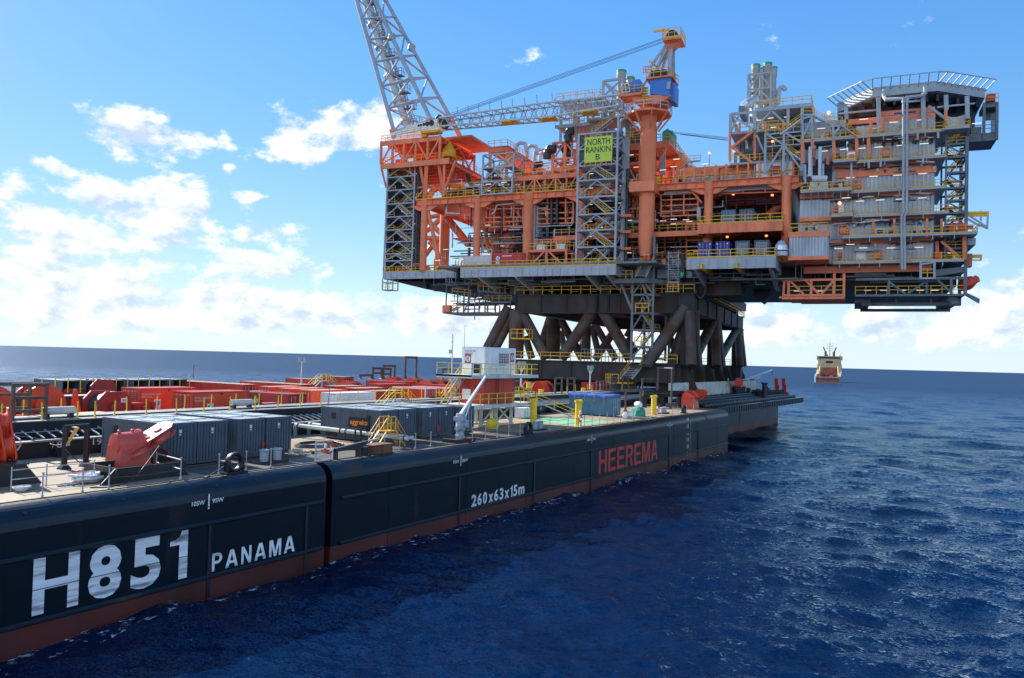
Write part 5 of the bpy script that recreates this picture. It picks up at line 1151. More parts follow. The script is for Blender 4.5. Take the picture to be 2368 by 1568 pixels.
    e = MB(); a, b = G('M',1890,900,0), G('M',1935,840,0); e.bb(a.x, b.x, 0, 2, G('M',1900,960,0).z, b.z); pb(e, 'cabinet', 'orange_dark', t)
    # lifeboat on its slope, with the launch chute
    lb = pthing('lifeboat', 'red lifeboat hanging at the lower right corner of the living quarters', 'lifeboat', G('M',1900,1120,4))
    m = MB(); a, b = G('M',1868,1080,4), G('M',1940,1175,4); d = (b-a); m.lathe([(.3,0),(1.1,d.length*.15),(1.5,d.length*.4),(1.5,d.length*.75),(.9,d.length*.95),(.2,d.length*1.05)], a+Vector((-.3,0,.2)), 14, d); pb(m, 'hull', 'orange_red', lb, True)
    m = MB(); m.lathe([(.5,0),(.7,.5),(.5,1.2)], a.lerp(b,.35)+Vector((.7,0,1.0)), 10, d); pb(m, 'canopy', 'orange_red', lb, True)
    h = MB()
    for dy in (0,1.2): q = G('M',1868,1195,3+dy); r = G('M',2004,1258,3+dy); q2 = G('M',1868,1225,3+dy); r2 = G('M',2000,1302,3+dy); h.prism([q,r,r2,q2], (0,.5,0))
    q = G('M',1740,1240,2); h.tube(q, G('M',1768,1310,2), .75, 12); pb(h, 'launch_chute', 'deck_steel', t)
    # lower truss walkways
    f = MB(); w = 0; za, zb_ = G('M',1300,1075,w).z, G('M',1300,1215,w).z; ua_, ub_ = G('M',855,1215,w).x, G('M',1865,1215,w).x
    f.bb(ua_, ub_, w, 20, zb_-.35, zb_); f.bar((ua_,w,za),(ub_,w,za),.4)
    for x in (1165,1515,1740): f.bar(G('M',x,1080,w), G('M',x,1215,w), .35)
    for (xa,ya,xb,yb) in ((1165,1100,1320,1215),(1500,1105,1340,1210),(1615,1085,1750,1210)): f.bar(G('M',xa,ya,w), G('M',xb,yb,w), .3)
    zl = G('M',1300,1292,4).z; f.bb(ua_+1, ub_, 4, 5.5, zl-.5, zl); f.bb(ua_+1, ub_, 19, 20, zl-.5, zl)
    for x in (990,1235,1555,1700): f.bar(G('M',x,1240,4), G('M',x,1295,4), .3); 
    f.bb(ua_, G('M',990,1260,4).x, 4, 20, zl, zb_-.3); f.bb(G('M',1690,1260,4).x, ub_, 4, 20, zl, zb_-.3)
    f.prism([(G('M',1600,1000,0).x,0,G('M',1600,990,0).z),(xr,0,G('M',1860,960,0).z),(xr,0,G('M',1860,1010,0).z),(G('M',1600,1000,0).x,0,G('M',1600,1050,0).z)], (0,6,0))
    pb(f, 'lower_walkway', 'deck_steel', t)
    m = MB(); rail(m, [(ua_,w,zb_),(ub_,w,zb_)], h=1.3, r=.06); pb(m, 'handrail', 'yellow', t)
    for x in (970,1118,1290,1455,1590): l = MB(); tubelight(l, G('M',x,1180,1.5), 1.5); pb(l, 'strip_lamp', 'tube_light', t)
    b_ = MB(); q = G('M',1520,1060,-2.5)
    for x in (1458,1585): b_.bar(G('M',x,920,-2.5), G('M',x,1065,-2.5), .34)
    b_.bb(G('M',1448,1065,-2.5).x, G('M',1592,1065,-2.5).x, -2.6, -.2, q.z-.3, q.z); b_.bar(G('M',1458,940,-2.5), G('M',1585,925,-2.5), .25); pb(b_, 'hanging_basket', 'grey_steel', t)
    m = MB(); rail(m, [G('M',1450,1060,-2.6), G('M',1590,1060,-2.6)], h=1.3, r=.075, sp=.9); pb(m, 'handrail', 'yellow', t)
    # orange truss gallery
    g = MB(); w = -1.5; z0 = G('M',450,1225,w).z; z1 = G('M',450,1085,w).z; ga, gb, gc = G('M',240,1225,w).x, G('M',660,1225,w).x, G('M',750,1225,w).x
    for u in (ga, (ga+gb)/2, gb, gc): g.bar((u,w,z0-.4),(u,w,z1 if u < gb-.1 else G('M',750,1025,w).z),.4)
    for z in (z1, z0, z0-.5): g.bar((ga-1,w,z),(gc,w,z),.35); g.bar((ga,7,z),(gc,7,z),.35); g.bar((gc,w,z),(gc,8,z),.35)
    for (xa,ya,xb,yb) in ((245,1085,380,1215),(395,1085,520,1215),(660,1085,545,1215),(205,1070,190,1240),(235,1075,240,1240)): g.bar(G('M',xa,ya,w), G('M',xb,yb,w), .34)
    g.bb(ga-1.5, gc, w, 8, z0-.5, z0-.2)
    for k in range(6): g.bar((gc,w+1.5*k,z0-.4),(gc,w+1.5*k,z1),.25)
    pb(g, 'truss_gallery', 'orange', t)
    m = MB(); rail(m, [(ga,w-.05,z0),(gc,w-.05,z0),(gc+.05,7,z0)], h=1.5, r=.06); pb(m, 'handrail', 'yellow', t)
    for x in (318,530): l = MB(); tubelight(l, G('M',x,1187,.5), 1.4); pb(l, 'strip_lamp', 'tube_light', t)
    # helideck
    h = pthing('helideck', 'dark grey helicopter deck with slanted safety nets on top of the living quarters', 'helideck', ((x0+x1)/2,5,ztop+3))
    zf = G('L',1300,405,0).z; P = [G('L',1012,430,0), G('L',1612,382,0)]; zlow = (P[0].z+P[1].z)/2
    A, B_ = Vector((P[0].x,0,zlow)), Vector((P[1].x,0,zlow)); L1 = GZ('L',690,577,zlow); R1 = GZ('L',2050,443,zlow)
    back = 26; poly = [A, B_, R1, Vector((R1.x, R1.y+14, zlow)), Vector((B_.x, back, zlow)), Vector((A.x, back, zlow)), Vector((L1.x, L1.y+12, zlow))]
    if L1.y < back: poly.append(L1)
    m = MB(); m.prism(poly, (0,0,1.5)); pb(m, 'deck_slab', 'grey_steel', h)
    m = MB()
    for k in range(14): u = L1.x+1+(R1.x-L1.x-2)*k/13; yy0 = 1 if A.x < u < B_.x else (1+(A.x-u)/(A.x-L1.x)*L1.y if u < A.x else 1+(u-B_.x)/(R1.x-B_.x)*R1.y); m.bb(u-.2, u+.2, yy0, back-1, zlow-1.3, zlow)
    for w in (3, 12, 20): m.bb(A.x-2, B_.x+2, w, w+.5, zlow-2.2, zlow-1.0)
    pb(m, 'under_beams', 'dark_steel', h)
    m = MB(); out = 2.1
    ring = poly[:4]+( [L1] if L1.y < back else []); edges = [(L1,A),(A,B_),(B_,R1)]
    for a, b in edges:
        d = (b-a).normalized(); nn = Vector((d.y,-d.x,0)); n = 7; zz = Vector((0,0,1.5)); o1 = nn*out+Vector((0,0,2.35))
        m.bar(a+o1, b+o1, .13); m.bar(a+zz, b+zz, .14)
        for k in range(n+1): p = a.lerp(b,k/n); m.bar(p+Vector((0,0,1.1)), p+o1, .16)
    for p, n1, n2 in ((A,(L1,A),(A,B_)),(B_,(A,B_),(B_,R1))):
        e1_ = (n1[1]-n1[0]).normalized(); e2_ = (n2[1]-n2[0]).normalized(); m.bar(p+Vector((e1_.y,-e1_.x,0))*out+Vector((0,0,2.35)), p+Vector((e2_.y,-e2_.x,0))*out+Vector((0,0,2.35)), .2)
    pb(m, 'net_frame', 'grey_steel', h)
    m = MB()
    for x, ya, yb, w in ((1070,440,770,-.6),(1480,400,745,-.6),(1690,420,560,1),(1885,430,640,1),(770,540,640,3),(1130,450,620,5),(1270,440,600,6)): m.bar(G('L',x,ya,w), G('L',x+5,yb,w), .62)
    m.bar(G('L',1530,520,0), G('L',1680,630,0), .4); m.bar(G('L',700,590,2), G('L',1050,555,2), .28); m.bar(G('L',1280,485,0), G('L',1460,470,0), .3); m.bar(G('L',1610,530,1), G('L',1960,495,1), .25); m.bb(G('L',1075,760,-.6).x, G('L',1480,740,-.6).x, -.8, -.2, G('L',1280,765,-.6).z, G('L',1280,738,-.6).z)
    pb(m, 'post', 'grey_steel', h)
    m = MB(); m.bb(x1+.2, R1.x-1, 9, 9.4, Z[5], zlow); m.bb(A.x-3, x1, 12, 12.4, ztop, zlow); pb(m, 'screen', 'dark_cladding', h)
    m = MB(); a, b = G('L',1700,705,0), G('L',1870,590,0); n = 8
    for k in range(n): f0, f1 = k/n, (k+1)/n; m.quad((a.x+(b.x-a.x)*f0,1.2*math.sin(f0*3.14)+.2,a.z),(a.x+(b.x-a.x)*f1,1.2*math.sin(f1*3.14)+.2,a.z),(a.x+(b.x-a.x)*f1,1.2*math.sin(f1*3.14)+.2,b.z),(a.x+(b.x-a.x)*f0,1.2*math.sin(f0*3.14)+.2,b.z))
    pb(m, 'wind_screen', 'pale_steel', h)
    m = MB(); wq = 4; a, b = G('L',1905,845,wq), G('L',2160,790,wq); m.bb(a.x, b.x, wq, wq+6, a.z-.1, a.z+1.2); q = G('L',2040,500,wq); q2 = G('L',2175,490,wq); m.bb(q.x, q2.x, wq, wq+5, q.z-.6, q.z+.2)
    for x in (2045,2165): m.bar(G('L',x,490,wq), G('L',x-5,830,wq), .4); m.bar(G('L',x,490,wq+5), G('L',x-5,830,wq+5), .4)
    for k in range(16): yy = 600+k*12; m.bar(G('L',2105,yy,wq), G('L',2160,yy,wq), .14)
    m.bb(G('L',1925,740,wq).x, G('L',2020,740,wq).x, wq, wq+3, G('L',1970,770,wq).z, G('L',1970,710,wq).z); m.bb(G('L',2045,560,wq+3).x, G('L',2160,560,wq+3).x, wq+3, wq+3.2, G('L',2100,600,wq).z, q.z)
    rail(m, [(a.x,wq,a.z+1.2),(b.x,wq,a.z+1.2)], h=1.3, r=.06); pb(m, 'access_stair', 'deck_steel', h)
    m = MB(); m.bb(G('L',2070,470,wq-.5).x, G('L',2150,470,wq-.5).x, wq-.5, wq+1.5, G('L',2100,472,wq-.5).z, G('L',2100,408,wq-.5).z); pb(m, 'foam_cabinet', 'red', h)
    m = MB(); rail(m, [G('L',2060,478,wq-.6), G('L',2180,478,wq-.6)], h=1.3, r=.06); rail(m, [G('L',1590,745,-1.7), G('L',1690,740,-1.7)], h=1.3); pb(m, 'handrail', 'yellow', h)
living_quarters()

# ------------------------------------------------------------------ pedestal crane
def pedestal_crane():
    w = -1.2; cx = G('E',893,500,w).x; t = pthing('pedestal_crane', 'orange pedestal crane with blue machinery house, ladder mast and long grey lattice boom', 'crane', (cx,w,zBD+1))
    R_ = (G('E',965,500,w).x-G('E',820,500,w).x)/2
    zs = [G('E',880,y,w).z for y in (985,930,820,640)]; zt = G('C',905,890,w).z; zc = G('C',905,815,w).z
    cx2 = G('C',905,890,w).x; dx = (cx2-cx)
    m = MB(); m.lathe([(R_*.72,zs[0]),(R_*.8,zs[1]),(R_*.97,zs[2]),(R_,zs[3]),(R_,zG0-.6)], (cx,w,0), 28); pb(m, 'pedestal', 'orange', t, True)
    m = MB(); m.lathe([(R_*1.02,zG0-.6),(R_*1.02,zG1+.3)], (cx,w,0), 28); m.lathe([(R_*1.0,zG1+.3),(R_*1.0,zt+.8),(R_*1.12,zt+1.2)], (cx,w,0), 28); pb(m, 'pedestal', 'orange', t, True)
    m = MB(); a, b = G('E',735,310,w-2), G('E',965,290,w-2); m.bb(a.x, b.x, w-2.4, w+2.2, zG0-.1, zG1+.05); pb(m, 'collar_girder', 'orange', t)
    m = MB(); m.tube(G('E',830,870,-2.2)+Vector((0,-.3,0)), G('E',838,990,-2.2)+Vector((0,-.3,0)), .2, 6)
    cxx = cx
    m = MB(); n = 8; Rw = (G('C',1125,870,w).x-G('C',700,880,w).x)/2*.98; ring = [Vector((cxx+Rw*math.cos(k*math.pi/4+.39), w+Rw*math.sin(k*math.pi/4+.39), zt+.9)) for k in range(8)]
    m.prism(ring, (0,0,.35))
    for p in ring: m.bar((cxx+(p.x-cxx)*.45,w+(p.y-w)*.45,zt-1.8),(p.x*.94+cxx*.06,p.y,zt+.9),.3)
    pb(m, 'walkway', 'orange', t)
    m = MB(); rail(m, [p+Vector((0,0,.35)) for p in ring], h=1.5, r=.065, closed=True); pb(m, 'handrail', 'pale_steel', t)
    m = MB(); m.lathe([(R_*.98,zt+1.2),(R_*1.05,zt+2),(R_*1.05,zt+2.5),(R_*1.12,zt+2.6),(R_*1.12,zt+3.2),(R_*1.0,zt+3.3)], (cxx,w,0), 28); pb(m, 'slew_ring', 'orange', t, True)
    # slewing house
    def C_(x, y, ww=w): return G('C',x,y,ww)
    m = MB(); q = [C_(770,690), C_(1140,680), C_(1128,705), C_(1005,768), C_(820,745), C_(768,705)]; d_ = 4.6; m.prism([p+Vector((0,-2.3,0)) for p in q], (0,d_,0)); pb(m, 'slew_base', 'orange', t)
    m = MB(); a, b = C_(920,658,w-2.4), C_(1108,492,w-2.4); zmid = C_(1000,535).z
    m.bb(a.x, b.x, w-2.4, w+2.4, a.z+.4, zmid-.05); m.bb(a.x, b.x-.2, w-2.3, w+2.3, zmid, b.z); m.prism([(a.x,w-2.4,a.z+.4),(a.x+2.2,w-2.4,a.z),(b.x,w-2.4,a.z-.5),(b.x,w-2.4,a.z+.4)], (0,4.8,0))
    a2, b2 = C_(1112,710,w-1), C_(1155,540,w-1); m.bb(a2.x, b2.x, w-1.4, w+2.2, a2.z, b2.z); pb(m, 'machinery_house', 'blue', t)
    m = MB(); a, b = C_(885,490,w-2.6), C_(1130,470,w-2.6); z = a.z-.3; m.bb(a.x, b.x, w-2.8, w+2.8, z, z+.3); a, b = C_(645,648,w-2.4), C_(855,635,w-2.4); m.bb(a.x, b.x, w-3, w+1, a.z-.5, a.z); m.prism([(a.x+2,w-2,a.z-.5),(b.x+1.5,w-2,a.z-.5),(b.x+1.5,w-2,a.z-2),(b.x-.5,w-2,a.z-2)], (0,3,0)); pb(m, 'house_deck', 'orange', t)
    m = MB(); rail(m, [(C_(890,480,w-2.7).x,w-2.8,z+.3),(C_(1090,480,w-2.7).x,w-2.8,z+.3),(C_(1128,480,w-2.7).x,w+2.5,z+.3)], h=1.45, r=.08, sp=1.3); rail(m, [(a.x,w-3,a.z),(b.x,w-3,a.z)], h=1.3, r=.06); rail(m, [(a.x,w-3,a.z),(a.x,w+1,a.z)], h=1.2); pb(m, 'handrail', 'yellow', t)
    m = MB()
    for k in range(6): zz = C_(880,590+k*25,w-2).z; m.lathe([(.55,-.04),(.6,-.04),(.6,.04),(.55,.04)], (C_(880,600,w-2).x,w-2.4,zz), 8)
    for ux in (860,875,890,905): m.bar(C_(ux,580,w-2.8), C_(ux,735,w-2.8), .08)
    pb(m, 'caged_ladder', 'yellow', t)
    m = MB(); a, b = C_(728,625,w-2.4), C_(830,525,w-2.4); m.bb(a.x, b.x, w-2.6, w+.6, a.z, b.z); a3, b3 = C_(765,530,w-2), C_(828,500,w-2); m.bb(a3.x, b3.x, w-2, w+.4, a3.z, b3.z); c3 = C_(660,625,w-2.4); m.bb(c3.x+.5, a.x, w-2.6, w+.6, c3.z-.4, c3.z+.2); pb(m, 'cab', 'blue', t)
    m = MB(); c3 = C_(657,620,w-2.4); c4 = C_(728,545,w-2.4); m.bb(c3.x+.4, c4.x, w-2.55, w+.5, c3.z, c4.z); pb(m, 'cab_window', 'glass', t)
    m = MB()
    for x in (657,690,727): m.bar(C_(x,622,w-2.65)+Vector((.2,0,0)), C_(x,545,w-2.65), .16)
    for y in (547,622,585): m.bar(C_(657,y,w-2.65), C_(728,y-4,w-2.65), .14)
    pb(m, 'window_frame', 'white', t)
    m = MB(); m.bb(C_(935,480,w-1).x, C_(1075,480,w-1).x, w-1.5, w+1.5, z+.3, C_(1000,425,w-1).z); pb(m, 'winch', 'black', t)
    # A-frame mast
    m = MB()
    for dw in (-1.6, 1.6):
        m.bar(C_(1128,180,w)+Vector((0,dw*.4,0)), C_(1118,640,w)+Vector((0,dw*1.5,0)), .55); m.bar(C_(1090,180,w)+Vector((0,dw*.4,0)), C_(945,420,w)+Vector((0,dw,0)), .5); m.bar(C_(1100,180,w)+Vector((0,dw*.4,0)), C_(1005,415,w)+Vector((0,dw,0)), .4)
    m.bar(C_(945,420,w), C_(840,600,w), .35); m.bar(C_(1045,290,w)+Vector((0,-1,0)), C_(1045,290,w)+Vector((0,1,0)), .35)
    pb(m, 'mast', 'grey_steel', t)
    m = MB()
    for x in (1090,1112): m.bar(C_(x+3,190,w-1.2), C_(x-5,420,w-1.2), .1)
    for k in range(26): y = 192+k*8.7; m.bar(C_(1092,y,w-1.2), C_(1112,y,w-1.2), .07)
    for (x,y) in ((860,400),(880,380),(905,375),(930,390)): m.bar(C_(x,y+60,w-2.3), C_(x,y,w-2.3), .12)
    for y in (385,410,435): m.bar(C_(855,y,w-2.3), C_(940,y+5,w-2.3), .12)
    pb(m, 'mast_ladder', 'orange', t)
    m = MB(); a, b = C_(1045,165,w-1.5), C_(1210,185,w-1.5); zz = C_(1100,165,w).z; m.bb(a.x, b.x, w-2.2, w+2.2, zz-.35, zz); m.prism([(C_(1060,170,w).x,w-1,zz-.35),(C_(1200,170,w).x,w-1,zz-.35),(C_(1150,200,w).x,w-1,zz-1.3),(C_(1080,200,w).x,w-1,zz-1.0)], (0,2,0)); pb(m, 'mast_platform', 'orange', t)
    m = MB(); rail(m, [(a.x,w-2.2,zz),(b.x,w-2.2,zz),(b.x,w+2.2,zz),(a.x,w+2.2,zz)], h=1.7, r=.06, sp=1.2, closed=True); m.bar(C_(1098,160,w), C_(1098,45,w), .34); m.bar(C_(1100,46,w), C_(955,62,w), .34); m.bb(a.x, b.x, w-2.25, w-2.2, zz-.1, zz+.25); m.bar(C_(915,335,w-1), C_(1000,400,w-1), .34); m.bar(C_(915,340,w-1), C_(980,340,w-1), .2); pb(m, 'mast_rail', 'yellow', t)
    m = MB(); m.lathe([(.9,-.4),(1.05,-.4),(1.05,.4),(.9,.4)], C_(1128,105,w), 14, (0,1,0)); pb(m, 'sheave', 'black', t)
    m = MB(); m.bar(C_(1212,190,w), C_(1213,75,w), .1); pb(m, 'aerial', 'orange', t)
    # boom
    def bc(f, top, far):
        U_ = [(850,1105),(1844,965),(2500,895)] if top else [(850,1183),(1844,1097),(2500,990)]
        a, b, c = U_; x = a[0]+(c[0]-a[0])*f
        y = a[1]+(b[1]-a[1])*(x-a[0])/(b[0]-a[0]) if x < b[0] else b[1]+(c[1]-b[1])*(x-b[0])/(c[0]-b[0])
        p = G('A',x,y,w); return p+Vector((0,1.3 if far else -1.3,0))
    m = MB(); n = 34
    for top in (0,1):
        for far in (0,1):
            for k in range(n): m.tube(bc(k/n,top,far), bc((k+1)/n,top,far), .2, 6)
    pb(m, 'boom_chord', 'pale_steel', t, True)
    m = MB()
    for far in (0,1):
        for k in range(n): m.bar(bc(k/n,k%2,far), bc((k+1)/n,(k+1)%2,far), .14)
    for top in (0,1):
        for k in range(n): m.bar(bc(k/n,top,k%2), bc((k+1)/n,top,(k+1)%2), .13)
    for x in (920,1020,1120,1215,1318,1425,1525,1638,1750,1890): f = (x-850)/1650; m.bar(bc(f,1,0), bc(f,1,0)+Vector((-.2,0,1.7)), .13)
    pb(m, 'boom_lacing', 'grey_steel', t)
    m = MB()
    for x in (1470,1830,2205): f = (x-850)/1650; q = bc(f,0,0); m.box(q+Vector((0,1.2,0)), (3,2.6,.45))
    for k in range(20): f = .03+k*.045; q = bc(f,0,0); m.box(q+Vector((0,0,-.2)), (.3,.3,.35))
    pb(m, 'boom_walkway', 'yellow', t)
    m = MB(); q = [G('A',x,y,w) for x, y in ((840,1115),(835,1195),(650,1225),(410,1272),(405,1250),(655,1160))]; m.prism([p+Vector((0,-1.5,0)) for p in q], (0,.4,0)); m.prism([p+Vector((0,1.3,0)) for p in q], (0,.4,0)); pb(m, 'boom_head', 'white', t)
    m = MB()
    for x, y, r in ((785,1155,.62),(746,1162,.5),(715,1168,.33),(688,1174,.26),(668,1178,.26)): m.lathe([(r,0),(r,.06)], G('A',x,y,w)+Vector((0,-1.5,0)), 14, (0,-1,0))
    for x, y in ((830,1105),(870,1150)): m.lathe([(.7,-.7),(.9,-.6),(.9,.6),(.7,.7)], G('A',x,y,w), 12, (0,1,0))
    pb(m, 'sheave', 'black', t)
    m = MB(); q0, q1 = G('A',420,1255,w-1.5), G('A',840,1180,w-1.5); rail(m, [q0, G('A',650,1205,w-1.5), q1], h=1.0, r=.05); q = G('A',755,1225,w); m.box(q, (4,2,.5)); m.box(G('A',690,1240,w), (1.2,1,1.2)); pb(m, 'head_fittings', 'yellow', t)
    m = MB(); a, b = G('A',1138,1118,w-1.4), G('A',1208,1082,w-1.4); m.prism([Vector((a.x,w-1.5,a.z-.05)),Vector((b.x,w-1.5,a.z+.55)),Vector((b.x,w-1.5,b.z+.1)),Vector((a.x,w-1.5,b.z-.5))], (0,.08,0)); pb(m, 'name_plate', 'white', t)
    o = text('crane_lettering', 'KENZ', 'red', (a.x+.2,w-1.5,a.z+.2), (1,0,.14), (0,0,1), (b.x-a.x)*.85, (b.z-a.z)*.6, t, .03, .02); o.location = -BASE[t.name]
    m = MB()
    for i, (yy, ye) in enumerate(((120,1068),(130,1083),(148,1090),(160,1100))):
        m.bar(C_(1050,yy,w), G('A',870,ye,w), .06)
    pb(m, 'luffing_rope', 'wire', t)
pedestal_crane()
# ------------------------------------------------------------------ steel support frame between the barge and the platform
def support_frame():
    w0 = 1.0; c = G('z4',640,215,w0); ur = c.x; ul = G('U',835,565,w0).x
    z1 = G('U',1000,425,w0).z; z0 = G('U',1000,572,w0).z; zr = GZ('z4',1090,315,z0); wr = 71.0
    lz1 = G('U',1300,1030,w0).z; lz0 = G('U',1300,1185,w0).z; lr = G('z4',470,725,w0).x
    t = pthing('support_frame', 'rusty brown support frame of splayed tube legs between barge and platform', 'support frame', ((ul+ur)/2, 20, lz0))
    m = MB()
    for w in (w0, wr-2): m.bb(ul, ur, w, w+2, z0, z1); m.bb(ul-.3, ur+.3, w-.3, w+2.3, z1, z1+.25); m.bb(ul-.3, ur+.3, w-.3, w+2.3, z0-.25, z0)
    for u in (ul, (ul+ur)/2, ur-1.6): m.bb(u, u+1.6, w0+2, wr-2, z0, z1)
    m.bb(ul+1, ur-1, w0+2.2, wr-2.2, z1-.6, z1-.2)
    k = ul
    while k < ur: m.bb(k, k+.15, w0-.25, w0, z0, z1); k += 5.3
    for k in range(6): w = w0+3+k*(wr-w0-4)/6; m.bb(ur, ur+.25, w, w+.3, z0, z1)
    m.bb(ul, ul+5, w0+10, wr-25, z1, z1+2.6); m.bb(-6, 4, w0+2, w0+8, z1, zBD-1.5); m.bb(G('U',785,350,w0).x, G('U',910,350,w0).x, w0, w0+3, z1+.3, zBD-1)
    for x in (1540, 1650): q = G('U',x,500,w0-.3); m.tube((q.x,w0+.2,z0-.3),(q.x,w0+.2,z1),1.15,16)
    m.bb(ul-2, ur, 46.5, wr+6, zBD-3.2, zBD-1.2); m.bb(ur-4, ur-1, 20, 23, z1, zBD-1.5); m.bb(ur-4, ur-1, wr-6, wr-2, z1, zBD-3)  # first slab is added under the platform to shade the girder's rear
    pb(m, 'upper_girder', 'rusty', t)
    m = MB(); u2 = G('U',520,1020,w0).x; m.bb(u2, lr, w0-1, w0+2.5, lz0, lz1); m.bb(u2-.3, lr+.5, w0-1.4, w0+2.8, lz1, lz1+.2); m.bb(ul, lr+3, wr-2.5, wr+1, lz0, lz1); m.bb(ul, ul+2.5, w0, wr, lz0, lz1); m.bb(lr-2.5, lr, w0, wr+8, lz0, lz1-.1)
    k = ul
    while k < lr: m.bb(k, k+.15, w0-1.25, w0-1, lz0, lz1); k += 6.1
    m.bb(ul-.2, lr+.2, w0-1.3, w0+2.7, lz0-.2, lz0)
    # grillage down to the skidways, with gussets on the side we see
    zg = FB+2.1; e = GZ('z4',1195,735,lz1); we = 82.0
    m.bb(lr-3, lr+.8, w0, we, zg, lz1-.05); m.bb(ul, ul+3, w0, we, zg, lz0); m.bb(ul+3, lr-3, w0+18, w0+20, zg, lz0)
    n = 7
    for k in range(n):
        w = w0+2+k*(we-w0-5)/(n-1); m.prism([(lr+.8,w,zg),(lr+3.4,w,zg),(lr+1.6,w,lz1-.2),(lr+.8,w,lz1-.2)], (0,.3,0)); m.prism([(lr+.8,w+1.6,zg),(lr+3.4,w+1.6,zg),(lr+1.6,w+1.6,lz1-.2),(lr+.8,w+1.6,lz1-.2)], (0,.3,0)); m.box((lr+2,w+.95,zg+.2),(3,2.6,.4))
    pb(m, 'lower_girder', 'rusty', t)
    legs = []
    def leg(k, x0, y0, x1, y1, w_0, w_1, r, r2=None, n=16): 
        mm = MB(); mm.tube(G(k,x0,y0,w_0), G(k,x1,y1,w_1), r, n, r2); pb(mm, 'tube_leg', 'rusty_tube', t, True)
    wm, wb = (w0+wr)/2, wr-1
    for (x0,y0,x1,y1,a,b,r) in ((770,530,522,1010,w0+1,w0+1,1.0),(835,560,600,1010,w0+1.5,w0+1.5,.85),(850,560,838,1000,w0+1,w0+1,1.55),(890,570,1120,1000,w0+1,w0+1,1.05),(1545,570,1255,1000,w0+1,w0+1,1.1),(1640,560,1895,1000,w0+1,w0+1,1.1),
            (925,800,985,1000,wm,wm,.9),(1170,590,1070,900,wm,wm,1.1),(1185,590,1180,1010,wm,wm,1.75),(1225,600,1450,1000,wm,wm,1.0),(1245,750,1310,1000,wb,wb,1.0),(1480,620,1475,1010,wb,wb,1.6),(1540,640,1760,1010,wb,wb,1.0),(1830,620,1570,1010,wb,wb,1.1),(1540,700,1610,1000,wb,wb,.9),(1960,620,1860,800,wb,wb,.9)):
        leg('U',x0,y0,x1,y1,a,b,r)
    for (x0,y0,x1,y1,a,b,r) in ((560,185,190,725,w0,w0-3,1.15),(595,220,440,720,w0+2,w0+1,1.1),(620,215,630,725,w0+2,w0+2,1.3),(100,600,20,470,wb,wb,1.0),(300,320,520,640,wm,wm,1.0)):
        leg('z4',x0,y0,x1,y1,a,b,r)
    # flat plated columns and slanting tubes on the right-hand side
    zt = z0; zb = lz1-.1
    pl = MB()
    for (xa, xb, xc, xd) in ((575,640,515,690),(805,872,790,910),(1020,1082,985,1125)):
        hw = 1.5; wt = min((w0+1+.5*q for q in range(140)), key=lambda w: abs(G('z4',(xa+xb)/2,300,w).x-(ur-.9)))
        pl.prism([(ur-2.4,wt-hw,zb),(ur+1.2,wt-hw,zb),(ur,wt-hw,zt+.4),(ur-2.4,wt-hw,zt+.4)], (0,2*hw,0)); pl.prism([(ur-.6,wt-hw-1.8,zb),(ur-.6,wt+hw+1.8,zb),(ur-.6,wt+hw,zt+.4),(ur-.6,wt-hw,zt+.4)], (.6,0,0))
        legs.append(wt)
    pb(pl, 'plated_column', 'rusty', t)
    for i, wt in enumerate(legs):
        mm = MB()
        if i > 0: mm.tube((ur-1.2,wt-1.5,zt),(ur-1.2,legs[i-1]+2.6,zb),1.0,14); 
        mm.tube((ur-.8,wt-2.0,zt),(ur+.2,wt-4.6,zb),.95,14); pb(mm, 'tube_leg', 'rusty_tube', t, True)
    for pts, nm in (([(ul,w0-.5,z1+.3),(ur,w0-.5,z1+.3),(ur+.3,wr,z1+.3)],0), ([(ul,w0-1.4,lz1+.2),(lr+.5,w0-1.4,lz1+.2)],1), ([(ul,wr,lz1+.2),(lr,wr,lz1+.2)],2)):
        m = MB(); rail(m, pts, h=1.5, r=.075, sp=2.0); pb(m, 'handrail', 'yellow', t)
    m = MB(); q0, q1 = G('U',1440,960,8), G('U',1890,960,8)
    for k in range(15): u = q0.x+(q1.x-q0.x)*k/14; m.bar((u,8,lz1),(u,8,lz1+2.6),.12)
    for z in (1.2,2.6): m.bar((q0.x,8,lz1+z),(q1.x,8,lz1+z),.12)
    pb(m, 'scaffold_rail', 'grey_steel', t)
    m = MB(); a, b = G('U',800,812,w0-1.5), G('U',972,805,w0-1.5); m.bb(a.x, b.x, w0-2, w0+1, a.z-.25, a.z); rail(m, [(a.x,w0-2,a.z),(b.x,w0-2,a.z),(b.x,w0+1,a.z)], h=1.7, r=.08, sp=1.2); pb(m, 'walkway_balcony', 'yellow', t)
    # yellow stairs down to the barge deck
    st, rl = MB(), MB(); a = G('U',1800,1190,w0-4); b = G('U',1900,1065,w0-4); stair(st, rl, a, b, (1,0,0), 2.2); pb(st, 'stairs', 'grey_steel', t); pb(rl, 'handrail', 'yellow', t)
    m = MB(); q, q2 = G('U',1680,1215,w0-4), G('U',1800,1205,w0-4); m.bb(q.x, q2.x+2, w0-5, w0-2, q.z-.3, q.z); rail(m, [(q.x,w0-5,q.z),(q2.x,w0-5,q.z)], h=1.4, r=.08, sp=1); rail(m, [(q.x,w0-5,q.z),(q.x,w0-2,q.z)], h=1.4, r=.08, sp=1); pb(m, 'landing', 'yellow', t)
    m = MB(); q = G('U',2000,1062,w0-4); m.bb(G('U',1890,1060,w0-4).x, G('U',2062,1060,w0-4).x, w0-5, w0-.5, q.z-.35, q.z); pb(m, 'stair_head', 'rusty', t)
    for x in (960,1160,1390,1560,1700): l = MB(); tubelight(l, G('U',x,385,w0+3), 1.6); pb(l, 'lamp', 'white', t)
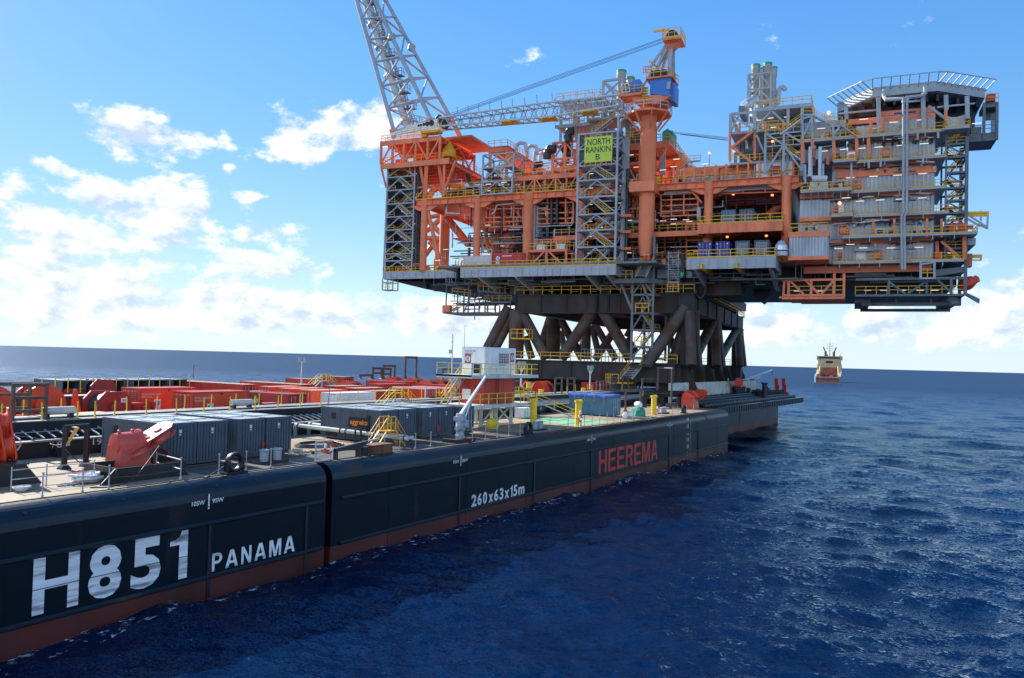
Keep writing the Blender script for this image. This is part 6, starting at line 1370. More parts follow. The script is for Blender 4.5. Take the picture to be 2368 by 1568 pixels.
    for x in (900,1150,1180,1350,1430): l = MB(); tubelight(l, G('U',x,975,w0), 1.3); pb(l, 'lamp', 'white', t)
    return dict(w0=w0, lz1=lz1, ul=ul)
DSF = support_frame()

def access_tower():
    w = -2.0; w2 = 3.5; K = 'U'
    z = [G(K,2000,y,w).z for y in (1000,895,740,585,415,275)]; x0, x1, x2 = G(K,1908,700,w).x, G(K,2100,700,w).x, G(K,2238,700,w2).x
    t = pthing('access_tower', 'dark grey access stair tower beside the support frame, under the platform edge', 'stair tower', (x0,w,z[0]))
    f, st, rl = MB(), MB(), MB()
    for (u, ww) in ((x0,w),(x1,w),(x0+1,w2),(x1+1.2,w2),(x1+1.2,w2+3)): f.tube((u,ww,z[0]-.4),(u,ww,z[-1]+ (8 if (u == x1 and ww == w) else 0)),.27,4)
    for i, zz in enumerate(z):
        f.bar((x0,w,zz),(x1,w,zz),.36); f.bar((x1,w,zz),(x1+1.2,w2,zz),.3); f.bar((x0,w,zz),(x0+1,w2,zz),.3); f.bar((x0+1,w2,zz),(x1+1.2,w2,zz),.3)
        if i+1 < len(z):
            um = (x0+x1)/2
            if i % 2 == 0: f.bar((x0,w,zz),(um,w,z[i+1]),.24); f.bar((x1,w,zz),(um,w,z[i+1]),.24)
            else: f.bar((x0+.8,w,zz+1),(um,w,z[i+1]-.4),.2); f.bar((x1-.8,w,zz+1),(um,w,z[i+1]-.4),.2)
            a, b = (x0+1.2,x1-.3) if i % 2 else (x1-.3,x0+1.2); stair(st, rl, (a,w+2,zz), (b,w+2,z[i+1]), (0,1,0), 1.1); f.bb(x0, x1+1, w+1, w2, zz-.1, zz)
            if i in (1,3): rail(rl, [(x0+.7,w-.4,zz+.1),(x1-.7,w-.4,zz+.1)], h=1.7, r=.085, sp=1.1); f.bb(x0+.6, x1-.6, w-.6, w+1, zz-.1, zz+.1)
            else: rail(rl, [(x0+.7,w2,zz+.1),(x1,w2,zz+.1)], h=1.2, r=.05)
    f.bar(G(K,1810,315,w), G(K,1912,560,w), .4); f.bar(G(K,2000,300,w), G(K,2085,520,w), .36)
    a, b = G(K,1760,275,w), G(K,2060,285,w); f.bb(a.x, b.x, w-1.5, w+2, a.z-.8, a.z); f.prism([(b.x,w-1.5,a.z),(b.x+3,w+2,a.z),(b.x+3,w+2,a.z-.8),(b.x,w-1.5,a.z-.8)], (0,.5,0))
    pb(f, 'frame', 'dark_steel' if False else 'deck_steel', t)
    a2 = G(K,1985,262,w-1); b2 = G(K,2065,115,w-1); stair(st, rl, G(K,1940,255,w-1), G(K,2010,115,w-1), (1,0,0), 1.9)
    rail(rl, [(a.x,w-1.5,a.z),(G(K,1930,265,w).x,w-1.5,a.z)], h=1.45, r=.085, sp=1); rail(rl, [(a.x,w-1.5,a.z),(a.x,w+2,a.z)], h=1.4, r=.07, sp=1); 
    pb(st, 'stairs', 'grey_steel', t); pb(rl, 'handrail', 'yellow', t)
    s = pthing('scaffold_tower', 'thin wooden brown scaffold tower hanging in the gap right of the access stairs', 'scaffold', G('E',1135,1270,-1))
    m = MB(); xa, xb = G('E',1090,1200,-1).x, G('E',1180,1200,-1).x
    for u in (xa, xb):
        for ww in (-1, .8): m.bar((u,ww,G('E',1100,1300,-1).z),(u,ww,G('E',1100,930,-1).z),.1)
    for y in range(950,1300,22): q = G('E',1100,y,-1).z; m.bar((xa-.3,-1,q),(xb+.3,-1,q),.08); m.bar((xa,-1,q),(xa,.8,q),.07); m.bar((xb,-1,q),(xb,.8,q),.07)
    for y0, y1 in ((950,1080),(1080,1200),(1200,1290)): m.bar((xa,-1,G('E',1100,y0,-1).z),(xb,-1,G('E',1100,y1,-1).z),.08)
    pb(m, 'tubes', 'grey_steel', s)
    m = MB()
    for y in (985,1140,1255): q = G('E',1100,y,-1).z; m.bb(xa-.4, xb+.3, -1.1, .9, q-.12, q)
    pb(m, 'board', 'wood', s)
    m = MB(); rail(m, [G('E',1085,1305,-1.3), G('E',1185,1305,-1.3)], h=1.6, r=.08, sp=.9); q = G('E',1130,1310,-1.3); m.box(q, (xb-xa+.6,1.5,.12)); pb(m, 'basket', 'yellow', s)
    # black hoses hanging from the cantilever
    h = pthing('hose_bundle', 'black hoses with green ends hanging beside the right laydown deck', 'hoses', G('E',1215,970,-9))
    for dx in (0, 14):
        m = MB(); m.path([G('E',x+dx,y,-9.2) for x, y in ((1195,990),(1205,965),(1218,985),(1222,1060),(1215,1130))], .17, 8); pb(m, 'hose', 'black', h, True)
        m = MB(); m.path([G('E',x+dx,y,-9.2) for x, y in ((1215,1130),(1205,1165))], .16, 8); pb(m, 'coupling', 'green', h)
    h = pthing('hose_loop', 'thick black hose loop under the right laydown deck in shade', 'hose', G('E',1400,1370,2))
    m = MB(); m.path([G('E',x,y,2) for x, y in ((1325,1100),(1335,1250),(1355,1340),(1395,1370),(1430,1330),(1445,1200))], .4, 8); pb(m, 'hose', 'black', h, True)
access_tower()
def under_walkway():
    t = pthing('hanging_walkway', 'dark pipe cage and walkways hanging under the left end of the platform', 'walkway', G('U',500,600,4))
    K, w = 'U', 2.0; m, y, r_ = MB(), MB(), random.Random(17)
    x0, x1 = G(K,195,500,w).x, G(K,790,500,w).x; z0, z1 = G(K,300,575,w).z, G(K,300,385,w).z; zm = (z0+z1)/2
    m.bb(x0-.8, x1, w, w+9, z0-.25, z0); m.bb(x0, x1, w+3, w+9, zm-.15, zm); m.bb(G(K,540,480,w).x, x1+.5, w-1, w+3, G(K,600,480,w).z-.3, G(K,600,480,w).z)
    for x in (195,300,400,500,580,690,790):
        u = G(K,x,500,w).x
        for ww in (w, w+8): m.bar((u,ww,z0),(u,ww,zBD-2 if x > 250 else z1+1.5),.22)
    for k in range(70):
        u = r_.uniform(x0, x1-1); ww = r_.uniform(w, w+8); z = r_.uniform(z0+.1, z1+1); ln = r_.uniform(1, 5)
        if r_.random() < .6: m.bar((u,ww,z),(min(u+ln,x1),ww,z),r_.uniform(.08,.25))
        else: m.bar((u,ww,z),(u,ww,min(z+ln*.5,z1)),r_.uniform(.08,.2))
    for (xa,ya,xb,yb) in ((240,565,330,500),(360,570,420,430),(540,460,560,420)): m.bar(G(K,xa,ya,w), G(K,xb,yb,w), .24)
    m.bar(G(K,460,400,w), G(K,458,645,w), .16)
    for dx in (0, 25, 45): m.path([G(K,200+dx,250,-1), G(K,203+dx,290,-1), G(K,235+dx,310,-1)], .13, 6)
    for (xa,ya,xb,yb) in ((195,325,285,325),(195,255,195,325),(285,255,285,325),(575,255,575,330),(425,260,425,330)): m.bar(G(K,xa,ya,-1.2), G(K,xb,yb,-1.2), .18)
    pb(m, 'cage', 'deck_steel', t)
    a, b, c = G(K,488,375,w-1), G(K,690,390,w-1), G(K,835,415,w+2); f = MB(); f.prism([a,b,b+Vector((0,2,0)),a+Vector((0,2,0))], (0,0,-.3)); f.prism([b,c,c+Vector((0,2,0)),b+Vector((0,2,0))], (0,0,-.3)); pb(f, 'walkway', 'deck_steel', t)
    rail(y, [a,b,c], h=1.75, r=.085, sp=1.2); rail(y, [G(K,560,470,w-1), G(K,800,470,w-1)], h=1, r=.04); rail(y, [(x0-.8,w,z0),(x0+3,w,z0)], h=1.4, r=.07); rail(y, [G(K,250,410,w),G(K,420,430,w)], h=1.3, r=.06)
    st, rl = MB(), MB(); stair(st, y, G(K,240,565,w+1), G(K,335,505,w+1), (0,1,0), 1.0); pb(st, 'stairs', 'pale_steel', t); pb(y, 'handrail', 'yellow', t)
    q = G(K,207,545,w-.3); o = MB(); o.box(q, (1.6,1.2,1.3)); pb(o, 'equipment_box', 'orange', t)
    for x, yy in ((440,487),(705,510),(500,440),(320,520)): l = MB(); tubelight(l, G(K,x,yy,w-.2), 1.6); pb(l, 'strip_lamp', 'tube_light', t)
under_walkway()

# ------------------------------------------------------------------ containers
def container(name, label, Lc, Wc, Hc, wall, roof, group, frame=None, cat='container', doors=True, pitch=.28, hatch=False, flat=False):
    """long side along x, doors on the +x end; origin at the middle of its base"""
    t = thing(name, label, cat, (0,0,0), 0, group); frame = frame or wall
    m = MB(); x0, x1, y0, y1 = -Lc/2+.1, Lc/2-.1, -Wc/2+.05, Wc/2-.05; z0, z1 = .16, Hc-.12
    a = .008 if flat else .035
    ribbed(m, (x0,y0), (x1,y0), z0, z1, pitch, a); ribbed(m, (x1,y1), (x0,y1), z0, z1, pitch, a); ribbed(m, (x0,y1), (x0,y0), z0, z1, pitch, a)
    m.quad((x0,y0,.1),(x1,y0,.1),(x1,y1,.1),(x0,y1,.1)); m.build('wall', wall, t)
    f = MB()
    for x in (-Lc/2+.08, Lc/2-.08):
        for y in (-Wc/2+.08, Wc/2-.08): f.bb(x-.08, x+.08, y-.08, y+.08, 0, Hc)
    for z in (.08, Hc-.075):
        for y in (-Wc/2+.06, Wc/2-.06): f.bb(-Lc/2+.16, Lc/2-.16, y-.05, y+.05, z-.075, z+.07)
        for x in (-Lc/2+.06, Lc/2-.06): f.bb(x-.05, x+.05, -Wc/2+.16, Wc/2-.16, z-.075, z+.07)
    f.build('frame', frame, t)
    r = MB(); n = 14
    for i in range(n): r.bb(-Lc/2+.12+(Lc-.24)*i/n, -Lc/2+.12+(Lc-.24)*(i+.72)/n, -Wc/2+.12, Wc/2-.12, Hc-.07, Hc-.015)
    r.bb(-Lc/2+.12, Lc/2-.12, -Wc/2+.12, Wc/2-.12, Hc-.1, Hc-.06); ro = r.build('roof', roof, t)
    if hatch:
        h = MB(); h.bb(.2, 1.6, -.7, .7, Hc-.012, Hc+.03); h.bb(-2.2, -1.2, -.6, .6, Hc-.012, Hc+.03); h.build('hatch', roof, ro)
    if doors:
        for s in (-1, 1):
            d = MB(); d.bb(Lc/2-.1, Lc/2-.04, s*.02 if s > 0 else -Wc/2+.17, Wc/2-.17 if s > 0 else -.02, .2, Hc-.2)
            for k in range(3): zz = .5+k*(Hc-1)/2; d.bb(Lc/2-.04, Lc/2-.02, min(s*.08,s*(Wc/2-.25)), max(s*.08,s*(Wc/2-.25)), zz-.12, zz+.12)
            do = d.build('door', wall, t); b = MB()
            for yy in (.3, .8): b.tube((Lc/2-.01,s*yy,.2),(Lc/2-.01,s*yy,Hc-.2),.022,6); b.bar((Lc/2,s*yy,1.1),(Lc/2,s*(yy-.25),1.1),.04)
            b.build('lock_rod', 'pale_steel', do)
    return t
def put(t, p, rz): t.location = p; t.rotation_euler = (0,0,rz); return t
def platform_containers():
    def local(k, x, y, w, z, rz): return pw(Vector((G(k,x,y,w).x, w, z)))
    zl = G('B',1500,1312,-7).z
    c = container('shipping_container', 'light grey container with salmon red frame on the left laydown deck', 6.06, 2.44, 2.6, 'pale_steel', 'roof_tan', 'containers on the platform', 'orange'); put(c, local('B',1085,1250,-4.5,zl+.05,0), PRZ)
    c = container('shipping_container', 'bright red container with round letter emblem on the left laydown deck', 6.06, 2.44, 2.9, 'red', 'off_white', 'containers on the platform', 'red'); put(c, local('B',1365,1220,-4.5,zl+.05,0), PRZ)
    m = MB(); m.lathe([(.42,0),(.42,.02)], (-2.1,-1.25,1.9), 18, (0,-1,0)); m.bb(-2.5, -1.7, -1.26, -1.22, .9, 1.25); m.bb(-1.2, .8, -1.26, -1.22, 2.25, 2.4); e = m.build('emblem', 'white', c); text('emblem_letter', 'H', 'blue', (-2.32,-1.275,1.65), (1,0,0), (0,0,1), .45, .5, e, .03, .012)
    for x, lb, mm in ((1450,'navy blue container with white corner marks, left of the two blue ones','navy'),(1610,'navy blue container, right of the two blue ones on the lower right deck','navy'),(1790,'dark grey louvred unit next to the blue containers, left of two','container_grey'),(1965,'dark grey louvred unit at the right end of the row of blue containers','container_grey')):
        za = G('E',1500,985,-9).z+.05; c = container('shipping_container', lb, 5.0, 2.3, 2.75, mm, mm, 'containers on the platform'); put(c, local('E',x,900,-4.5,za,0), PRZ-math.pi/2)
        if mm == 'navy':
            m = MB()
            for yy in (-.85,.85): m.lathe([(.12,0),(.12,.02)], (2.53,yy,2.35), 10, (1,0,0))
            m.build('corner_mark', 'white', c); m = MB(); m.bar((2.52,-1,.3),(2.52,0,2.2),.05); m.bar((2.52,1,.3),(2.52,0,2.2),.05); m.build('cross_brace', mm, c)
        else:
            m = MB()
            for k in range(9): m.bb(2.5, 2.54, -.9, .9, .5+k*.22, .6+k*.22)
            m.build('louvre', 'grey_steel', c)
    for x, lb in ((1665,'blue grey container inside the open upper bay, left of two'),(1830,'blue grey container inside the open upper bay, right of two')):
        zz = G('E',1362,690,-5).z+.05; c = container('shipping_container', lb, 5.5, 2.4, 2.6, 'container_blue' if x < 1700 else 'container_grey', 'container_grey', 'containers on the platform'); put(c, local('E',x,620,0.5,zz+.2,0), PRZ-math.pi/2)
    # wrapped drum at the end of the lower right deck
    q = G('E',2130,980,-7); b = pthing('wrapped_bale', 'pale shiny wrapped bale at the right end of the lower right deck', 'bale', q)
    m = MB(); r_ = random.Random(5)
    m.lathe([(1.0,0),(1.15,.8),(.95,1.7),(.5,2.4),(.1,2.6)], q, 9); pb(m, 'wrapping', 'silver', b)
    m = MB(); m.lathe([(1.16,.7),(1.18,.8),(1.16,.9)], q, 9); pb(m, 'strap', 'black', b)
    # orange skid frame with white boxes on the left laydown deck
    t = pthing('equipment_module', 'orange open frame with white boxes on the left laydown deck, next to the red container', 'equipment frame', G('B',1700,1280,-3.5))
    m = MB(); w = -4; x0, x1 = G('B',1520,1200,w).x, G('B',1880,1200,w).x; z0, z1, z2 = cz_ if False else zl, G('B',1700,1148,w).z, G('B',1700,1050,w).z
    for x in (x0, (x0+x1)/2, x1):
        for ww in (w, -.5): m.bar((x,ww,zl),(x,ww,z1),.42)
    m.bb(x0-.2, x1+.2, w-.1, 0, z1-.5, z1); m.bar((x0,w,zl),((x0+x1)/2,w,z1),.28); m.bar((x1,w,zl),((x0+x1)/2,w,z1),.28)
    for x in (1592,1660,1740,1790,1870): u = G('B',x,1100,w+1).x; m.bar((u,w+1,z1),(u,w+1,z2),.2); m.bar((u,-.5,z1),(u,-.5,z2),.2)
    a, b = G('B',1592,1045,w+1).x, G('B',1870,1045,w+1).x; m.bar((a,w+1,z2),(b,w+1,z2),.22); m.bar((a,-.5,z2),(b,-.5,z2),.22); pb(m, 'frame', 'orange', t)
    for x in (1650,1835): m = MB(); q = G('B',x,1140,w+1); m.box((q.x,w+1.2,z1+.55),(1.6,1.2,1.0)); pb(m, 'box', 'white', t)
    m = MB(); rail(m, [(x0-.2,w-.1,z1),(x1+.2,w-.1,z1),(x1+2.4,w+1,z1)], h=1.2, r=.06); pb(m, 'handrail', 'yellow', t)
platform_containers()

# ------------------------------------------------------------------ people
def skin_person(label, p, rz, pose=0):
    t = thing('person', label, 'person', p, rz, 'workers in orange coveralls')
    J = {'pelvis':(0,0,.95,.15,.12),'spine':(0,0,1.2,.15,.11),'chest':(0,0,1.38,.18,.12),'neck':(0,0,1.52,.065,.065),'head':(0,.01,1.62,.085,.1),'crown':(0,0,1.72,.07,.08),
         'hipL':(.1,0,.9,.1,.1),'kneeL':(.11,.02 if not pose else .12,.5,.075,.075),'ankL':(.12,0,.09,.05,.05),'toeL':(.13,.15,.04,.045,.035),
         'hipR':(-.1,0,.9,.1,.1),'kneeR':(-.11,.02,.5,.075,.075),'ankR':(-.12,-.02,.09,.05,.05),'toeR':(-.13,.13,.04,.045,.035),
         'shL':(.2,0,1.43,.075,.07),'elL':(.27,-.02,1.15,.055,.055),'wrL':(.24,.16 if pose else .08,.95 if not pose else 1.1,.04,.04),'haL':(.23,.24 if pose else .11,.86 if not pose else 1.12,.035,.03),
         'shR':(-.2,0,1.43,.075,.07),'elR':(-.27,-.02,1.15,.055,.055),'wrR':(-.25,.1,.93,.04,.04),'haR':(-.24,.13,.84,.035,.03)}
    E_ = [('pelvis','spine'),('spine','chest'),('chest','neck'),('neck','head'),('head','crown'),('pelvis','hipL'),('hipL','kneeL'),('kneeL','ankL'),('ankL','toeL'),('pelvis','hipR'),('hipR','kneeR'),('kneeR','ankR'),('ankR','toeR'),('chest','shL'),('shL','elL'),('elL','wrL'),('wrL','haL'),('chest','shR'),('shR','elR'),('elR','wrR'),('wrR','haR')]
    names = list(J); me = bpy.data.meshes.new('body'); me.from_pydata([J[n][:3] for n in names], [(names.index(a),names.index(b)) for a, b in E_], [])
    o = bpy.data.objects.new('body', me); col.objects.link(o); md = o.modifiers.new('skin','SKIN'); sv = me.skin_vertices[0].data
    for i, n in enumerate(names): sv[i].radius = J[n][3:]; 
    sv[0].use_root = True; s2 = o.modifiers.new('sub','SUBSURF'); s2.levels = 1; s2.render_levels = 1
    dg = bpy.context.evaluated_depsgraph_get(); m2 = bpy.data.meshes.new_from_object(o.evaluated_get(dg)); o.modifiers.clear(); o.data = m2; m2.name = 'body'
    m2.materials.clear(); m2.materials.append(MT['coverall']); m2.materials.append(MT['skin']); m2.materials.append(MT['black'])
    for f in m2.polygons:
        z = f.center.z; f.use_smooth = True
        if z > 1.53 or abs(f.center.x) > .2 and z < .93: f.material_index = 1
        elif z < .12: f.material_index = 2
    o.parent = t
    h = MB(); h.lathe([(.16,0),(.12,.01),(.115,.06),(.08,.12),(.02,.14)], (0,.01,1.68), 12); h.build('helmet', 'white', t, True)
    return t
zE = G('E',890,1050,-3)
for x, lb, ps in ((868,'worker in orange coverall and white helmet atop platform edge stairs, left of two',0),(906,'worker in orange coverall and white helmet atop platform edge stairs, right of two',1)):
    q = G('E',x,1058,-3.2); skin_person(lb, pw(q), PRZ+math.pi, ps)
for x, lb, ps in ((1884,'worker in orange coverall on the rusty frame by the lower yellow stairs, left',1),(1920,'worker in orange coverall on the rusty frame by the lower yellow stairs, right',0)):
    q = G('U',x,1052,2.5); skin_person(lb, pw(q), PRZ+math.pi, ps)
sm = pthing('grating_landing', 'small grey grating landing at the head of the platform edge stairs', 'landing', zE)
m_ = MB(); m_.bb(G('E',840,1058,-3).x, G('E',940,1058,-3).x, -4, 2, zE.z-.35, zE.z-.1); pb(m_, 'grating', 'grey_steel', sm)
m_ = MB(); rail(m_, [(G('E',845,1058,-3).x,-4,zE.z-.1),(G('E',845,1058,-3).x,2,zE.z-.1)], h=1.1); pb(m_, 'handrail', 'yellow', sm)
# ------------------------------------------------------------------ deck cargo
DKG = 'dark grey generator containers'
def grey_rows():
    W_, L_, H_ = 2.16, 6.5, 2.55
    xs1 = [28.3, 30.55, 33.5, 35.85]; xs2 = [47.1, 49.45, 52.55, 54.85]
    lab1 = ['dark grey container with black sign, nearest one, behind the red sheave block','dark grey container, second from the near end of the near row','dark grey container right after the gap in the near row','dark grey container at far end of the near row, beside the pale bollards']
    lab2 = ['dark grey container with orange lettered black sign, behind white pipes and yellow steps','dark grey container, second in the row behind the yellow steps','dark grey container with fire extinguisher, after the gap in the row behind the steps','dark grey container at the row end behind the grey davit crane']
    for xs, labs in ((xs1,lab1),(xs2,lab2)):
        for i, x in enumerate(xs):
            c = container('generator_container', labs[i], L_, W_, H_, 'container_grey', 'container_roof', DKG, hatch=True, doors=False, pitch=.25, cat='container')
            put(c, (x+W_/2+.02, 41.7+L_/2, FB+.1), -math.pi/2)
            f = MB(); n = 8
            for k in range(n): y = -W_/2+.2+k*(W_-.4)/n; f.bb(L_/2-.07, L_/2-.02, y, y+(W_-.4)/n*.7, .2, H_-.2)
            f.bb(L_/2-.11, L_/2-.07, -W_/2+.16, W_/2-.16, .15, H_-.15); f.build('end_panel', 'container_grey', c)
            mk = MB(); mk.bb(L_/2-.02, L_/2-.012, -.12, .05, H_-.62, H_-.42); mk.bb(L_/2-.02, L_/2-.012, -.1, .03, H_-.78, H_-.68); mk.build('stencil_mark', 'mark_white', c)
            mk = MB(); mk.bb(-2.0, -1.6, -W_/2-.02, -W_/2+.02, 1.6, 2.1); mk.bb(1.9, 2.3, -W_/2-.02, -W_/2+.02, 1.75, 2.1); mk.bb(-2.6,-1.4,-W_/2-.02,-W_/2+.01,.15,.75); mk.build('vent', 'black', c)
            if i == 0 or i == 2:
                e = MB(); e.lathe([(.02,.62),(.06,.56),(.08,.5),(.08,.05),(.07,0)], (L_/2+.05, W_/2-.1 if i else -W_/2+.25, .35), 10); e.lathe([(.02,0),(.03,.12)], (L_/2+.05, W_/2-.1 if i else -W_/2+.25, .97), 8); e.build('extinguisher', 'red', c)
                t = MB()
                for k in range(6): t.bar((L_/2-.0, -W_/2+.02, .3+k*.36), (L_/2-.0, -W_/2+.35, .3+k*.36), .035)
                t.build('ladder', 'container_grey', c)
            if i == 0:      # the operator's sign on the side facing the camera (local -y side)
                s = MB(); s.bb(-.1, 2.2, -W_/2-.05, -W_/2-.01, 1.0, 1.85); so_ = s.build('sign_panel', 'black', c)
                text('sign_lettering', 'aggreko', 'orange_letter', (.12,-W_/2-.05,1.15), (1,0,0), (0,0,1), 1.9, .55, so_, .03, .008)
    # older darker unit at the end of the second row
    c = container('generator_container', 'darker older container with plain end, next to the red and white control cabin', 6.2, 2.3, 2.5, 'container_grey', 'container_grey', DKG, doors=True, pitch=.3); put(c, (58.6, 41.4+3.1, FB+.08), -math.pi/2)
    # the row on the far side of the deck
    for k in range(6):
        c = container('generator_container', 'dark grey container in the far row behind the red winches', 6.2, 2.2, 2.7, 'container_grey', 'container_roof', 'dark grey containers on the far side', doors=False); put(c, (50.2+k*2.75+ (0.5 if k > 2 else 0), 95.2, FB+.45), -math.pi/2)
mat('orange_letter', (.85,.22,.02), .5, var=.05)
grey_rows()

def at(k, x, y, h): return dk(k, x, y, h)
RG = 'red containers in the middle of the deck'
def red_containers():
    def alongx(k, x, y, h, L_, lab, wall='red', roof='roof_tan', W_=2.5, frame=None, grp=RG, flat=False, name='shipping_container'):
        p = at(k, x, y, h); c = container(name, lab, L_, W_, 2.6, wall, roof, grp, frame, flat=flat); put(c, (p.x+L_/2, p.y+W_/2, FB+h-2.6), math.pi); return c
    def alongy(k, x, y, h, L_, lab, wall='red', roof='roof_tan', W_=2.5, frame=None, grp=RG):
        p = at(k, x, y, h); c = container('shipping_container', lab, L_, W_, 2.6, wall, roof, grp, frame); put(c, (p.x+W_/2, p.y+L_/2, FB+h-2.6), -math.pi/2); return c
    alongy('z1',2240,435,2.9, 13.5, 'long red container with dull green roof, left of all long ones')
    alongy('z2',470,435,2.9, 12.2, 'long red container with dull green roof, behind the first long one')
    alongy('z2',555,385,2.75, 6.0, 'red tan roofed container near the far edge, left of the yellow steps')
    p = alongy('z2',875,365,2.6, 6.0, 'farthest red container at the far deck edge, behind the yellow steps')
    alongx('z2',190,457,2.7, 6, 'tan roofed red container, farthest of the stepped three', 'orange_red')
    alongx('z2',375,474,2.7, 6, 'tan roofed red container, middle of the stepped three', 'orange_red')
    alongx('z2',565,490,2.7, 6, 'tan roofed red container, nearest of the stepped three, left of the white one', 'orange_red')
    alongy('z2',350,525,2.6, 6, 'maroon container right of the near winch with white plate', 'maroon', 'maroon', 2.7)
    c = alongx('z2',805,515,2.7, 6.2, 'white reefer container with grey stains among the red ones', 'white', 'white')
    m = MB(); m.bb(.6,1.0,-1.27,-1.25,1.3,1.5); m.build('green_sign', 'green', c)
    alongx('z2',790,450,2.7, 6, 'tan roofed red container, farthest of three right of the white one')
    alongx('z2',980,470,2.7, 6, 'tan roofed red container, middle of three right of the white one')
    alongx('z2',1150,497,2.7, 6, 'tan roofed red container, right behind the white one')
    alongy('z2',1620,470,2.7, 6, 'bright red container with white roof rim left of the control cabin', 'orange_red', 'orange_red', 2.5, 'white')
    alongy('z2',1800,465,2.7, 6, 'bright red container with white roof rim half hidden by the control cabin', 'orange_red', 'orange_red', 2.5, 'white')
    alongx('z2',1195,432,2.7, 7, 'plain red container in the far rows, left of the tall pipe frames', 'red', 'red')
    alongy('z2',1440,412,2.7, 9, 'plain red container at the foot of the tall pipe frame', 'red', 'red')
    alongy('z2',1600,405,2.7, 9, 'plain red container right of the tall pipe frame', 'red', 'red')
    alongy('z2',1880,445,2.7, 7, 'plain red container close to the left of the control cabin stairs', 'red', 'red')
    for (k,x,y,h,n_) in (('z1',1290,470,3.3,'far'),('z1',1780,505,3.3,'near')):
        c = alongx(k,x,y,h,6.2, 'orange red power pack cabin with louvred end, '+('behind the other one' if n_ == 'far' else 'right of the plate marked winch'), 'orange_red', 'red', 3.0, 'red', 'red power pack cabins', True, 'power_pack')
        m = MB()
        for q in range(8): m.bb(3.1, 3.13, -1.1, 1.1, .9+q*.17, 1.0+q*.17)
        m.build('louvre', 'maroon', c)
        m = MB()
        for q in range(9): m.bb(-1.9,-1.1,1.5,1.53,.5+q*.16,.6+q*.16)
        m.build('louvre', 'maroon', c)
        p0 = Vector((0,1.5,0))
        m = MB(); m.bb(.9,1.6,1.49,1.515,.55,1.5); e = m.build('emblem_plate', 'white', c)
        m = MB(); m.lathe([(.26,0),(.26,.01)], (1.25,1.52,1.15), 18, (0,1,0)); m.build('emblem', 'blue', e)
        text('cabin_lettering', '270 TON  MATING WINCH', 'mark_white', (2.9,1.5,1.95), (-1,0,0), (0,0,1), 2.0, .16, c, .0, .01)
        text('cabin_lettering', 'POWERPACK' , 'mark_white', (2.9,1.5,1.7), (-1,0,0), (0,0,1), 1.1, .16, c, .0, .01)
        m = MB(); m.lathe([(.1,0),(.1,.2)], (0,1.3,2.35), 10, (0,1,.2)); m.build('vent', 'black', c)
red_containers()

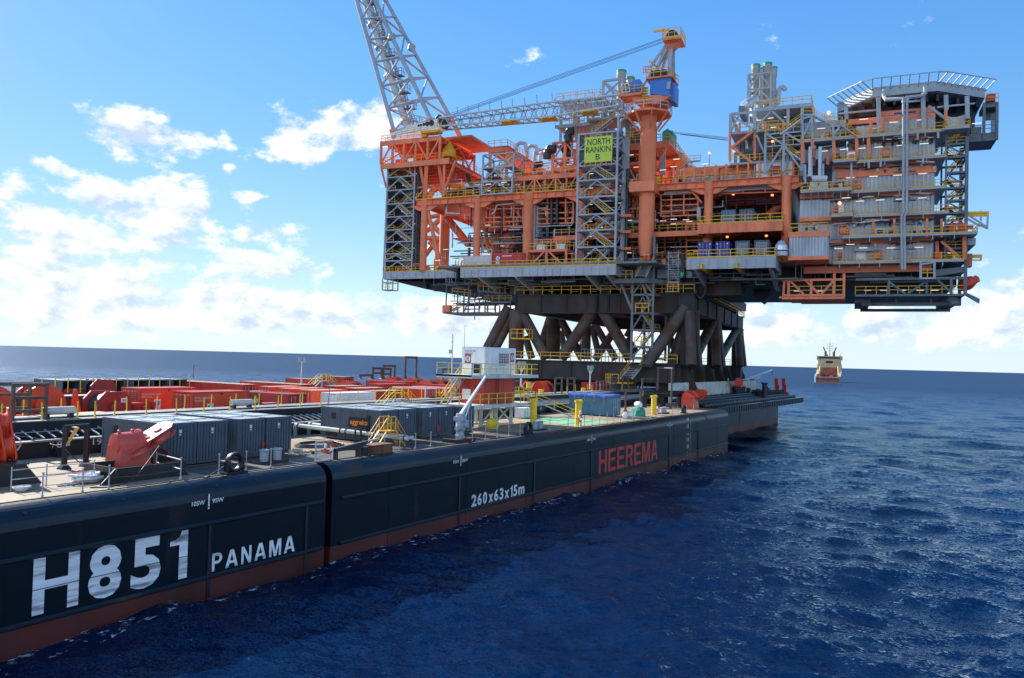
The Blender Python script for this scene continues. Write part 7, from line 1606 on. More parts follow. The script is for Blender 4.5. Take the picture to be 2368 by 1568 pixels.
def winches():
    """mooring winch: drum axis across the barge, eight-sided cheek plate towards the camera side (local -y)"""
    t = thing('winch', 'dark red winch with white plate and rope drum, left of the near power pack', 'winch', (0,0,0), 0, 'red winches on the deck')
    b = MB(); b.bb(-2.2, 4.2, -1.6, -1.35, .0, .5); b.bb(-2.2, 4.2, 1.35, 1.6, 0, .5); b.bb(-2.2,-1.9,-1.35,1.35,0,.4); b.bb(3.9,4.2,-1.35,1.35,0,.4); b.prism([(-2.0,-1.62,.5),(2.6,-1.62,.5),(1.3,-1.62,1.2),(-1.2,-1.62,1.2)], (0,.2,0)); b.build('base_frame', 'maroon', t)
    d = MB(); d.lathe([(.6,-1.1),(1.2,-1.1),(1.2,1.1),(.6,1.1)], (0,0,1.65), 26, (0,1,0)); dr = d.build('drum', 'wire', t, True)
    for s, nm in ((-1.2,'cheek_plate'),(1.15,'cheek_plate')):
        c = MB(); P = [(-.9,-1.45),(.9,-1.45),(1.6,-.7),(1.6,.7),(.9,1.45),(-.9,1.45),(-1.55,.75),(-1.55,-.75)]; c.prism([(x,s-.1,1.65+z) for x, z in P], (0,.18,0)); c.lathe([(.5,0),(.5,.35),(.3,.4)], (0,s-.1,1.65), 16, (0,-1,0)); c.build(nm, 'maroon', t)
    g = MB(); g.lathe([(1.2,-1.1),(1.48,-1.08),(1.48,-.9),(1.2,-.88)], (0,0,1.65), 28, (0,1,0)); g.build('brake_band', 'pale_steel', t, True)
    g = MB(); g.bb(1.7, 4.1, -1.5, .2, .5, 1.9); g.bb(1.9,3.9,-1.6,-1.5,.7,1.7); g.bb(1.8,4.0,-1.4,.1,1.9,2.0); g.build('gearbox', 'maroon', t)
    g = MB()
    for k in range(4): g.lathe([(.2,0),(.2,.25),(.08,.3)], (2.1+k*.5,-1.6,1.3+.25*(k%2)), 10, (0,-1,0)); g.path([(2.0+k*.5,-1.65,1.2),(2.0+k*.5,-1.65,.6),(2.3+k*.5,-1.65,.6)], .04, 6)
    g.build('motor', 'maroon', t)
    p = MB(); p.bb(.55,1.05,-1.33,-1.3,2.1,2.5); pl = p.build('number_plate', 'white', t); text('plate_lettering', 'SB4', 'blue', (.6,-1.33,2.18), (1,0,0), (0,0,1), .4, .22, pl, .01, .006)
    l = MB(); l.tube((-1.9,-1.7,.95),(-.9,-1.7,.95),.16,10); l.build('float_roller', 'off_white', t, True)
    s = 1.0
    spots = [(('z1',1060,495,3.15), None), (('z1',2290,505,3.15), 'dark red winch with white plate, right of the near power pack'), (('z1',960,385,3.3), 'dark red winch with large drum behind the plate marked winch, toward the sea')]
    for (k,x,y,h), lb in spots:
        p = at(k,x,y,h); o = t if lb is None else copy_tree(t, label=lb); o.location = (p.x, p.y+1.2, FB+h-3.15)
        if lb and 'sea' in lb: o.rotation_euler.z = math.pi
    # big orange-red winch at left, drum end towards us
    t = thing('winch', 'large orange red winch with huge disc end at left, behind the brown pipe frame', 'winch', (0,0,0), 0, 'red winches on the deck')
    d = MB(); d.lathe([(1.75,-1.0),(1.9,-1.0),(1.9,-.85),(1.3,-.85),(1.3,.85),(1.9,.85),(1.9,1.0),(1.75,1.0)], (0,0,1.75), 32, (0,1,0)); d.build('drum', 'orange_red', t, True)
    d = MB(); d.lathe([(1.31,-.84),(1.62,-.8),(1.62,.8),(1.31,.84)], (0,0,1.75), 28, (0,1,0)); d.build('rope_coil', 'wire', t, True)
    d = MB(); d.lathe([(.9,-1.05),(.9,-1.25),(.5,-1.3)], (0,0,1.75), 20, (0,1,0)); d.build('hub', 'orange_red', t, True)
    d = MB(); d.bb(-2.4,2.4,-1.3,-1.05,0,1.1); d.bb(-2.4,2.4,1.05,1.3,0,1.1); d.bb(-2.4,-2.1,-1.05,1.05,0,.6); d.bb(2.1,3.4,-1.6,1.2,0,.8); d.prism([(2.2,-1.2,.8),(3.2,-1.2,.8),(2.7,-1.2,3.2),(2.5,-1.2,3.2)], (0,.3,0)); d.build('base_frame', 'orange_red', t)
    text('base_lettering', 'TON MATING WINCH', 'mark_white', (-1.4,-1.3,.55), (1,0,0), (0,0,1), 2.2, .18, t, .0, .01)
    p = at('z1',420,440,3.6); t.location = (p.x, p.y+1, FB)
    o = copy_tree(t, label='large orange red winch cut off by the left picture edge'); p = at('z1',60,450,3.6); o.location = (p.x-.8, p.y+1.5, FB)
    # far winches seen only as tops
    for (k,x,y), lb in ((('z2',1335,365),'orange winch top by the tall pipe frame at the far deck edge'),(('z2',1520,375),'orange winch top just right of the tall pipe frame'),(('z2',1650,392),'small orange winch top between far red containers'),(('z2',1760,385),'red winch with a square plate by the control cabin stairs'),(('z2',930,400),'low orange winch top behind the yellow steps, far deck'),(('z3',960,450),'red winch with round drum under the rusty frame'),(('z3',1030,450),'bright red winch block under the rusty frame, right of the drum')):
        o = copy_tree(t, label=lb); p = at(k,x,y,3.2); o.location = (p.x, p.y, FB-.4); o.rotation_euler.z = math.pi/2 if x != 960 else 0
        if k == 'z3': o.location = (112 if x == 960 else 116.5, 66 if x == 960 else 66.5, FB-.2)
winches()

def cabin_tower():
    x0, x1, y0, y1 = 66.1, 72.0, 44.7, 47.4
    t = thing('control_cabin', 'white cabin over a red cabin on grey legs with yellow railed decks', 'cabin tower', ((x0+x1)/2, 46, FB)); O = Vector(t.location)
    def part(mb, n, m, sm=False, par=None): o = mb.build(n, m, par or t, sm); o.location = -O if not par else (0,0,0); return o
    z1, z2, z3 = FB+2.15, FB+2.35, FB+5.15
    m = MB(); 
    for (a,b,z) in ((62.4,74.7,z1),(62.4,75.2,z3)):
        m.bb(a, b, y0-1.1, y1+.6, z, z+.18); m.bb(a, b, y0-1.15, y0-1.05, z-.15, z+.2); m.bb(a, a+.12, y0-1.05, y1+.6, z-.15, z+.2)
    part(m, 'deck', 'off_white')
    m = MB()
    for x in (x0-.2, x0+2.6, x1-.3):
        for y in (y0+.1, y1-.1): m.bb(x-.14, x+.14, y-.14, y+.14, FB, z1)
    for a, b in (((x0-.2,y0+.1,FB+.3),(x0+2.6,y0+.1,z1)),((x0+2.6,y0+.1,z1),(x1-.3,y0+.1,FB+.3)),((x0+2.6,y0+.1,FB+.3),(x1-.3,y0+.1,z1))): m.bar(a, b, .14)
    m.bb(x0-.4, x1, y0-.05, y0+.25, FB, FB+.18); m.bb(x0-.4,x1,y1-.25,y1+.05,FB,FB+.18); part(m, 'leg_frame', 'off_white')
    def house(z, h, wall, nm):
        b = MB(); ribbed(b, (x0,y0), (x1,y0), z, z+h, .45, .025); ribbed(b, (x0,y1), (x0,y0), z, z+h, .45, .025); b.bb(x0+.01, x1-.01, y0+.01, y1, z, z+h); 
        for x in (x0, x1):
            for y in (y0, y1): b.bb(x-.06, x+.06, y-.06, y+.06, z, z+h+.03)
        return part(b, nm, wall)
    house(z2, 2.75, 'red', 'red_house'); house(z3+.2, 2.75, 'white', 'white_house')
    m = MB(); m.bb(x0-.03, x1+.03, y0-.03, y1+.03, z3+2.96, z3+3.02); part(m, 'roof', 'white')
    d = MB(); d.bb(x0-.05, x0-.02, y0+.35, y0+1.25, z2+.1, z2+2.2); dd = part(d, 'door', 'red'); w = MB(); w.bb(x0-.07, x0-.05, y0+.6, y0+1.05, z2+1.2, z2+1.85); w_ = part(w, 'door_window', 'glass')
    w = MB()
    for k in range(6): w.bb(x0-.05, x0-.02, y1-1.1, y1-.2, z2+1.7+k*.14, z2+1.78+k*.14)
    part(w, 'louvre', 'maroon')
    w = MB(); w.bb(x0-.12, x0-.02, y1-1.15, y1-.15, z2+.4, z2+1.45); part(w, 'vent_box', 'white')
    w = MB()
    for k in range(9): w.bar((x0+2.3,y0-.1,z2+.1+k*.3),(x0+2.7,y0-.1,z2+.1+k*.3),.04)
    for x in (x0+2.3,x0+2.7): w.bar((x,y0-.1,z2),(x,y0-.1,z2+2.75),.05)
    part(w, 'ladder', 'maroon')
    w = MB(); w.bb(x0+3.8, x0+5.2, y0-.04, y0-.01, z2+1.0, z2+2.3); part(w, 'wall_panel', 'red')
    w = MB(); w.bb(x0+2.75, x0+4.6, y0-.06, y0-.01, z3+1.35, z3+2.45); part(w, 'window', 'glass')
    w = MB()
    for k in range(6): x = x0+2.8+k*.35; w.bar((x,y0-.08,z3+1.3),(x,y0-.08,z3+2.5),.04)
    for k in range(5): z = z3+1.38+k*.26; w.bar((x0+2.7,y0-.08,z),(x0+4.65,y0-.08,z),.04)
    part(w, 'window_bars', 'white')
    w = MB(); w.bb(x0+1.45, x0+2.3, y0-.06, y0-.01, z3+.25, z3+2.25); part(w, 'door', 'white')
    w = MB(); w.bb(x0-.06, x0-.01, y0+.25, y0+1.3, z3+.3, z3+1.25); part(w, 'window', 'glass'); w = MB()
    for (a,b,c,e) in ((.2,1.35,.22,.3),(.2,1.35,1.25,1.33),(.2,.27,.3,1.25),(1.28,1.35,.3,1.25)): w.bb(x0-.08, x0-.02, y0+a, y0+b, z3+c, z3+e)
    part(w, 'window_frame', 'white')
    for (pl, rgt, ww) in (((x0-.03,y1-.3,z3+1.3),(0,-1,0),.75),((x0+4.95,y0-.03,z3+1.55),(1,0,0),.7)):
        r = Vector(rgt); a = Vector(pl); n_ = r.cross(Vector((0,0,1))); b = MB(); b.prism([a, a+r*ww, a+r*ww+Vector((0,0,.95)), a+Vector((0,0,.95))], n_*.03); part(b, 'emblem_plate', 'red')
        b = MB(); b.lathe([(ww*.42,0),(ww*.42,.015)], a+r*(ww/2)+Vector((0,0,.48))+n_*.03, 20, n_); part(b, 'emblem', 'white')
        o = text('emblem_letter', 'H', 'blue', a+r*(ww*.3)+Vector((0,0,.22))+n_*.045, r, (0,0,1), ww*.4, .52, t, .04, .012); o.location = -O
    o = text('cabin_lettering', 'MATING WINCH SPREAD', 'letter_black', (x0-.03,y1-.25,z3+2.5), (0,-1,0), (0,0,1), 1.4, .15, t, 0, .02); o.location = -O
    o = text('cabin_lettering', 'CONTROL CABIN', 'letter_black', (x0-.03,y1-.25,z3+2.25), (0,-1,0), (0,0,1), 1.0, .15, t, 0, .02); o.location = -O
    o = text('cabin_lettering', 'MATING WINCH PARTY', 'letter_black', (x0+2.8,y0-.03,z3+1.1), (1,0,0), (0,0,1), 1.3, .13, t, 0, .02); o.location = -O
    for (a,b,z) in ((62.4,74.7,z1+.18),(62.4,75.2,z3+.18)):
        r = MB(); rail(r, [(a,y1+.5,z),(a,y0-1.1,z),(b,y0-1.1,z),(b,y1+.5,z)], h=1.15, r=.045, sp=1.5); part(r, 'handrail', 'bright_yellow')
    r = MB()
    for x, y in ((x0-.2,y1-.3),(x0+4.5,y1-.3)): r.tube((x,y,z3+2.9),(x,y,z3+5.2),.02,5)
    part(r, 'aerial', 'black')
    st, rl = MB(), MB(); stair(st, rl, (62.8,y1-.6,z1+.2), (66,y1-.6,z3), (0,1,0), .8, .6); part(st, 'stairs', 'wood'); part(rl, 'stair_rail', 'bright_yellow')
cabin_tower()

def box_thing(name, label, cat, p, rz=0, grp=None): return thing(name, label, cat, p, rz, grp)
def deck_items():
    # blue container with tarpaulin
    c = container('shipping_container', 'weathered blue container with blue tarpaulin roof near the landing patch', 6.2, 2.6, 2.5, 'container_blue', 'container_blue', None); put(c, (91.3+1.3, 41.9+3.1, FB+.1), -math.pi/2)
    tp = thing('tarpaulin', 'bright blue tarpaulin sagging over the blue container', 'tarpaulin', (92.6,45,FB+2.6)); m = MB(); n, k_ = 12, 6; P = {}; r_ = random.Random(2)
    for i in range(n+1):
        for j in range(k_+1):
            x = -1.42+2.84*j/k_; y = -3.2+6.4*i/n; P[i,j] = (x, y, .24-.2*abs(j/k_-.5)**2*4+.06*math.sin(i*1.7)+r_.uniform(-.04,.04))
    for i in range(n):
        for j in range(k_): m.quad(P[i,j],P[i,j+1],P[i+1,j+1],P[i+1,j])
    for i in range(n):
        for j, s in ((0,-1),(k_,1)): a, b = Vector(P[i,j]), Vector(P[i+1,j]); d_ = Vector((.02*s,0,-.16-.09*(i%3))); m.quad(a,b,b+d_,a+d_)
    for j in range(k_):
        for i, s in ((0,-1),(n,1)): a, b = Vector(P[i,j]), Vector(P[i,j+1]); d_ = Vector((0,.02*s,-.18-.1*(j%2))); m.quad(a,b,b+d_,a+d_)
    m.build('sheet', 'tarp_blue', tp, True); m = MB()
    for y in (-2,-.6,.8,2.2): m.path([(-1.46,y,-.8),(-1.44,y,.08),(0,y,.31),(1.44,y,.08)], .02, 5)
    m.build('lashing', 'rope', tp)
    # yellow bollard posts
    for x, y, h, lb in ((73.6,43.1,2.75,'thick yellow post left of the green landing patch'),(75.7,38.7,2.75,'thick yellow post at deck edge by the green landing patch'),(99.9,39.7,2.6,'thick yellow post at deck edge near the white drums, farthest')):
        t = thing('yellow_post', lb, 'post', (x,y,FB), 0, 'thick yellow posts'); m = MB(); m.lathe([(.4,0),(.4,.04),(.36,.05),(.36,h-.1)], (0,0,0), 20); m.build('column', 'bright_yellow', t, True); m = MB(); m.lathe([(.44,h-.25),(.46,h-.2),(.46,h),(.3,h+.03)], (0,0,0), 20); m.bb(-.75,.75,-.12,.12,h,h+.06); m.build('cap', 'bright_yellow', t)
    # yellow cargo bag
    t = thing('cargo_bag', 'yellow tied cargo bag below the control cabin', 'bag', (65.6,43.2,FB)); m = MB(); r_ = random.Random(6); prof = [(.9,0),(1.02,.35),(.98,.8),(.75,1.25),(.3,1.45)]
    n = 14; b = len(m.v)
    for (r, h) in prof:
        for k in range(n): a = 2*math.pi*k/n; q = .58*r*(1+.14*math.sin(5*a)+r_.uniform(-.07,.07)); m.v.append((q*1.3*math.cos(a), q*.9*math.sin(a), .72*h))
    for j in range(len(prof)-1):
        for k in range(n): m.f.append((b+j*n+k,b+j*n+(k+1)%n,b+(j+1)*n+(k+1)%n,b+(j+1)*n+k))
    m.f.append(tuple(b+(len(prof)-1)*n+k for k in range(n))); m.build('sack', 'bright_yellow', t, True); m = MB(); m.path([(-.8,-.25,.5),(0,-.62,.52),(.78,-.3,.5)], .02, 5); m.build('tie', 'rope', t)
    # white drums, green tarp heap
    for x, y, h, lb, rz in ((89.9,39.4,.62,'white life raft drum lying at the deck edge, left of the pair',.3),(91.9,39.5,.62,'white life raft drum lying at the deck edge, right of the pair',.5),(95.2,40.0,2.35,'white life raft drum on top of the green covered stack',.9)):
        t = thing('life_raft', lb, 'life raft', (x,y,FB+h*.66), rz, 'white life raft drums'); t.scale = (.64,.64,.64); m = MB(); m.lathe([(.25,-.95),(.5,-.85),(.6,-.5),(.6,-.05),(.64,-.03),(.64,.03),(.6,.05),(.6,.5),(.5,.85),(.25,.95)], (0,0,0), 18, (1,0,0)); m.build('shell', 'white', t, True); m = MB()
        for s in (-.45,.45): m.lathe([(.615,s-.04),(.62,s),(.615,s+.04)], (0,0,0), 18, (1,0,0))
        m.build('strap', 'grey_steel', t); m = MB(); m.bb(-.6,.6,-.4,.4,-.66,-.5); m.build('cradle', 'grey_steel', t)
    def heap(p, sx, sy, h, mm, name, lb, cat, seed):
        t = thing(name, lb, cat, p); m = MB(); r_ = random.Random(seed); n = 12; pr = [(1,0),(.98,.5),(.9,.85),(.55,1.0),(.15,1.04)]; b = 0
        for (r, z) in pr:
            for k in range(n): a = 2*math.pi*k/n; q = r*(1+.16*math.sin(3*a+seed)+r_.uniform(-.08,.08)); m.v.append((q*sx*math.cos(a), q*sy*math.sin(a), z*h*(1+r_.uniform(-.05,.05))))
        for j in range(len(pr)-1):
            for k in range(n): m.f.append((j*n+k,j*n+(k+1)%n,(j+1)*n+(k+1)%n,(j+1)*n+k))
        m.f.append(tuple((len(pr)-1)*n+k for k in range(n))); m.build('cover', mm, t, False); m = MB(); m.path([(-sx*.9,-sy*.5,h*.5),(0,-sy*1.12,h*.55),(sx*.9,-sy*.5,h*.5)], .03, 5); m.build('rope', 'rope', t)
    heap((95.5,40.0,FB), 1.0, .85, 1.15, 'tarp_green', 'covered_stack', 'green tarpaulin covered stack under the white drum at deck edge', 'covered goods', 3)
    heap((101,64,FB), 2.0, 1.4, 2.9, 'tarp_green', 'covered_stack', 'green sheeted heap under the rusty frame, right of the control cabin', 'covered goods', 5)
    heap((98,58.5,FB), 1.3, 1.0, 2.1, 'tarp_green', 'covered_stack', 'pointed green sheet beside the yellow railed stairs', 'covered goods', 8)
    # small boxes
    t = thing('cable_box', 'small white ribbed box at the foot of the skidway, left of the landing patch', 'box', (80.2,48.4,FB)); m = MB(); m.bb(-1,1,-.6,.6,.1,1.15); m.build('body', 'white', t); m = MB(); m.bb(-1.05,1.05,-.65,.65,1.15,1.25); m.build('lid', 'white', t); m = MB()
    for x in (-.6,0,.6): m.bb(x-.04,x+.04,-.65,-.6,.1,1.15)
    m.build('rib', 'off_white', t)
    # stairs over the skidway
    t = thing('access_stairs', 'grey stairs with yellow rails leading from landing patch to skidway', 'stairs', (87.2,47,FB)); O = Vector(t.location)
    st, rl = MB(), MB(); a = Vector((87.3,45.6,FB)); b = Vector((84.0,50.6,FB+2.4)); d_ = (b-a); wv = Vector((d_.y,-d_.x,0)).normalized()*-1; stair(st, rl, a, b, wv, 1.1, .6); st.bb(80.5,85.2,50.6,53.2,FB+2.3,FB+2.42); rail(rl, [(80.5,50.7,FB+2.42),(84,50.7,FB+2.42)], h=1.15, r=.05, sp=1.2); rail(rl, [(80.5,53.2,FB+2.42),(85.2,53.2,FB+2.42)], h=1.15, r=.05, sp=1.2)
    for a_, b_ in ((a,a+Vector((.1,-.7,.5))),(a+wv*1.1,a+wv*1.1+Vector((.1,-.7,.5)))): rl.path([a_+Vector((0,0,1)), a_+Vector((.1,-.5,.9)), a_+Vector((.1,-.5,.5)), a_+Vector((0,0,.45))], .04, 5)
    o = st.build('flight', 'grey_steel', t); o.location = -O; o = rl.build('handrail', 'bright_yellow', t); o.location = -O
    # far step-overs seen among the red containers
    for (k,x,y,h,lb) in (('z2',700,395,2.7,'yellow steps over the far containers, small and distant'),('z2',1400,560,2.7,'yellow railed step-over above the second grey container row')):
        p = at(k,x,y,h); t = thing('step_over', lb, 'steps', (p.x,p.y,FB), 0, 'yellow step-overs'); m, r = MB(), MB(); stair(m, r, (-3,0,1.2), (-1,0,2.6), (0,1,0), .9, .6); stair(m, r, (3,0,1.2), (1,0,2.6), (0,1,0), .9, .6); m.bb(-1,1,0,.9,2.5,2.6); rail(r, [(-1,0,2.6),(1,0,2.6)], h=1.1, r=.045, sp=1); rail(r, [(-1,.9,2.6),(1,.9,2.6)], h=1.1, r=.045, sp=1)
        for x_ in (-2.8,2.8): m.bb(x_-.1,x_+.1,0,.9,0,1.2)
        m.build('steps', 'grey_steel', t); r.build('handrail', 'bright_yellow', t)
    # yellow step-over in front of the second row
    t = thing('step_over', 'yellow steps over the white pipes in front of the grey containers', 'steps', (46.1,39.6,FB), 0, 'yellow step-overs'); m, r = MB(), MB()
    dirv = Vector((.8,-.6,0)); 
    A = Vector((-.65,.75,0)); 
    for s in (-1,1):
        a = Vector((s*1.55,-.1*s,0)); b = Vector((s*.5,0,1.25)); stair(m, r, a, b, (0,1,0), .8, .5)
    m.bb(-.5,.5,0,.8,1.2,1.27); rail(r, [(-.5,0,1.27),(.5,0,1.27)], h=1.05, r=.035, sp=.5); rail(r, [(-.5,.8,1.27),(.5,.8,1.27)], h=1.05, r=.035, sp=.5)
    m.build('treads', 'yellow', t); r.build('handrail', 'yellow', t)
    # white pipes
    for i, (a, b, lb) in enumerate((((46.0,50.0,1.0),(47.3,38.9,.62),'long white pipe beside the yellow steps, nearer of two'),((48.0,50.5,.95),(48.5,39.4,.55),'long white pipe beside the yellow steps, farther of two'))):
        t = thing('white_pipe', lb, 'pipe', (a[0],a[1],FB), 0, 'white deck pipes'); O = Vector(t.location); A, B = Vector(a)+Vector((0,0,FB)), Vector(b)+Vector((0,0,FB))
        m = MB(); m.tube(A, B, .17, 14); o = m.build('pipe', 'off_white', t, True); o.location = -O; m = MB()
        for f in (.03,.42,.47,.68,.72,.97): q = A.lerp(B,f); m.lathe([(.19,-.05),(.22,-.03),(.22,.03),(.19,.05)], q, 12, (B-A))
        o = m.build('flange', 'black', t, True); o.location = -O
        m = MB(); m.tube(A, A-Vector((0,0,.95)), .17, 12); m.lathe([(.3,0),(.3,.08)], A-Vector((0,0,.98)), 12); o = m.build('elbow', 'deck_steel', t, True); o.location = -O
    t = thing('pipe_rest', 'rusty frame the two white pipes rest on', 'pipe support', (46.9,43.2,FB)); m = MB()
    for x in (-.6,1.7):
        for y in (-.3,.3): m.bar((x,y,0),(x,y,1.05),.1)
    m.bar((-.6,-.3,1.05),(1.7,-.3,1.05),.1); m.bar((-.6,.3,1.05),(1.7,.3,1.05),.1); m.bar((-.6,-.3,.62),(1.7,-.3,.62),.1); m.build('frame', 'rusty', t)
    # rust box and folded brown arm at the edge
    t = thing('rusty_tank', 'rusty brown box by the yellow steps at deck edge', 'box', (42.6,37.9,FB)); m = MB(); m.bb(-1.0,1.0,-.55,.55,0,.62); m.bb(-1.1,1.1,-.6,.6,.62,.68); m.build('body', 'rust', t); m = MB(); m.lathe([(.3,0),(.3,.55),(.33,.56),(.33,.62)], (-1.6,-.25,0), 14); m.build('drum', 'black', t, True); m = MB()
    for x in (-1,0,1): m.bb(x-.04,x+.04,-.6,-.55,0,.6)
    m.build('stiffener', 'rust', t)
    t = thing('folded_arm', 'rusty folded arm on two short posts at deck edge, left of the rusty box', 'arm', (39.3,37.5,FB)); m = MB(); m.bb(-1.3,-1.08,-.12,.12,0,.65); m.bb(.8,1.02,-.12,.12,0,.6); m.prism([(-1.3,-.13,.55),(1.0,-.13,.5),(1.9,-.13,.95),(1.8,-.13,1.05),(-1.3,-.13,.75)], (0,.26,0)); m.build('beam', 'rusty', t); m = MB(); m.bar((1.8,-.1,1.0),(3.4,.3,1.05),.13); m.build('rod', 'grey_steel', t)
    # davit crane
    t = thing('davit_crane', 'small grey davit crane with raised arm at the deck edge', 'crane', (53.3,38.3,FB)); m = MB(); m.bb(-1.5,1.3,-.7,.7,0,.3); m.build('base', 'rusty', t); m = MB(); m.lathe([(.42,.3),(.42,.55),(.34,.6),(.34,.95),(.45,1.0),(.45,1.15),(.36,1.2),(.36,2.35)], (0,0,0), 16); m.build('column', 'grey_steel', t, True)
    m = MB(); m.lathe([(.22,0),(.26,.1),(.26,.6),(.2,.7)], (-.75,-.2,1.2), 12, (1,0,0)); m.lathe([(.16,0),(.18,.3),(.1,.4)], (-.5,-.5,1.9), 10, (1,0,0)); m.bb(.1,.7,-.4,.2,1.2,1.75); m.bb(-.5,.4,-.35,.35,1.75,2.1); m.build('winch', 'grey_steel', t)
    m = MB(); a, b = Vector((.1,.05,2.2)), Vector((3.9,.2,5.4)); m.tube(a, b, .2, 4, .12); m.tube(b, b+Vector((0,0,.25)), .07, 8); m.build('arm', 'pale_steel', t); m = MB(); m.tube((.5,-.05,1.7),(1.7,.1,3.3),.06,8); m.build('cylinder', 'grey_steel', t, True)
    m = MB(); m.tube(b, b-Vector((0,0,5.2)), .018, 5); m.lathe([(.03,.2),(.1,.1),(.1,-.1),(.02,-.2)], b-Vector((0,0,5.3)), 8); m.build('hook_line', 'wire', t); m = MB(); m.path([(-1.2,-.5,.3),(-1.2,-.5,1.35),(-1.1,-.5,1.45),(.2,-.6,1.45)], .04, 6); m.build('guard', 'pale_steel', t)
    # double bollards
    for (x,y,lb,s) in ((34.2,39.3,'pair of pale grey bollards on a plate beside the near container row',1.0),(67.5,39.0,'pair of grey bollards beside the yellow post at the deck edge',.95),(103.5,39.7,'pair of grey bollards near the red sheave block at the far end',.95)):
        t = thing('bollard', lb, 'bollard', (x,y,FB), 0.05, 'double bollards'); m = MB(); m.bb(-1.1,1.1,-.5,.5,.0,.16); m.build('base_plate', 'rusty', t)
        for dx in (-.55,.55): m = MB(); m.lathe([(.27*s,.16),(.27*s,.75),(.33*s,.8),(.33*s,.88),(.2,.92)], (dx,0,0), 18); m.build('post', 'grey_steel', t, True)
    # panama fairleads
    for (x,y,lb) in ((29.9,37.4,'black ring fairlead at the deck edge in front of near containers'),(62.8,37.3,'black ring fairlead at deck edge below the davit hook'),(107,38.0,'black ring fairlead at deck edge near the far red sheave block')):
        t = thing('fairlead', lb, 'fairlead', (x,y,FB), 0, 'black ring fairleads'); m = MB(); n = 20; k = 8
        for i in range(n):
            for j in range(k): a = 2*math.pi*i/n; b = 2*math.pi*j/k; r = .48+.13*math.cos(b); m.v.append((r*math.cos(a), .2*math.sin(b), .62+r*math.sin(a)))
        for i in range(n):
            for j in range(k): m.f.append((i*k+j,((i+1)%n)*k+j,((i+1)%n)*k+(j+1)%k,i*k+(j+1)%k))
        m.build('ring', 'skid_black', t, True); m = MB(); m.bb(-.75,.75,-.3,.3,0,.12); m.bb(-.62,-.5,-.15,.15,.12,.7); m.bb(.5,.62,-.15,.15,.12,.7); m.build('foot', 'skid_black', t)
    # gate with life ring
    t = thing('rail_gate', 'grey mesh gate panel standing at the deck edge, left of the rusty arm', 'gate', (36.7,37.3,FB)); m = MB(); 
    for x in (-.6,.75): m.bar((x,0,0),(x,0,1.35),.07)
    for z in (.12,1.35): m.bar((-.6,0,z),(.75,0,z),.07)
    m.build('frame', 'pale_steel', t); m = MB()
    for k in range(12): m.bar((-.6+.11*k,0,.12),(-.6+.11*k,0,1.35),.012)
    for k in range(10): m.bar((-.6,0,.15+.12*k),(.75,0,.15+.12*k),.012)
    m.build('mesh', 'grey_steel', t)
    for (x,y,z,lb) in ((37.1,37.15,.9,'orange and white life ring hung on the mesh gate'),(74.9,38.1,.9,'orange life ring on the rail in front of middle yellow post'),(99.3,38.9,.9,'orange life ring on the rail by the farthest yellow post')):
        t = thing('life_ring', lb, 'life ring', (x,y-.03,FB+z), 0, 'life rings on the rail'); n, k = 24, 8
        for seg in range(2):
            m = MB()
            for i in range(n):
                if (i//3) % 4 == 3 if seg == 0 else (i//3) % 4 != 3: continue
                for q in range(k):
                    P_ = []
                    for (ii,qq) in ((i,q),(i+1,q),(i+1,q+1),(i,q+1)): a = 2*math.pi*ii/n; b = 2*math.pi*qq/k; r = .34+.085*math.cos(b); P_.append((r*math.cos(a), .07*math.sin(b), r*math.sin(a)))
                    m.quad(*P_)
            m.build('foam_ring' if seg == 0 else 'band', 'orange_red' if seg == 0 else 'white', t, True)
    for (x,y,lb) in ((74.9,38.15,'short white post holding the life ring by the middle yellow post'),):
        t = thing('ring_post', lb, 'post', (x,y,FB)); m = MB(); m.tube((.12,0,0),(.12,0,1.5),.06,8); m.lathe([(.1,1.5),(.12,1.6),(.02,1.7)], (.12,0,0), 8); m.build('pole', 'white', t)
deck_items()
# ------------------------------------------------------------------ sheave blocks, rails, frames, ropes
def sheave_block(name, label, p, mm, a, n, scale=1.0, rz=0, grp='red swivel sheave blocks'):
    """pedestal with a horizontal drum head and a tilted pair of cheek plates with a sheave between"""
    t = thing(name, label, 'sheave block', p, rz, grp); a = Vector(a).normalized(); n = Vector(n).normalized(); b = n.cross(a)
    m = MB(); m.prism([(-1.0,-.75,.0),(1.1,-.75,.0),(.75,-.6,1.55),(-.75,-.6,1.55)], (0,1.4,0)); m.build('pedestal', mm, t)
    m = MB(); m.lathe([(.1,-.85),(.62,-.8),(.66,-.1),(.66,.35),(.8,.38),(.8,.62),(.55,.7),(.5,1.1),(.1,1.15)], (0,.05,1.6), 22, (1,-.12,0)); m.build('head', mm, t, True)
    for x in (-.55, .25): m = MB(); m.lathe([(.1,0),(.1,.14),(.04,.18)], (x,.05,2.24), 8); m.build('lifting_lug', mm, t)
    C = Vector((.95,-.35,1.72))
    def stad(off, th, L_=1.75, r=.62, nm='cheek_plate'):
        pts = [(-1.62,-.3),(-1.3,-r),(1.3,-r),(1.62,-.3),(1.62,.3),(1.3,r),(-1.3,r),(-1.62,.3)]
        m = MB(); m.prism([C+a*x+b*y+n*off for x, y in pts], n*th); return m.build(nm, mm, t)
    stad(.2,.09); stad(-.28,.09)
    for cx in (-.75, .75):
        m = MB(); m.lathe([(.2,.28),(.24,.29),(.24,.36),(.1,.37)], C+a*cx, 16, n); m.build('boss', mm, t, True)
        m = MB(); m.lathe([(.5,-.18),(.66,-.17),(.56,-.05),(.56,.08),(.66,.19),(.5,.2)], C+a*cx, 22, n); m.build('sheave', mm, t, True)
    m = MB(); m.tube(C-b*.3, Vector((.3,0,1.6)), .34, 14); m.build('trunnion', mm, t, True)
    return t
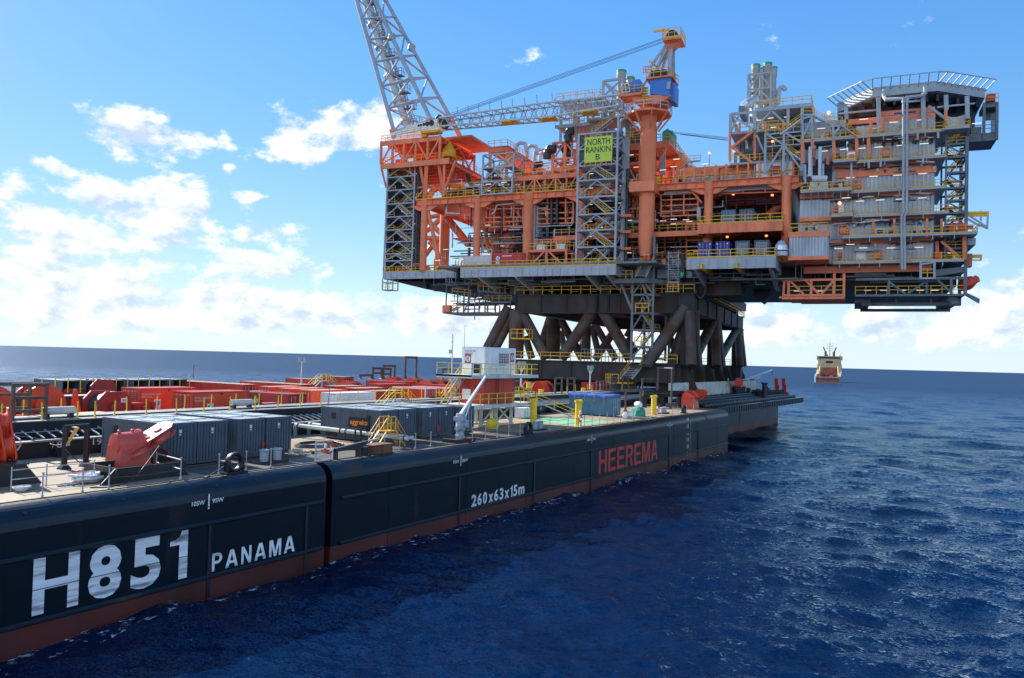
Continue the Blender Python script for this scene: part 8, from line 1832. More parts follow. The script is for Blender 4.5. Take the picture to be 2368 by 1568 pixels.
def sheaves():
    p = (dk('z1',1040,1250)+dk('z1',1380,1230))/2
    sheave_block('sheave_block', 'faded red sheave block with tilted plate in front of the near grey container', (p.x-.25,p.y,FB+.02), 'faded_red', (.87,-.05,.475), (-.48,-.10,.87))
    t = thing('foundation_box', 'dark box foundation with triangular fin around the faded red sheave block', 'foundation', (p.x-.7,p.y-2.2,FB)); m = MB()
    m.bb(-2.1,1.9,-1.0,-.92,0,.78); m.bb(-2.1,1.9,2.0,2.08,0,.78); m.bb(-2.1,-2.02,-.92,2.0,0,.78); m.build('curb', 'skid_black', t); m = MB(); m.prism([(2.0,-1.1,0),(2.0,2.1,0),(2.0,2.1,1.25),(2.0,1.5,1.3)], (.1,0,0)); m.build('fin', 'skid_black', t); m = MB(); m.prism([(-2.2,-1.0,0),(-3.0,-1.0,0),(-2.2,-1.0,.78)], (0,.08,0)); m.build('gusset', 'skid_black', t)
    q = dk('z1',20,1330)
    sheave_block('sheave_block', 'orange red sheave block cut off by the left edge, plates leaning downward', (q.x-.6,q.y+.9,FB+.55), 'orange_red', (-.12,-.62,-.78), (.93,-.36,.1), 1.0, 0)
    t = thing('foundation_box', 'dark sloped foundation under the orange red sheave block at left edge', 'foundation', (q.x-.9,q.y-.3,FB)); m = MB(); m.prism([(-1.6,-1.4,0),(2.0,-1.4,0),(1.2,-1.4,1.0),(-1.6,-1.4,1.0)], (0,3.2,0)); m.build('curb', 'skid_black', t); m = MB(); m.bb(-1.7,1.3,-1.5,1.9,1.0,1.08); m.build('top_plate', 'skid_black', t)
    s = sheave_block('sheave_block', 'orange red sheave block near the far end of the wide deck', (119.6,41.5,FB+.02), 'orange_red', (.9,-.2,.2), (-.3,-.45,.84), 1, 0)
    s.scale = (1.35,1.35,1.15)
    o = copy_tree(s, label='second orange red sheave block just behind the farthest one, plate leaning right'); o.location = (122.8,43.2,FB+.02); o.rotation_euler.z = -.5
mat('faded_red', (.60,.085,.06), .36, var=.12, scale=1.2, rust=.04)
sheaves()

def edge_rails():
    mg = MB(); mg.tube((0,0,0),(0,0,1.15),.035,8)
    t0 = None
    bases = [('z1',390,1470),('z1',760,1425),('z1',1003,1390),('z1',1665,1310),('z1',2018,1265),('z1',2268,1230),('z2',190,1205),('z2',1240,1050),('z2',1380,1040),('z2',1525,1035),('z2',1665,1018),('z2',2050,965),('z2',2170,945),('z2',2280,935),
             ('z3',326,945),('z3',436,930),('z3',542,915),('z3',645,905),('z3',920,865),('z3',1088,845),('z3',1240,820),('z3',1310,812),('z3',1380,805),('z3',1448,796),('z3',1510,790),('z3',1570,780),('z3',1630,770),('z3',1690,762),('z3',1850,740),('z3',1900,733),('z3',1950,727),('z3',2050,712),('z3',2100,706),('z3',2180,690),('z3',2245,683)]
    xs = []
    for k, x, y in bases:
        q = dk(k, x, y); xx = aY(k, x, y, 37.55).x; xs.append(xx)
        t = thing('rail_post', 'thin grey rail post standing along the near deck edge', 'rail post', (xx, 37.55, FB), 0, 'rail posts along the near deck edge')
        m = MB(); m.tube((0,0,0),(0,0,1.15),.035,8); m.build('pole', 'grey_steel', t); m = MB(); m.lathe([(.06,0),(.06,.12),(.04,.14)], (0,0,0), 8); m.lathe([(.05,1.13),(.05,1.19)], (0,0,0), 8); m.build('fitting', 'grey_steel', t)
    xs.sort()
    for h, lb in ((1.08,'sagging upper guard rope along the near deck edge'),(.58,'sagging lower guard rope along the near deck edge')):
        t = thing('guard_rope', lb, 'rope', (xs[0],37.55,FB+h), 0, 'guard ropes on the rail posts'); m = MB()
        for a, b in zip(xs, xs[1:]):
            if b-a > 9: continue
            pts = [(a+(b-a)*k/6-xs[0], 0, -.09*(1-((k-3)/3)**2)*min(1,(b-a)/3)) for k in range(7)]; m.path(pts, .014, 5)
        m.build('rope', 'rust', t)
    # inner pipe rail near the camera
    t = thing('pipe_rail', 'grey pipe handrail behind the near sheave block foundation', 'railing', tuple(dk('z1',425,1380))); O = Vector(t.location); m = MB()
    P = [dk('z1',x,y) for x, y in ((100,1420),(425,1380),(865,1330))]
    for p in P: m.tube(p, p+Vector((0,0,1.15)), .03, 8)
    for a, b in zip(P, P[1:]):
        for h in (.55,1.0): m.tube(a+Vector((0,0,h)), b+Vector((0,0,h)), .025, 8)
    o = m.build('rail', 'grey_steel', t); o.location = -O
    t = thing('pipe_rail', 'grey pipe handrail at the corner of the near grey container', 'railing', tuple(dk('z1',1440,1190))); O = Vector(t.location); m = MB(); a, b = dk('z1',1440,1240), dk('z1',1665,1310)
    for p in (a,b): m.tube(p, p+Vector((0,0,1.15)), .035, 8)
    for h in (.55,1.05): m.tube(a+Vector((0,0,h)), b+Vector((0,0,h)), .03, 8)
    o = m.build('rail', 'grey_steel', t); o.location = -O
    # black cable lying along the edge
    def rope_thing(name, label, pts, r, mm, cat='rope', grp=None):
        t = thing(name, label, cat, tuple(pts[0]), 0, grp); O = Vector(pts[0]); P = [Vector(p)-O for p in pts]; q = []
        for i in range(len(P)-1):
            p0 = P[max(i-1,0)]; p1 = P[i]; p2 = P[i+1]; p3 = P[min(i+2,len(P)-1)]
            for k in range(5): s = k/5; q.append(.5*((2*p1)+(p2-p0)*s+(2*p0-5*p1+4*p2-p3)*s*s+(3*p1-p0-3*p2+p3)*s**3))
        q.append(P[-1]); m = MB(); m.path(q, r, 7); m.build('line', mm, t, True); return t
    r_ = random.Random(12); pts = []; x = 5.0
    while x < 120: pts.append((x, 37.15+r_.uniform(-.12,.15), FB+.05)); x += r_.uniform(2,4)
    rope_thing('cable', 'black cable lying along the near deck edge', pts, .035, 'black', 'cable')
    sh = dk('z1',1370,1100,1.2)
    rope_thing('wire_rope', 'thick wire rope hanging from red sheave block down over the deck edge', [Vector((27.3,40.6,FB+1.6)), dk('z1',1330,1190,.9), dk('z1',1220,1310,.2), dk('z1',1050,1375,.04), dk('z1',830,1385,.04)], .03, 'wire', 'rope', 'wire ropes')
    rope_thing('wire_rope', 'thick wire rope drooping from the dark frame to the red sheave block', [dk('z1',610,1035,1.4), dk('z1',660,1090,.9), dk('z1',760,1170,.25), dk('z1',870,1205,.1), dk('z1',980,1160,.4), Vector((26.2,42.6,FB+1.5))], .03, 'wire', 'rope', 'wire ropes')
    rope_thing('wire_rope', 'wire rope from skidway to the dark frame, upper left', [Vector((23.4,53.2,FB+1.7)), aY('z1',370,940,51.5), aY('z1',480,990,49.5), dk('z1',575,990,1.7)], .03, 'wire', 'rope', 'wire ropes')
    rope_thing('wire_rope', 'wire rope running from black ring fairlead back to deck edge', [(29.9,37.6,FB+.7), dk('z1',2030,1215,.35), dk('z1',1880,1305,.05)], .03, 'wire', 'rope', 'wire ropes')
    # coil of white rope
    c = dk('z1',790,1335); t = thing('rope_pile', 'untidy pile of white mooring rope beside the dark foundation', 'rope pile', (c.x,c.y,FB)); r_ = random.Random(3); m = MB()
    for k in range(16):
        R1, z = r_.uniform(.25,.62), r_.uniform(.05,.42); ox, oy, tl = r_.uniform(-.25,.25), r_.uniform(-.2,.2), r_.uniform(-.3,.3); ring = [(ox+R1*1.3*math.cos(a), oy+R1*.8*math.sin(a), max(.05,z+tl*math.cos(a)*.5)) for a in [6.283*i/14 for i in range(15)]]; m.path(ring, .07, 7)
    m.path([(-.8,-.2,.06),(-1.2,-.1,.06),(-1.6,-.3,.06),(-1.2,-.45,.06),(-.7,-.3,.06)], .06, 7); m.build('rope', 'white_rope', t, True); m = MB(); m.path([(-.6,.1,.5),(-.2,.3,.56),(.1,.1,.5)], .05, 6); m.build('orange_line', 'orange_red', t, True)
    c = dk('z1',200,1420); t = thing('rope_pile', 'small white rope end at the left edge under orange block', 'rope pile', (c.x,c.y,FB)); m = MB()
    for k in range(5): R1 = .15+.06*k; m.path([(R1*math.cos(a), R1*.7*math.sin(a), .06+.04*k) for a in [6.283*i/12 for i in range(13)]], .05, 7)
    m.build('rope', 'white_rope', t, True)
    # hose loops and chain
    c = dk('z2',640,1000); t = thing('hose_coil', 'large loops of black hose lying on the deck past the near containers', 'hose', (c.x,c.y,FB)); m = MB()
    for k in range(3): R1 = 1.7-.15*k; m.path([(R1*1.2*math.cos(a)+.1*k, R1*.9*math.sin(a)+.15*k, .06+.05*k) for a in [6.283*i/26 for i in range(27)]], .05, 7)
    m.build('hose', 'black', t, True)
    c = dk('z2',620,1065); t = thing('chain_heap', 'heap of rusty chain and slings on the deck behind the mesh gate', 'chain', (c.x,c.y,FB)); m = MB(); r_ = random.Random(14); px, py = -1.6, 0.0
    for k in range(46):
        px += .085; py = .35*math.sin(k*.5)+r_.uniform(-.15,.15); an = r_.uniform(0,3.14); z = .06+r_.uniform(0,.12); m.path([(px+.13*math.cos(s)*math.cos(an)-.07*math.sin(s)*math.sin(an), py+.13*math.cos(s)*math.sin(an)+.07*math.sin(s)*math.cos(an), z+.03*math.sin(s)) for s in [6.283*i/8 for i in range(9)]], .03, 5)
    m.build('links', 'rust', t, True)
    c = dk('z2',420,1090); t = thing('rope_pile', 'tangle of brown rope at the corner of the last near container', 'rope pile', (c.x,c.y,FB)); m = MB()
    for k in range(12): R1 = r_.uniform(.2,.5); ox = r_.uniform(-.5,.5); m.path([(ox+R1*math.cos(a), R1*.7*math.sin(a), .05+r_.uniform(0,.1)+.03*k) for a in [6.283*i/12 for i in range(13)]], .03, 6)
    m.build('rope', 'rope', t, True)
    for (k,x,y,w_,lb) in (('z2',930,1035,.5,'small pale valve drum beside the yellow steps'),('z1',1850,1150,.2,'small white box on the near container corner')):
        c = dk(k,x,y); t = thing('fitting_box', lb, 'fitting', (c.x,c.y,FB)); m = MB(); m.lathe([(.2,0),(.22,.05),(.22,.3),(.1,.35)], (0,0,0), 14); m.lathe([(.15,0),(.15,.25)], (.5,.1,0), 12); m.build('body', 'off_white', t, True); m = MB(); m.lathe([(.23,.15),(.24,.18),(.23,.21)], (0,0,0), 14); m.build('band', 'rust', t)
mat('white_rope', (.78,.76,.74), .9, var=.25, scale=8)
edge_rails()

def frames_and_posts():
    def goal(k, xl, yl, xr, yr, ytop, lb, mm='brownpipe', h0=0.0, r=.14, rungs=(), grp='pipe goalpost frames', feet=True, Y=None):
        a = dk(k,xl,yl,h0) if Y is None else aY(k,xl,yl,Y); b = dk(k,xr,yr,h0) if Y is None else aY(k,xr,yr,Y); ztop = aY(k,xl,ytop,a.y).z; t = thing('goalpost', lb, 'goalpost', tuple(a), 0, grp); d = b-a; d.z = 0; h = ztop-a.z
        m = MB(); m.tube((0,0,0),(0,0,h),r,10); m.tube(d,d+Vector((0,0,h)),r,10); m.build('upright', mm, t); m = MB(); m.tube(Vector((0,0,h))-d*.06, d*1.06+Vector((0,0,h)), r*1.05, 10); m.build('top_bar', mm, t)
        if rungs:
            m = MB()
            for f in rungs: m.tube((0,0,h*f), d+Vector((0,0,h*f)), r*.85, 8)
            m.build('rung', mm, t)
        if feet:
            m = MB()
            for p in (Vector((0,0,0)), d): m.lathe([(r*2.6,0),(r*2.2,.1),(r*1.2,h*.12)], p, 4)
            m.build('foot', mm, t)
        return t
    goal('z1',590,1215,790,1190,835, 'dark frame with a yellow strap, standing left of the red sheave block', 'skid_black', 0, .16)
    t = thing('strap', 'yellow webbing strap tied over the dark frame top', 'strap', tuple(dk('z1',650,1000,1.2))); a = dk('z1',690,835,2.45); b = dk('z1',610,985,1.5); m = MB(); O = Vector(t.location); m.prism([a-O,a-O+Vector((.25,0,0)),b-O+Vector((.16,0,0)),b-O], (0,-.03,0)); m.prism([a-O,a-O+Vector((.25,0,0)),a-O+Vector((.25,.35,.02)),a-O+Vector((0,.35,.02))], (0,0,.02)); m.build('webbing', 'strap_yellow', t); m = MB(); m.bb(b.x-O.x-.02,b.x-O.x+.2,b.y-O.y-.06,b.y-O.y,b.z-O.z-.1,b.z-O.z); m.build('ratchet', 'grey_steel', t)
    goal('z1',110,810,415,790,440, 'brown ladder like pipe frame on skidway at far left, front one', 'brownpipe', 0, .13, (.67,.34), Y=54.6)
    goal('z1',-60,790,265,770,430, 'brown ladder like pipe frame on skidway at far left, behind the front one', 'brownpipe', 0, .13, (.72,.36), Y=58.2)
    goal('z2',1430,380,1530,385,183, 'tallest thin pipe frame against the sea near the far deck edge', 'brownpipe', 0, .2, Y=95)
    goal('z2',1130,385,1210,385,285, 'low pipe frame with rung at the far edge, leftmost of the joined two', 'brownpipe', 0, .2, (.55,), Y=95)
    goal('z2',1220,385,1293,385,290, 'low pipe frame with rung at the far edge, right of the joined two', 'brownpipe', 0, .2, (.5,), Y=96)
    goal('z2',1230,385,1332,385,263, 'plain pipe frame rising just behind the joined low ones', 'brownpipe', 0, .2, Y=98)
    goal('z2',1018,385,1118,385,350, 'lowest wide pipe frame at the far deck edge', 'brownpipe', 0, .2, Y=95)
    goal('z2',1665,600,1790,600,558, 'short black pipe hurdle in front of white rimmed red containers', 'skid_black', 0, .16, Y=57)
    goal('z2',1775,390,1850,390,292, 'pipe frame half hidden by the white cabin deck', 'brownpipe', 0, .2, Y=95)
    goal('z3',1618,685,1755,672,497, 'brown pipe frame right of the blue container, lowest of the stepped three', 'brownpipe')
    goal('z3',1770,640,1905,635,385, 'brown pipe frame right of the blue container, middle of the stepped three', 'brownpipe')
    goal('z3',1912,640,2040,660,282, 'brown pipe frame right of the blue container, tallest of the stepped three', 'brownpipe')
    goal('z3',968,540,1030,535,378, 'ladder frame under the rusty girder, left of the pair before the blue container', 'brownpipe', 0, .15, (.7,), Y=56)
    goal('z3',1082,545,1145,540,380, 'ladder frame under the rusty girder, right of the pair before the blue container', 'brownpipe', 0, .15, (.7,), Y=56)
    goal('z3',1490,520,1530,518,365, 'narrow ladder frame behind the blue container, left of two', 'brownpipe', 0, .15, (.7,.4), Y=56)
    goal('z3',1590,515,1640,512,362, 'narrow ladder frame behind the blue container, right of two', 'brownpipe', 0, .15, (.7,.4), Y=56)
    goal('z3',1705,510,1745,508,368, 'thin pipe frame just left of the middle stepped frame', 'brownpipe', 0, .15, (.6,), Y=57)
    # black rollers across short stands
    for (x,y,lb) in ((116.0,46.2,'fat black roller on a stand before the white wall, left of two'),(118.6,44.2,'fat black roller on a stand before the white wall, right of two'),(29.3,55.2,'black and white roller stand on the skidway above the near red block'),(45.3,56.0,'black and white roller stand on skidway between the near winches')):
        big = y < 50; t = thing('roller_stand', lb, 'roller', (x,y,FB+(0 if big else 2.0)), 0, 'roller stands'); s = 1 if big else .55; m = MB(); m.lathe([(.45*s,-2.0*s),(.5*s,-1.9*s),(.5*s,1.9*s),(.45*s,2.0*s)], (0,0,2.2*s if big else .6), 16, (.8,-.6,0) if big else (1,0,0)); m.build('roller', 'black' if big else 'off_white', t, True); m = MB()
        for q in (-1.5*s,1.5*s): m.bb(q*(.8 if big else 1)-.25*s, q*(.8 if big else 1)+.25*s, -q*(.6 if big else 0)-.2, -q*(.6 if big else 0)+.2, 0, 1.8*s if big else .5)
        m.build('stand', 'skid_black', t)
    # yellow stanchions on the skidway
    mp = MB(); mp.tube((0,0,0),(0,0,1.1),.055,8); r_ = random.Random(8); n = 0
    pts = [('z1',5,830,54.3),('z1',210,780,57.8),('z1',385,805,54.3),('z1',560,765,57.8),('z1',712,790,54.3),('z1',875,745,54.3),('z1',1055,735,54.3),('z1',1167,730,57.8),('z1',1350,720,54.3),('z1',1440,718,57.8),('z1',1628,712,54.3),('z1',1697,705,57.8),('z1',1880,697,54.3),('z1',1945,690,57.8),('z1',2120,690,54.3),('z1',2170,685,57.8),('z1',2350,700,54.3),
           ('z2',45,695,54.3),('z2',80,675,57.8),('z2',255,695,54.3),('z2',285,668,57.8),('z2',460,688,54.3),('z2',478,655,57.8),('z2',650,675,54.3),('z2',828,640,57.8),('z2',990,630,57.8),('z2',1155,620,57.8),('z2',1745,605,57.8),('z2',1580,610,57.8),('z3',1080,548,54.3),('z3',1155,525,57.8),('z3',1270,520,57.8),('z3',1310,535,54.3),('z3',1385,520,57.8),('z3',1525,515,57.8),('z3',1585,512,54.3),('z3',1650,505,57.8),('z3',1813,500,57.8)]
    for k, x, y, Y in pts:
        q = aY(k,x,y,Y); t = thing('yellow_stanchion', 'thin yellow stanchion standing along the black skidway', 'stanchion', (q.x, Y, FB+2.1), 0, 'yellow stanchions along the skidway'); t.rotation_euler = (r_.uniform(-.03,.03), r_.uniform(-.06,.06), 0)
        m = MB(); m.tube((0,0,0),(0,0,1.15),.05,8); m.build('pole', 'bright_yellow', t); m = MB(); m.lathe([(.08,0),(.08,.1),(.05,.12)], (0,0,0), 8); m.build('socket', 'bright_yellow', t)
    for i in range(14):
        p = aY('z1',290+i*92,455-i*1.2,91.5); t = thing('yellow_stanchion', 'thin yellow stanchion before the dark container row on the far side', 'stanchion', (46.5+i*1.45, 91.3, FB+1.6), 0, 'yellow stanchions on the far side'); m = MB(); m.tube((0,0,0),(0,0,1.9),.05,6); m.build('pole', 'bright_yellow', t); m = MB(); m.bar((0,0,-1.6),(0,0,.1),.1); m.build('socket', 'skid_black', t)
    # light masts
    for (p,h,lb,rx) in (((103,78,FB),7.0,'pale light mast with two floodlights against the sea, left of the tall pipe frame',0),((104,55.2,FB+2),8.2,'pale light mast behind the right corner of the white cabin',1),((118,60,FB+2),7.0,'pale light mast with four floodlights in front of the rusty lower girder',1)):
        if rx == 0: q = aY('z2',475,372,90); p = (q.x,90,q.z-1.5); h = aY('z2',475,225,90).z-p[2]
        elif h > 8: q = aY('z3',655,450,56); p = (q.x,56,q.z); h = aY('z3',655,270,56).z-p[2]
        else: q = aY('z3',1290,480,58); p = (q.x,58,q.z); h = aY('z3',1295,300,58).z-p[2]
        t = thing('light_mast', lb, 'light mast', p, 0, 'deck light masts'); m = MB(); m.tube((0,0,0),(0,0,h),.14,10,.1); m.build('mast', 'off_white', t, True); m = MB(); m.bar((-.9,0,h),(.9,0,h),.1)
        if rx: m.bar((-.8,0,h),(0,0,h-.9),.07); m.bar((.8,0,h),(0,0,h-.9),.07)
        m.build('cross_arm', 'off_white', t)
        for dx in ((-.5,.55) if not rx else (-.8,-.4,.4,.8)): m = MB(); m.box((dx,-.05,h+.4),(.45 if not rx else .28,.3,.6)); m.build('floodlight', 'grey_steel', t)
    t = thing('aerial_mast', 'thin mast with small camera left of the white cabin', 'mast', (64.5,47.6,FB)); m = MB(); m.tube((0,0,0),(0,0,9.4),.06,8); m.build('pole', 'off_white', t); m = MB(); m.box((-.3,0,7.6),(.3,.2,.4)); m.box((0,0,8.6),(.4,.05,.05)); m.build('camera', 'grey_steel', t)
    for (k,x,y,h,Y,lb) in (('z1',1783,375,1,92,'thin weather mast on the far long container against the sea'),('z2',726,640,1,54.5,'thin whip mast on the skidway in front of the white container'),('z2',1408,600,1,55,'thin slanted whip mast by the yellow step-over')):
        q = aY(k,x,y,Y); top = {1783:255,726:450,1408:365}[x]; hh = aY(k,x,top,Y).z-q.z; t = thing('whip_mast', lb, 'mast', (q.x,Y,q.z)); m = MB(); m.tube((0,0,0),(0,0,hh),.035 if Y < 60 else .07,6); m.build('pole', 'deck_steel', t); m = MB(); m.bar((-.6,0,hh),(.6,0,hh),.05 if Y > 60 else .02); m.bar((0,0,hh*.55),(-1.0 if x != 726 else -.2,0,0),.03); m.build('fittings', 'deck_steel', t)
    # odds and ends under the rusty frame
    for (x,y,sx,sy,sz,mm,lb) in ((112,70,6,2.5,3.2,'container_grey','dark louvred unit under the rusty lower girder, left'),(124,72,6,2.5,2.8,'container_grey','dark louvred unit under the rusty lower girder, right')):
        c = container('generator_container', lb, sx, sy, sz, mm, mm, DKG); put(c, (x,y,FB+.2), 0)
    c = container('shipping_container', 'red container behind scaffold bars under the rusty girder', 6.5, 2.5, 2.7, 'red', 'red', RG); q = aY('z3',1415,500,60); put(c, (q.x,61.5,FB+.6), 0)
    t = thing('scaffold_bars', 'grey scaffold bars in front of red container under the girder', 'scaffold', (q.x,59.5,FB+.5)); m = MB()
    for k in range(7): m.bar((-4+k*1.4,0,0),(-4+k*1.4,0,3.2),.09)
    for z in (.6,1.5,2.4,3.1): m.bar((-4.2,0,z),(4.6,0,z),.08)
    m.build('tubes', 'grey_steel', t)
    for (k,x,y,Y,lb) in (('z3',725,470,62,'yellow drum on top of goods under the frame, upper left'),('z3',840,540,57,'yellow drum within the yellow stair landing rails'),('z3',1230,520,58,'yellow orange drum right of the red winch under the frame')):
        q = aY(k,x,y,Y); t = thing('yellow_drum', lb, 'drum', tuple(q), 0, 'yellow drums'); m = MB(); m.lathe([(.42,0),(.42,.05),(.37,.07),(.37,.8),(.42,.82),(.42,.9)], (0,0,0), 18); m.build('body', 'bright_yellow', t, True); m = MB(); m.lathe([(.43,.9),(.43,.94),(.1,.97)], (0,0,0), 18); m.build('lid', 'yellow', t)
    r_ = random.Random(77)
    # low clutter between the skidways near the frame and under it
    for i in range(12):
        x = 84+i*3.6; y = r_.choice((59,62,65,69)); t = thing('deck_locker', 'small steel locker among gear under and before the rusty frame', 'locker', (x,y,FB), r_.uniform(-.2,.2), 'small lockers in the gear under the frame'); h = r_.uniform(.8,1.7); mm = r_.choice(('deck_steel','red','off_white','black')); m = MB(); m.bb(-.8,.8,-.5,.5,.08,h); m.build('body', mm, t); m = MB(); m.bb(-.84,.84,-.54,.54,h,h+.06); m.build('lid', mm, t)
    t = thing('equipment_crate', 'orange crate in front of the large orange winch', 'crate', tuple(dk('z1',565,755,1.2))); t.location = (35.5,62,FB+.8); m = MB(); m.bb(-.9,.9,-.5,.5,0,.95); m.build('body', 'yellow', t); m = MB(); m.bb(-.94,.94,-.54,.54,.95,1.02); m.build('lid', 'yellow', t)
mat('brownpipe', (.10,.065,.05), .6, var=.3, scale=1.0, rust=.3)
mat('strap_yellow', (.62,.48,.14), .8, var=.1, scale=3)
frames_and_posts()

# ------------------------------------------------------------------ far end of the barge
def stern():
    # white sheet-pile wall
    Y = 48.5; xa, xb = aY('z4',440,960,Y).x, aY('z4',1200,930,Y).x; zt = FB+3.0; zb = FB+.1
    t = thing('ribbed_wall', 'pale ribbed steel wall of upright half pipes along the narrow far deck', 'wall', (xa,Y,zb)); m = MB(); L_ = xb-xa; n = 21
    for k in range(n):
        x0 = L_*k/n; w = L_/n; pts = [(x0+w*.5-w*.42*math.cos(a), -.55*math.sin(a)) for a in [math.pi*i/6 for i in range(7)]]
        hh = 3.5 if k > 0 else 2.7
        for (p, q) in zip(pts, pts[1:]): m.quad((p[0],p[1],0),(q[0],q[1],0),(q[0],q[1],hh),(p[0],p[1],hh))
        m.quad(*[(p[0],p[1],hh) for p in pts])
        m.bb(x0-.08*w, x0+.08*w, -.05, .3, 0, hh)
    m.bb(0, L_, 0, .8, 0, 3.45); m.prism([(L_,-.5,0),(L_+2.2,-.5,0),(L_,-.5,3.5)], (0,1.2,0)); m.build('half_pipes', 'pale_wall', t)
    m = MB()
    for k in range(8): m.bb(3+k*7, 5+k*7, .1, .7, 3.46, 3.7)
    m.build('top_block', 'rusty', t); m = MB()
    for z in (.5,.9): m.tube((0,-.8,z),(L_,-.8,z),.12,6)
    for k in range(16): m.bar((2+k*3.4,-.8,0),(2+k*3.4,-.8,1.2),.14)
    m.build('pipe_run', 'skid_black', t)
    # black pipe rack along the far edge
    t = thing('pipe_rack', 'black pipes and triangular brackets along the far deck edge beyond the step', 'pipe rack', (X1,42,FB)); m = MB()
    for z, y in ((.3,-1.6),(.5,.2),(.7,2.2),(.9,3.6)): m.tube((1,y,z),(X2-X1-2,y,z),.3,8)
    k = 2.0
    while k < X2-X1-3: m.prism([(k,-2.6,0),(k,-.6,0),(k,-.6,.6)], (.4,0,0)); k += 2.4
    m.bb(1, X2-X1-3, -.6, -.3, 0, .6); m.build('pipes', 'skid_black', t); m = MB(); r_ = random.Random(10)
    for k in range(34): x = r_.uniform(46,66); m.box((x,r_.uniform(1,5),r_.uniform(.8,1.6)),(r_.uniform(.4,1.2),.8,r_.uniform(.5,1.2)))
    for k in range(14): m.lathe([(.5,-.25),(.6,0),(.5,.25)], (48+k*1.3,.8,1.1+.1*math.sin(k)), 10, (1,.2,0))
    m.build('stowed_gear', 'dark_steel', t)
    for i, (x, y, w_) in enumerate(((X2-24,47,6),(X2-14,50,8))):
        t = thing('gear_stack', ('stack of dark fenders at the far deck end, left of the red posts','stack of dark gear on the last corner of the far deck')[i], 'gear', (x,y,FB+.1)); m = MB()
        for k in range(w_): m.lathe([(.6,-.5),(.8,-.3),(.8,.3),(.6,.5)], (-3+k*1.3,0,.8), 12, (0,1,.1)); m.lathe([(.5,-.4),(.7,0),(.5,.4)], (-2.4+k*1.3,.2,2.0), 12, (0,1,.1))
        m.build('fender', 'black', t, True); m = MB(); m.bb(-4,w_*1.3-3,-.8,.8,0,.15); m.build('pallet', 'dark_steel', t)
    # red mooring towers and folding crane on the stern
    q0 = aY('z4',1435,895,62); tp = aY('z4',1440,782,62)
    for dx, lb in ((0,'tall red tapered post on the far end of the barge, left'),(5.5,'tall red tapered post on the far end of the barge, right')):
        t = thing('red_post', lb, 'post', (184.5+dx*.75,43.6-dx*.12,FB+.3), 0, 'red tapered posts at the stern'); t.scale = (.62,.62,.62); h = 6.4; m = MB(); m.prism([(-1.0,-1.2,0),(1.0,-1.2,0),(.5,-.5,h),(-.5,-.5,h)], (0,1.3,0)); m.build('post', 'orange_red', t); m = MB(); m.bb(-1.6,1.6,-1.8,.8,0,1.4); m.prism([(-1.8,-1.3,1.4),(-1,-1.3,1.4),(-.6,-1.0,4)], (0,.5,0)); m.build('base', 'orange_red', t)
    t = thing('folding_crane', 'pale folding crane arm reaching up to the right at the stern', 'crane', (171,53,FB)); q_ = aY('z4',1355,765,52)-Vector(t.location); m = MB(); a, b, c = Vector((0,0,1.6)), q_, q_+Vector((.4,0,-1.3)); m.tube(a, b, .38, 6, .24); m.tube(a+Vector((1.6,0,-.4)), a.lerp(b,.75)+Vector((.4,0,-.7)), .22, 6); m.build('arm', 'pale_wall', t); m = MB(); m.path([b, b+Vector((.5,0,-.4)), c], .14, 6); m.build('hook', 'black', t); m = MB(); m.lathe([(.8,0),(.8,.4),(.5,.5),(.5,2.2)], (0,0,0), 14); m.tube((4,-1,0),(4,-1,4),.15,8); m.build('pedestal', 'pale_wall', t)
    t = thing('stern_rail', 'thin yellow and grey posts along the stern deck edge', 'railing', (178,44.5,FB+.2)); m = MB()
    for k in range(8): m.bar((k*1.6,0,0),(k*1.6,0,2.4 if k % 2 else 1.6),.12)
    m.bar((0,0,1.2),(11.2,0,1.2),.1); m.build('rail', 'yellow', t)
    s = thing('stern_winch', 'small orange red winch on the far pipe rack', 'winch', (163,46.2,FB+2.6)); m = MB(); m.lathe([(.9,-1.2),(.9,-1.0),(.5,-1.0),(.5,1.0),(.9,1.0),(.9,1.2)], (0,0,.9), 14, (1,.3,0)); m.build('drum', 'orange_red', s, True); m = MB(); m.bb(-1.6,1.6,-.8,.8,0,.4); m.build('base', 'orange_red', s)
    t = thing('edge_post', 'black twin bollard tower on the outer far ledge', 'bollard', (164.5,41.3,FB)); m = MB(); m.lathe([(.7,0),(.7,.3),(.5,.4),(.5,3.2),(.65,3.3),(.65,3.6)], (0,0,0), 14); m.build('post', 'skid_black', t, True); m = MB(); m.lathe([(.5,0),(.5,2.6),(.6,2.8)], (1.8,.3,0), 12); m.build('second_post', 'skid_black', t, True)
mat('pale_wall', (.58,.62,.60), .6, var=.2, scale=.5, rust=.22, rscale=.5)
stern()

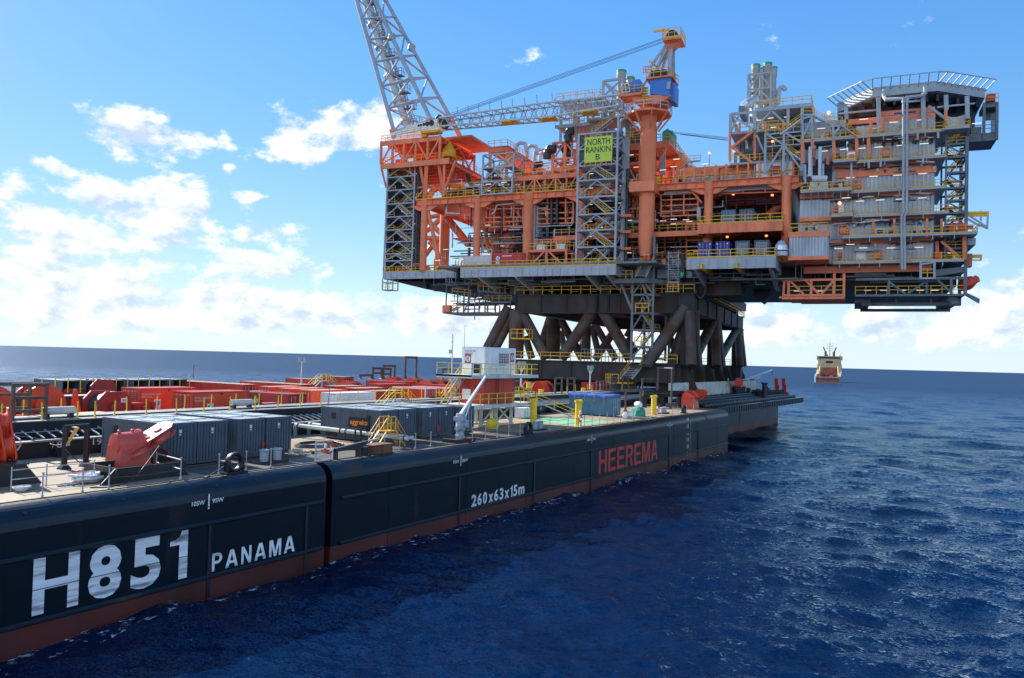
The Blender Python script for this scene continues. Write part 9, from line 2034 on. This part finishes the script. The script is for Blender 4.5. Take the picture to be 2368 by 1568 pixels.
# ------------------------------------------------------------------ supply ship beyond the barge
def supply_ship():
    p = Vector((728, 129, 0)); az = math.atan2(129-0, 728)-R(2); t = thing('supply_ship', 'cream and rust supply ship seen from astern on the horizon', 'ship', (p.x,p.y,-.5), az)
    W_ = 11.0
    m = MB()        # hull lofted along its length, stern at x = 0
    secs = [(0,.86,6.0,.0),(6,1.0,6.0,-2),(40,1.0,6.0,-2),(62,.8,8.5,-2),(74,.35,11,-2),(80,.03,12.5,-1)]
    rings = [[(x,-W_*f,z),(x,-W_*f*.96,zb),(x,W_*f*.96,zb),(x,W_*f,z)] for x, f, z, zb in secs]
    for a, b in zip(rings, rings[1:]):
        for i in range(3): m.quad(a[i], b[i], b[i+1], a[i+1])
    m.quad(*rings[0]); m.build('hull', 'ship_blue', t)
    m = MB(); m.prism([(-.15,-W_*.86,.4),(-.15,W_*.86,.4),(-.15,W_*.86,5.0),(-.15,-W_*.86,5.0)], (.3,0,0)); m.tube((-.4,-W_*.86,4.6),(-.4,W_*.86,4.6),.9,8); m.build('stern_roller', 'ship_rust', t)
    m = MB(); m.bb(.5,44,-W_*.9,W_*.9,3.4,3.6); m.build('work_deck', 'ship_rust', t)
    m = MB()
    for s in (-1,1): m.prism([(4,s*W_*.97,5.8),(46,s*W_*.97,5.8),(46,s*W_*.97,12),(30,s*W_*.97,8.2),(6,s*W_*.97,7.4)], (0,-s*1.6,0))
    m.build('crash_rail', 'ship_cream', t)
    m = MB(); m.bb(44,66,-W_*.95,W_*.95,5.5,12); m.bb(45,64,-W_*.95,W_*.95,12,17); m.bb(46,60,-W_*.9,W_*.9,17,21); m.bb(46,58,-W_*1.0,W_*1.0,21,24.2); m.build('superstructure', 'ship_cream', t)
    m = MB(); m.bb(45.9,46.02,-W_*.85,W_*.85,22.2,23.6); m.bb(45.8,46.0,-3,3,18,20); m.build('bridge_window', 'glass', t); m = MB(); m.bb(43.6,44.0,-7,7,3.6,14); m.build('winch_house', 'ship_rust', t); m = MB()
    for y in (-4.2,.2,4.2): m.bb(43.4,43.6,y-1.2,y+1.2,4.2,7.0)
    m.build('hatch', 'black', t)
    m = MB(); m.bb(45.6,58.4,-W_*1.02,W_*1.02,24.2,24.6); rail(m, [(45.6,-W_,21),(45.6,W_,21)], h=1.2, sp=2, r=.08); m.build('bridge_deck', 'ship_cream', t)
    for s in (-1,1): m = MB(); m.lathe([(1.1,0),(1.1,4),(.8,4.6)], (52,s*3.6,24.6), 12); m.build('funnel', 'ship_dark', t); m = MB(); m.tube((52,s*3.6,28),(51,s*5.6,33),.55,10); m.build('exhaust', 'black', t); m = MB(); m.lathe([(.2,0),(.9,.5),(1.1,1.2),(.9,1.9),(.2,2.4)], (54,s*(8.6 if s < 0 else 2.2),24.6), 12); m.build('radar_dome', 'white', t, True)
    m = MB(); m.tube((54,0,24.6),(54,0,38),.35,8,.15)
    for z, w in ((30,1.6),(32,2.6),(34,2.6),(36,2.0)): m.bar((54,-w,z),(54,w,z),.2)
    for s in (-1,1): m.bar((54,s*2.2,30),(54,s*2.2,37),.12)
    m.build('mast', 'ship_dark', t)
    m = MB()
    for s in (-1,1): m.tube((30,s*8.4,7),(38,s*7.6,15),.5,8); m.lathe([(.9,0),(.9,5)], (38,s*8.6,6), 10)
    m.build('deck_crane', 'ship_cream', t)
    m = MB(); m.lathe([(.8,0),(1.6,.2),(1.6,2.8),(.8,3.0)], (20,-4,5.2), 12, (0,1,0)); m.box((14,5,4.4),(5,3,1.8)); m.build('deck_gear', 'ship_rust', t)
    f = MB(); r_ = random.Random(4)
    wm = MT['foam']
    for i in range(14):
        for j in range(6):
            x = -6-i*3.2; wd = 7+i*.9; y0 = -wd+2*wd*j/6; y1 = -wd+2*wd*(j+1)/6; f.quad((x,y0,.55),(x,y1,.55),(x-3.2,y1*1.1,.55),(x-3.2,y0*1.1,.55))
    w = f.build('wake_foam', wm); w.location = p; w.rotation_euler.z = az; tag(w, kind='stuff')
    w['label'] = 'white churned wake behind the supply ship'; w['category'] = 'foam'
mat('ship_cream', (.50,.40,.23), .6, var=.12, scale=.2, rust=.1, rscale=.12)
mat('ship_rust', (.28,.10,.06), .75, var=.35, scale=.25, rust=.3, rscale=.2)
mat('ship_blue', (.10,.22,.32), .5, var=.2, scale=.2, rust=.25, rscale=.15)
mat('ship_dark', (.02,.04,.07), .5, var=.2)
supply_ship()
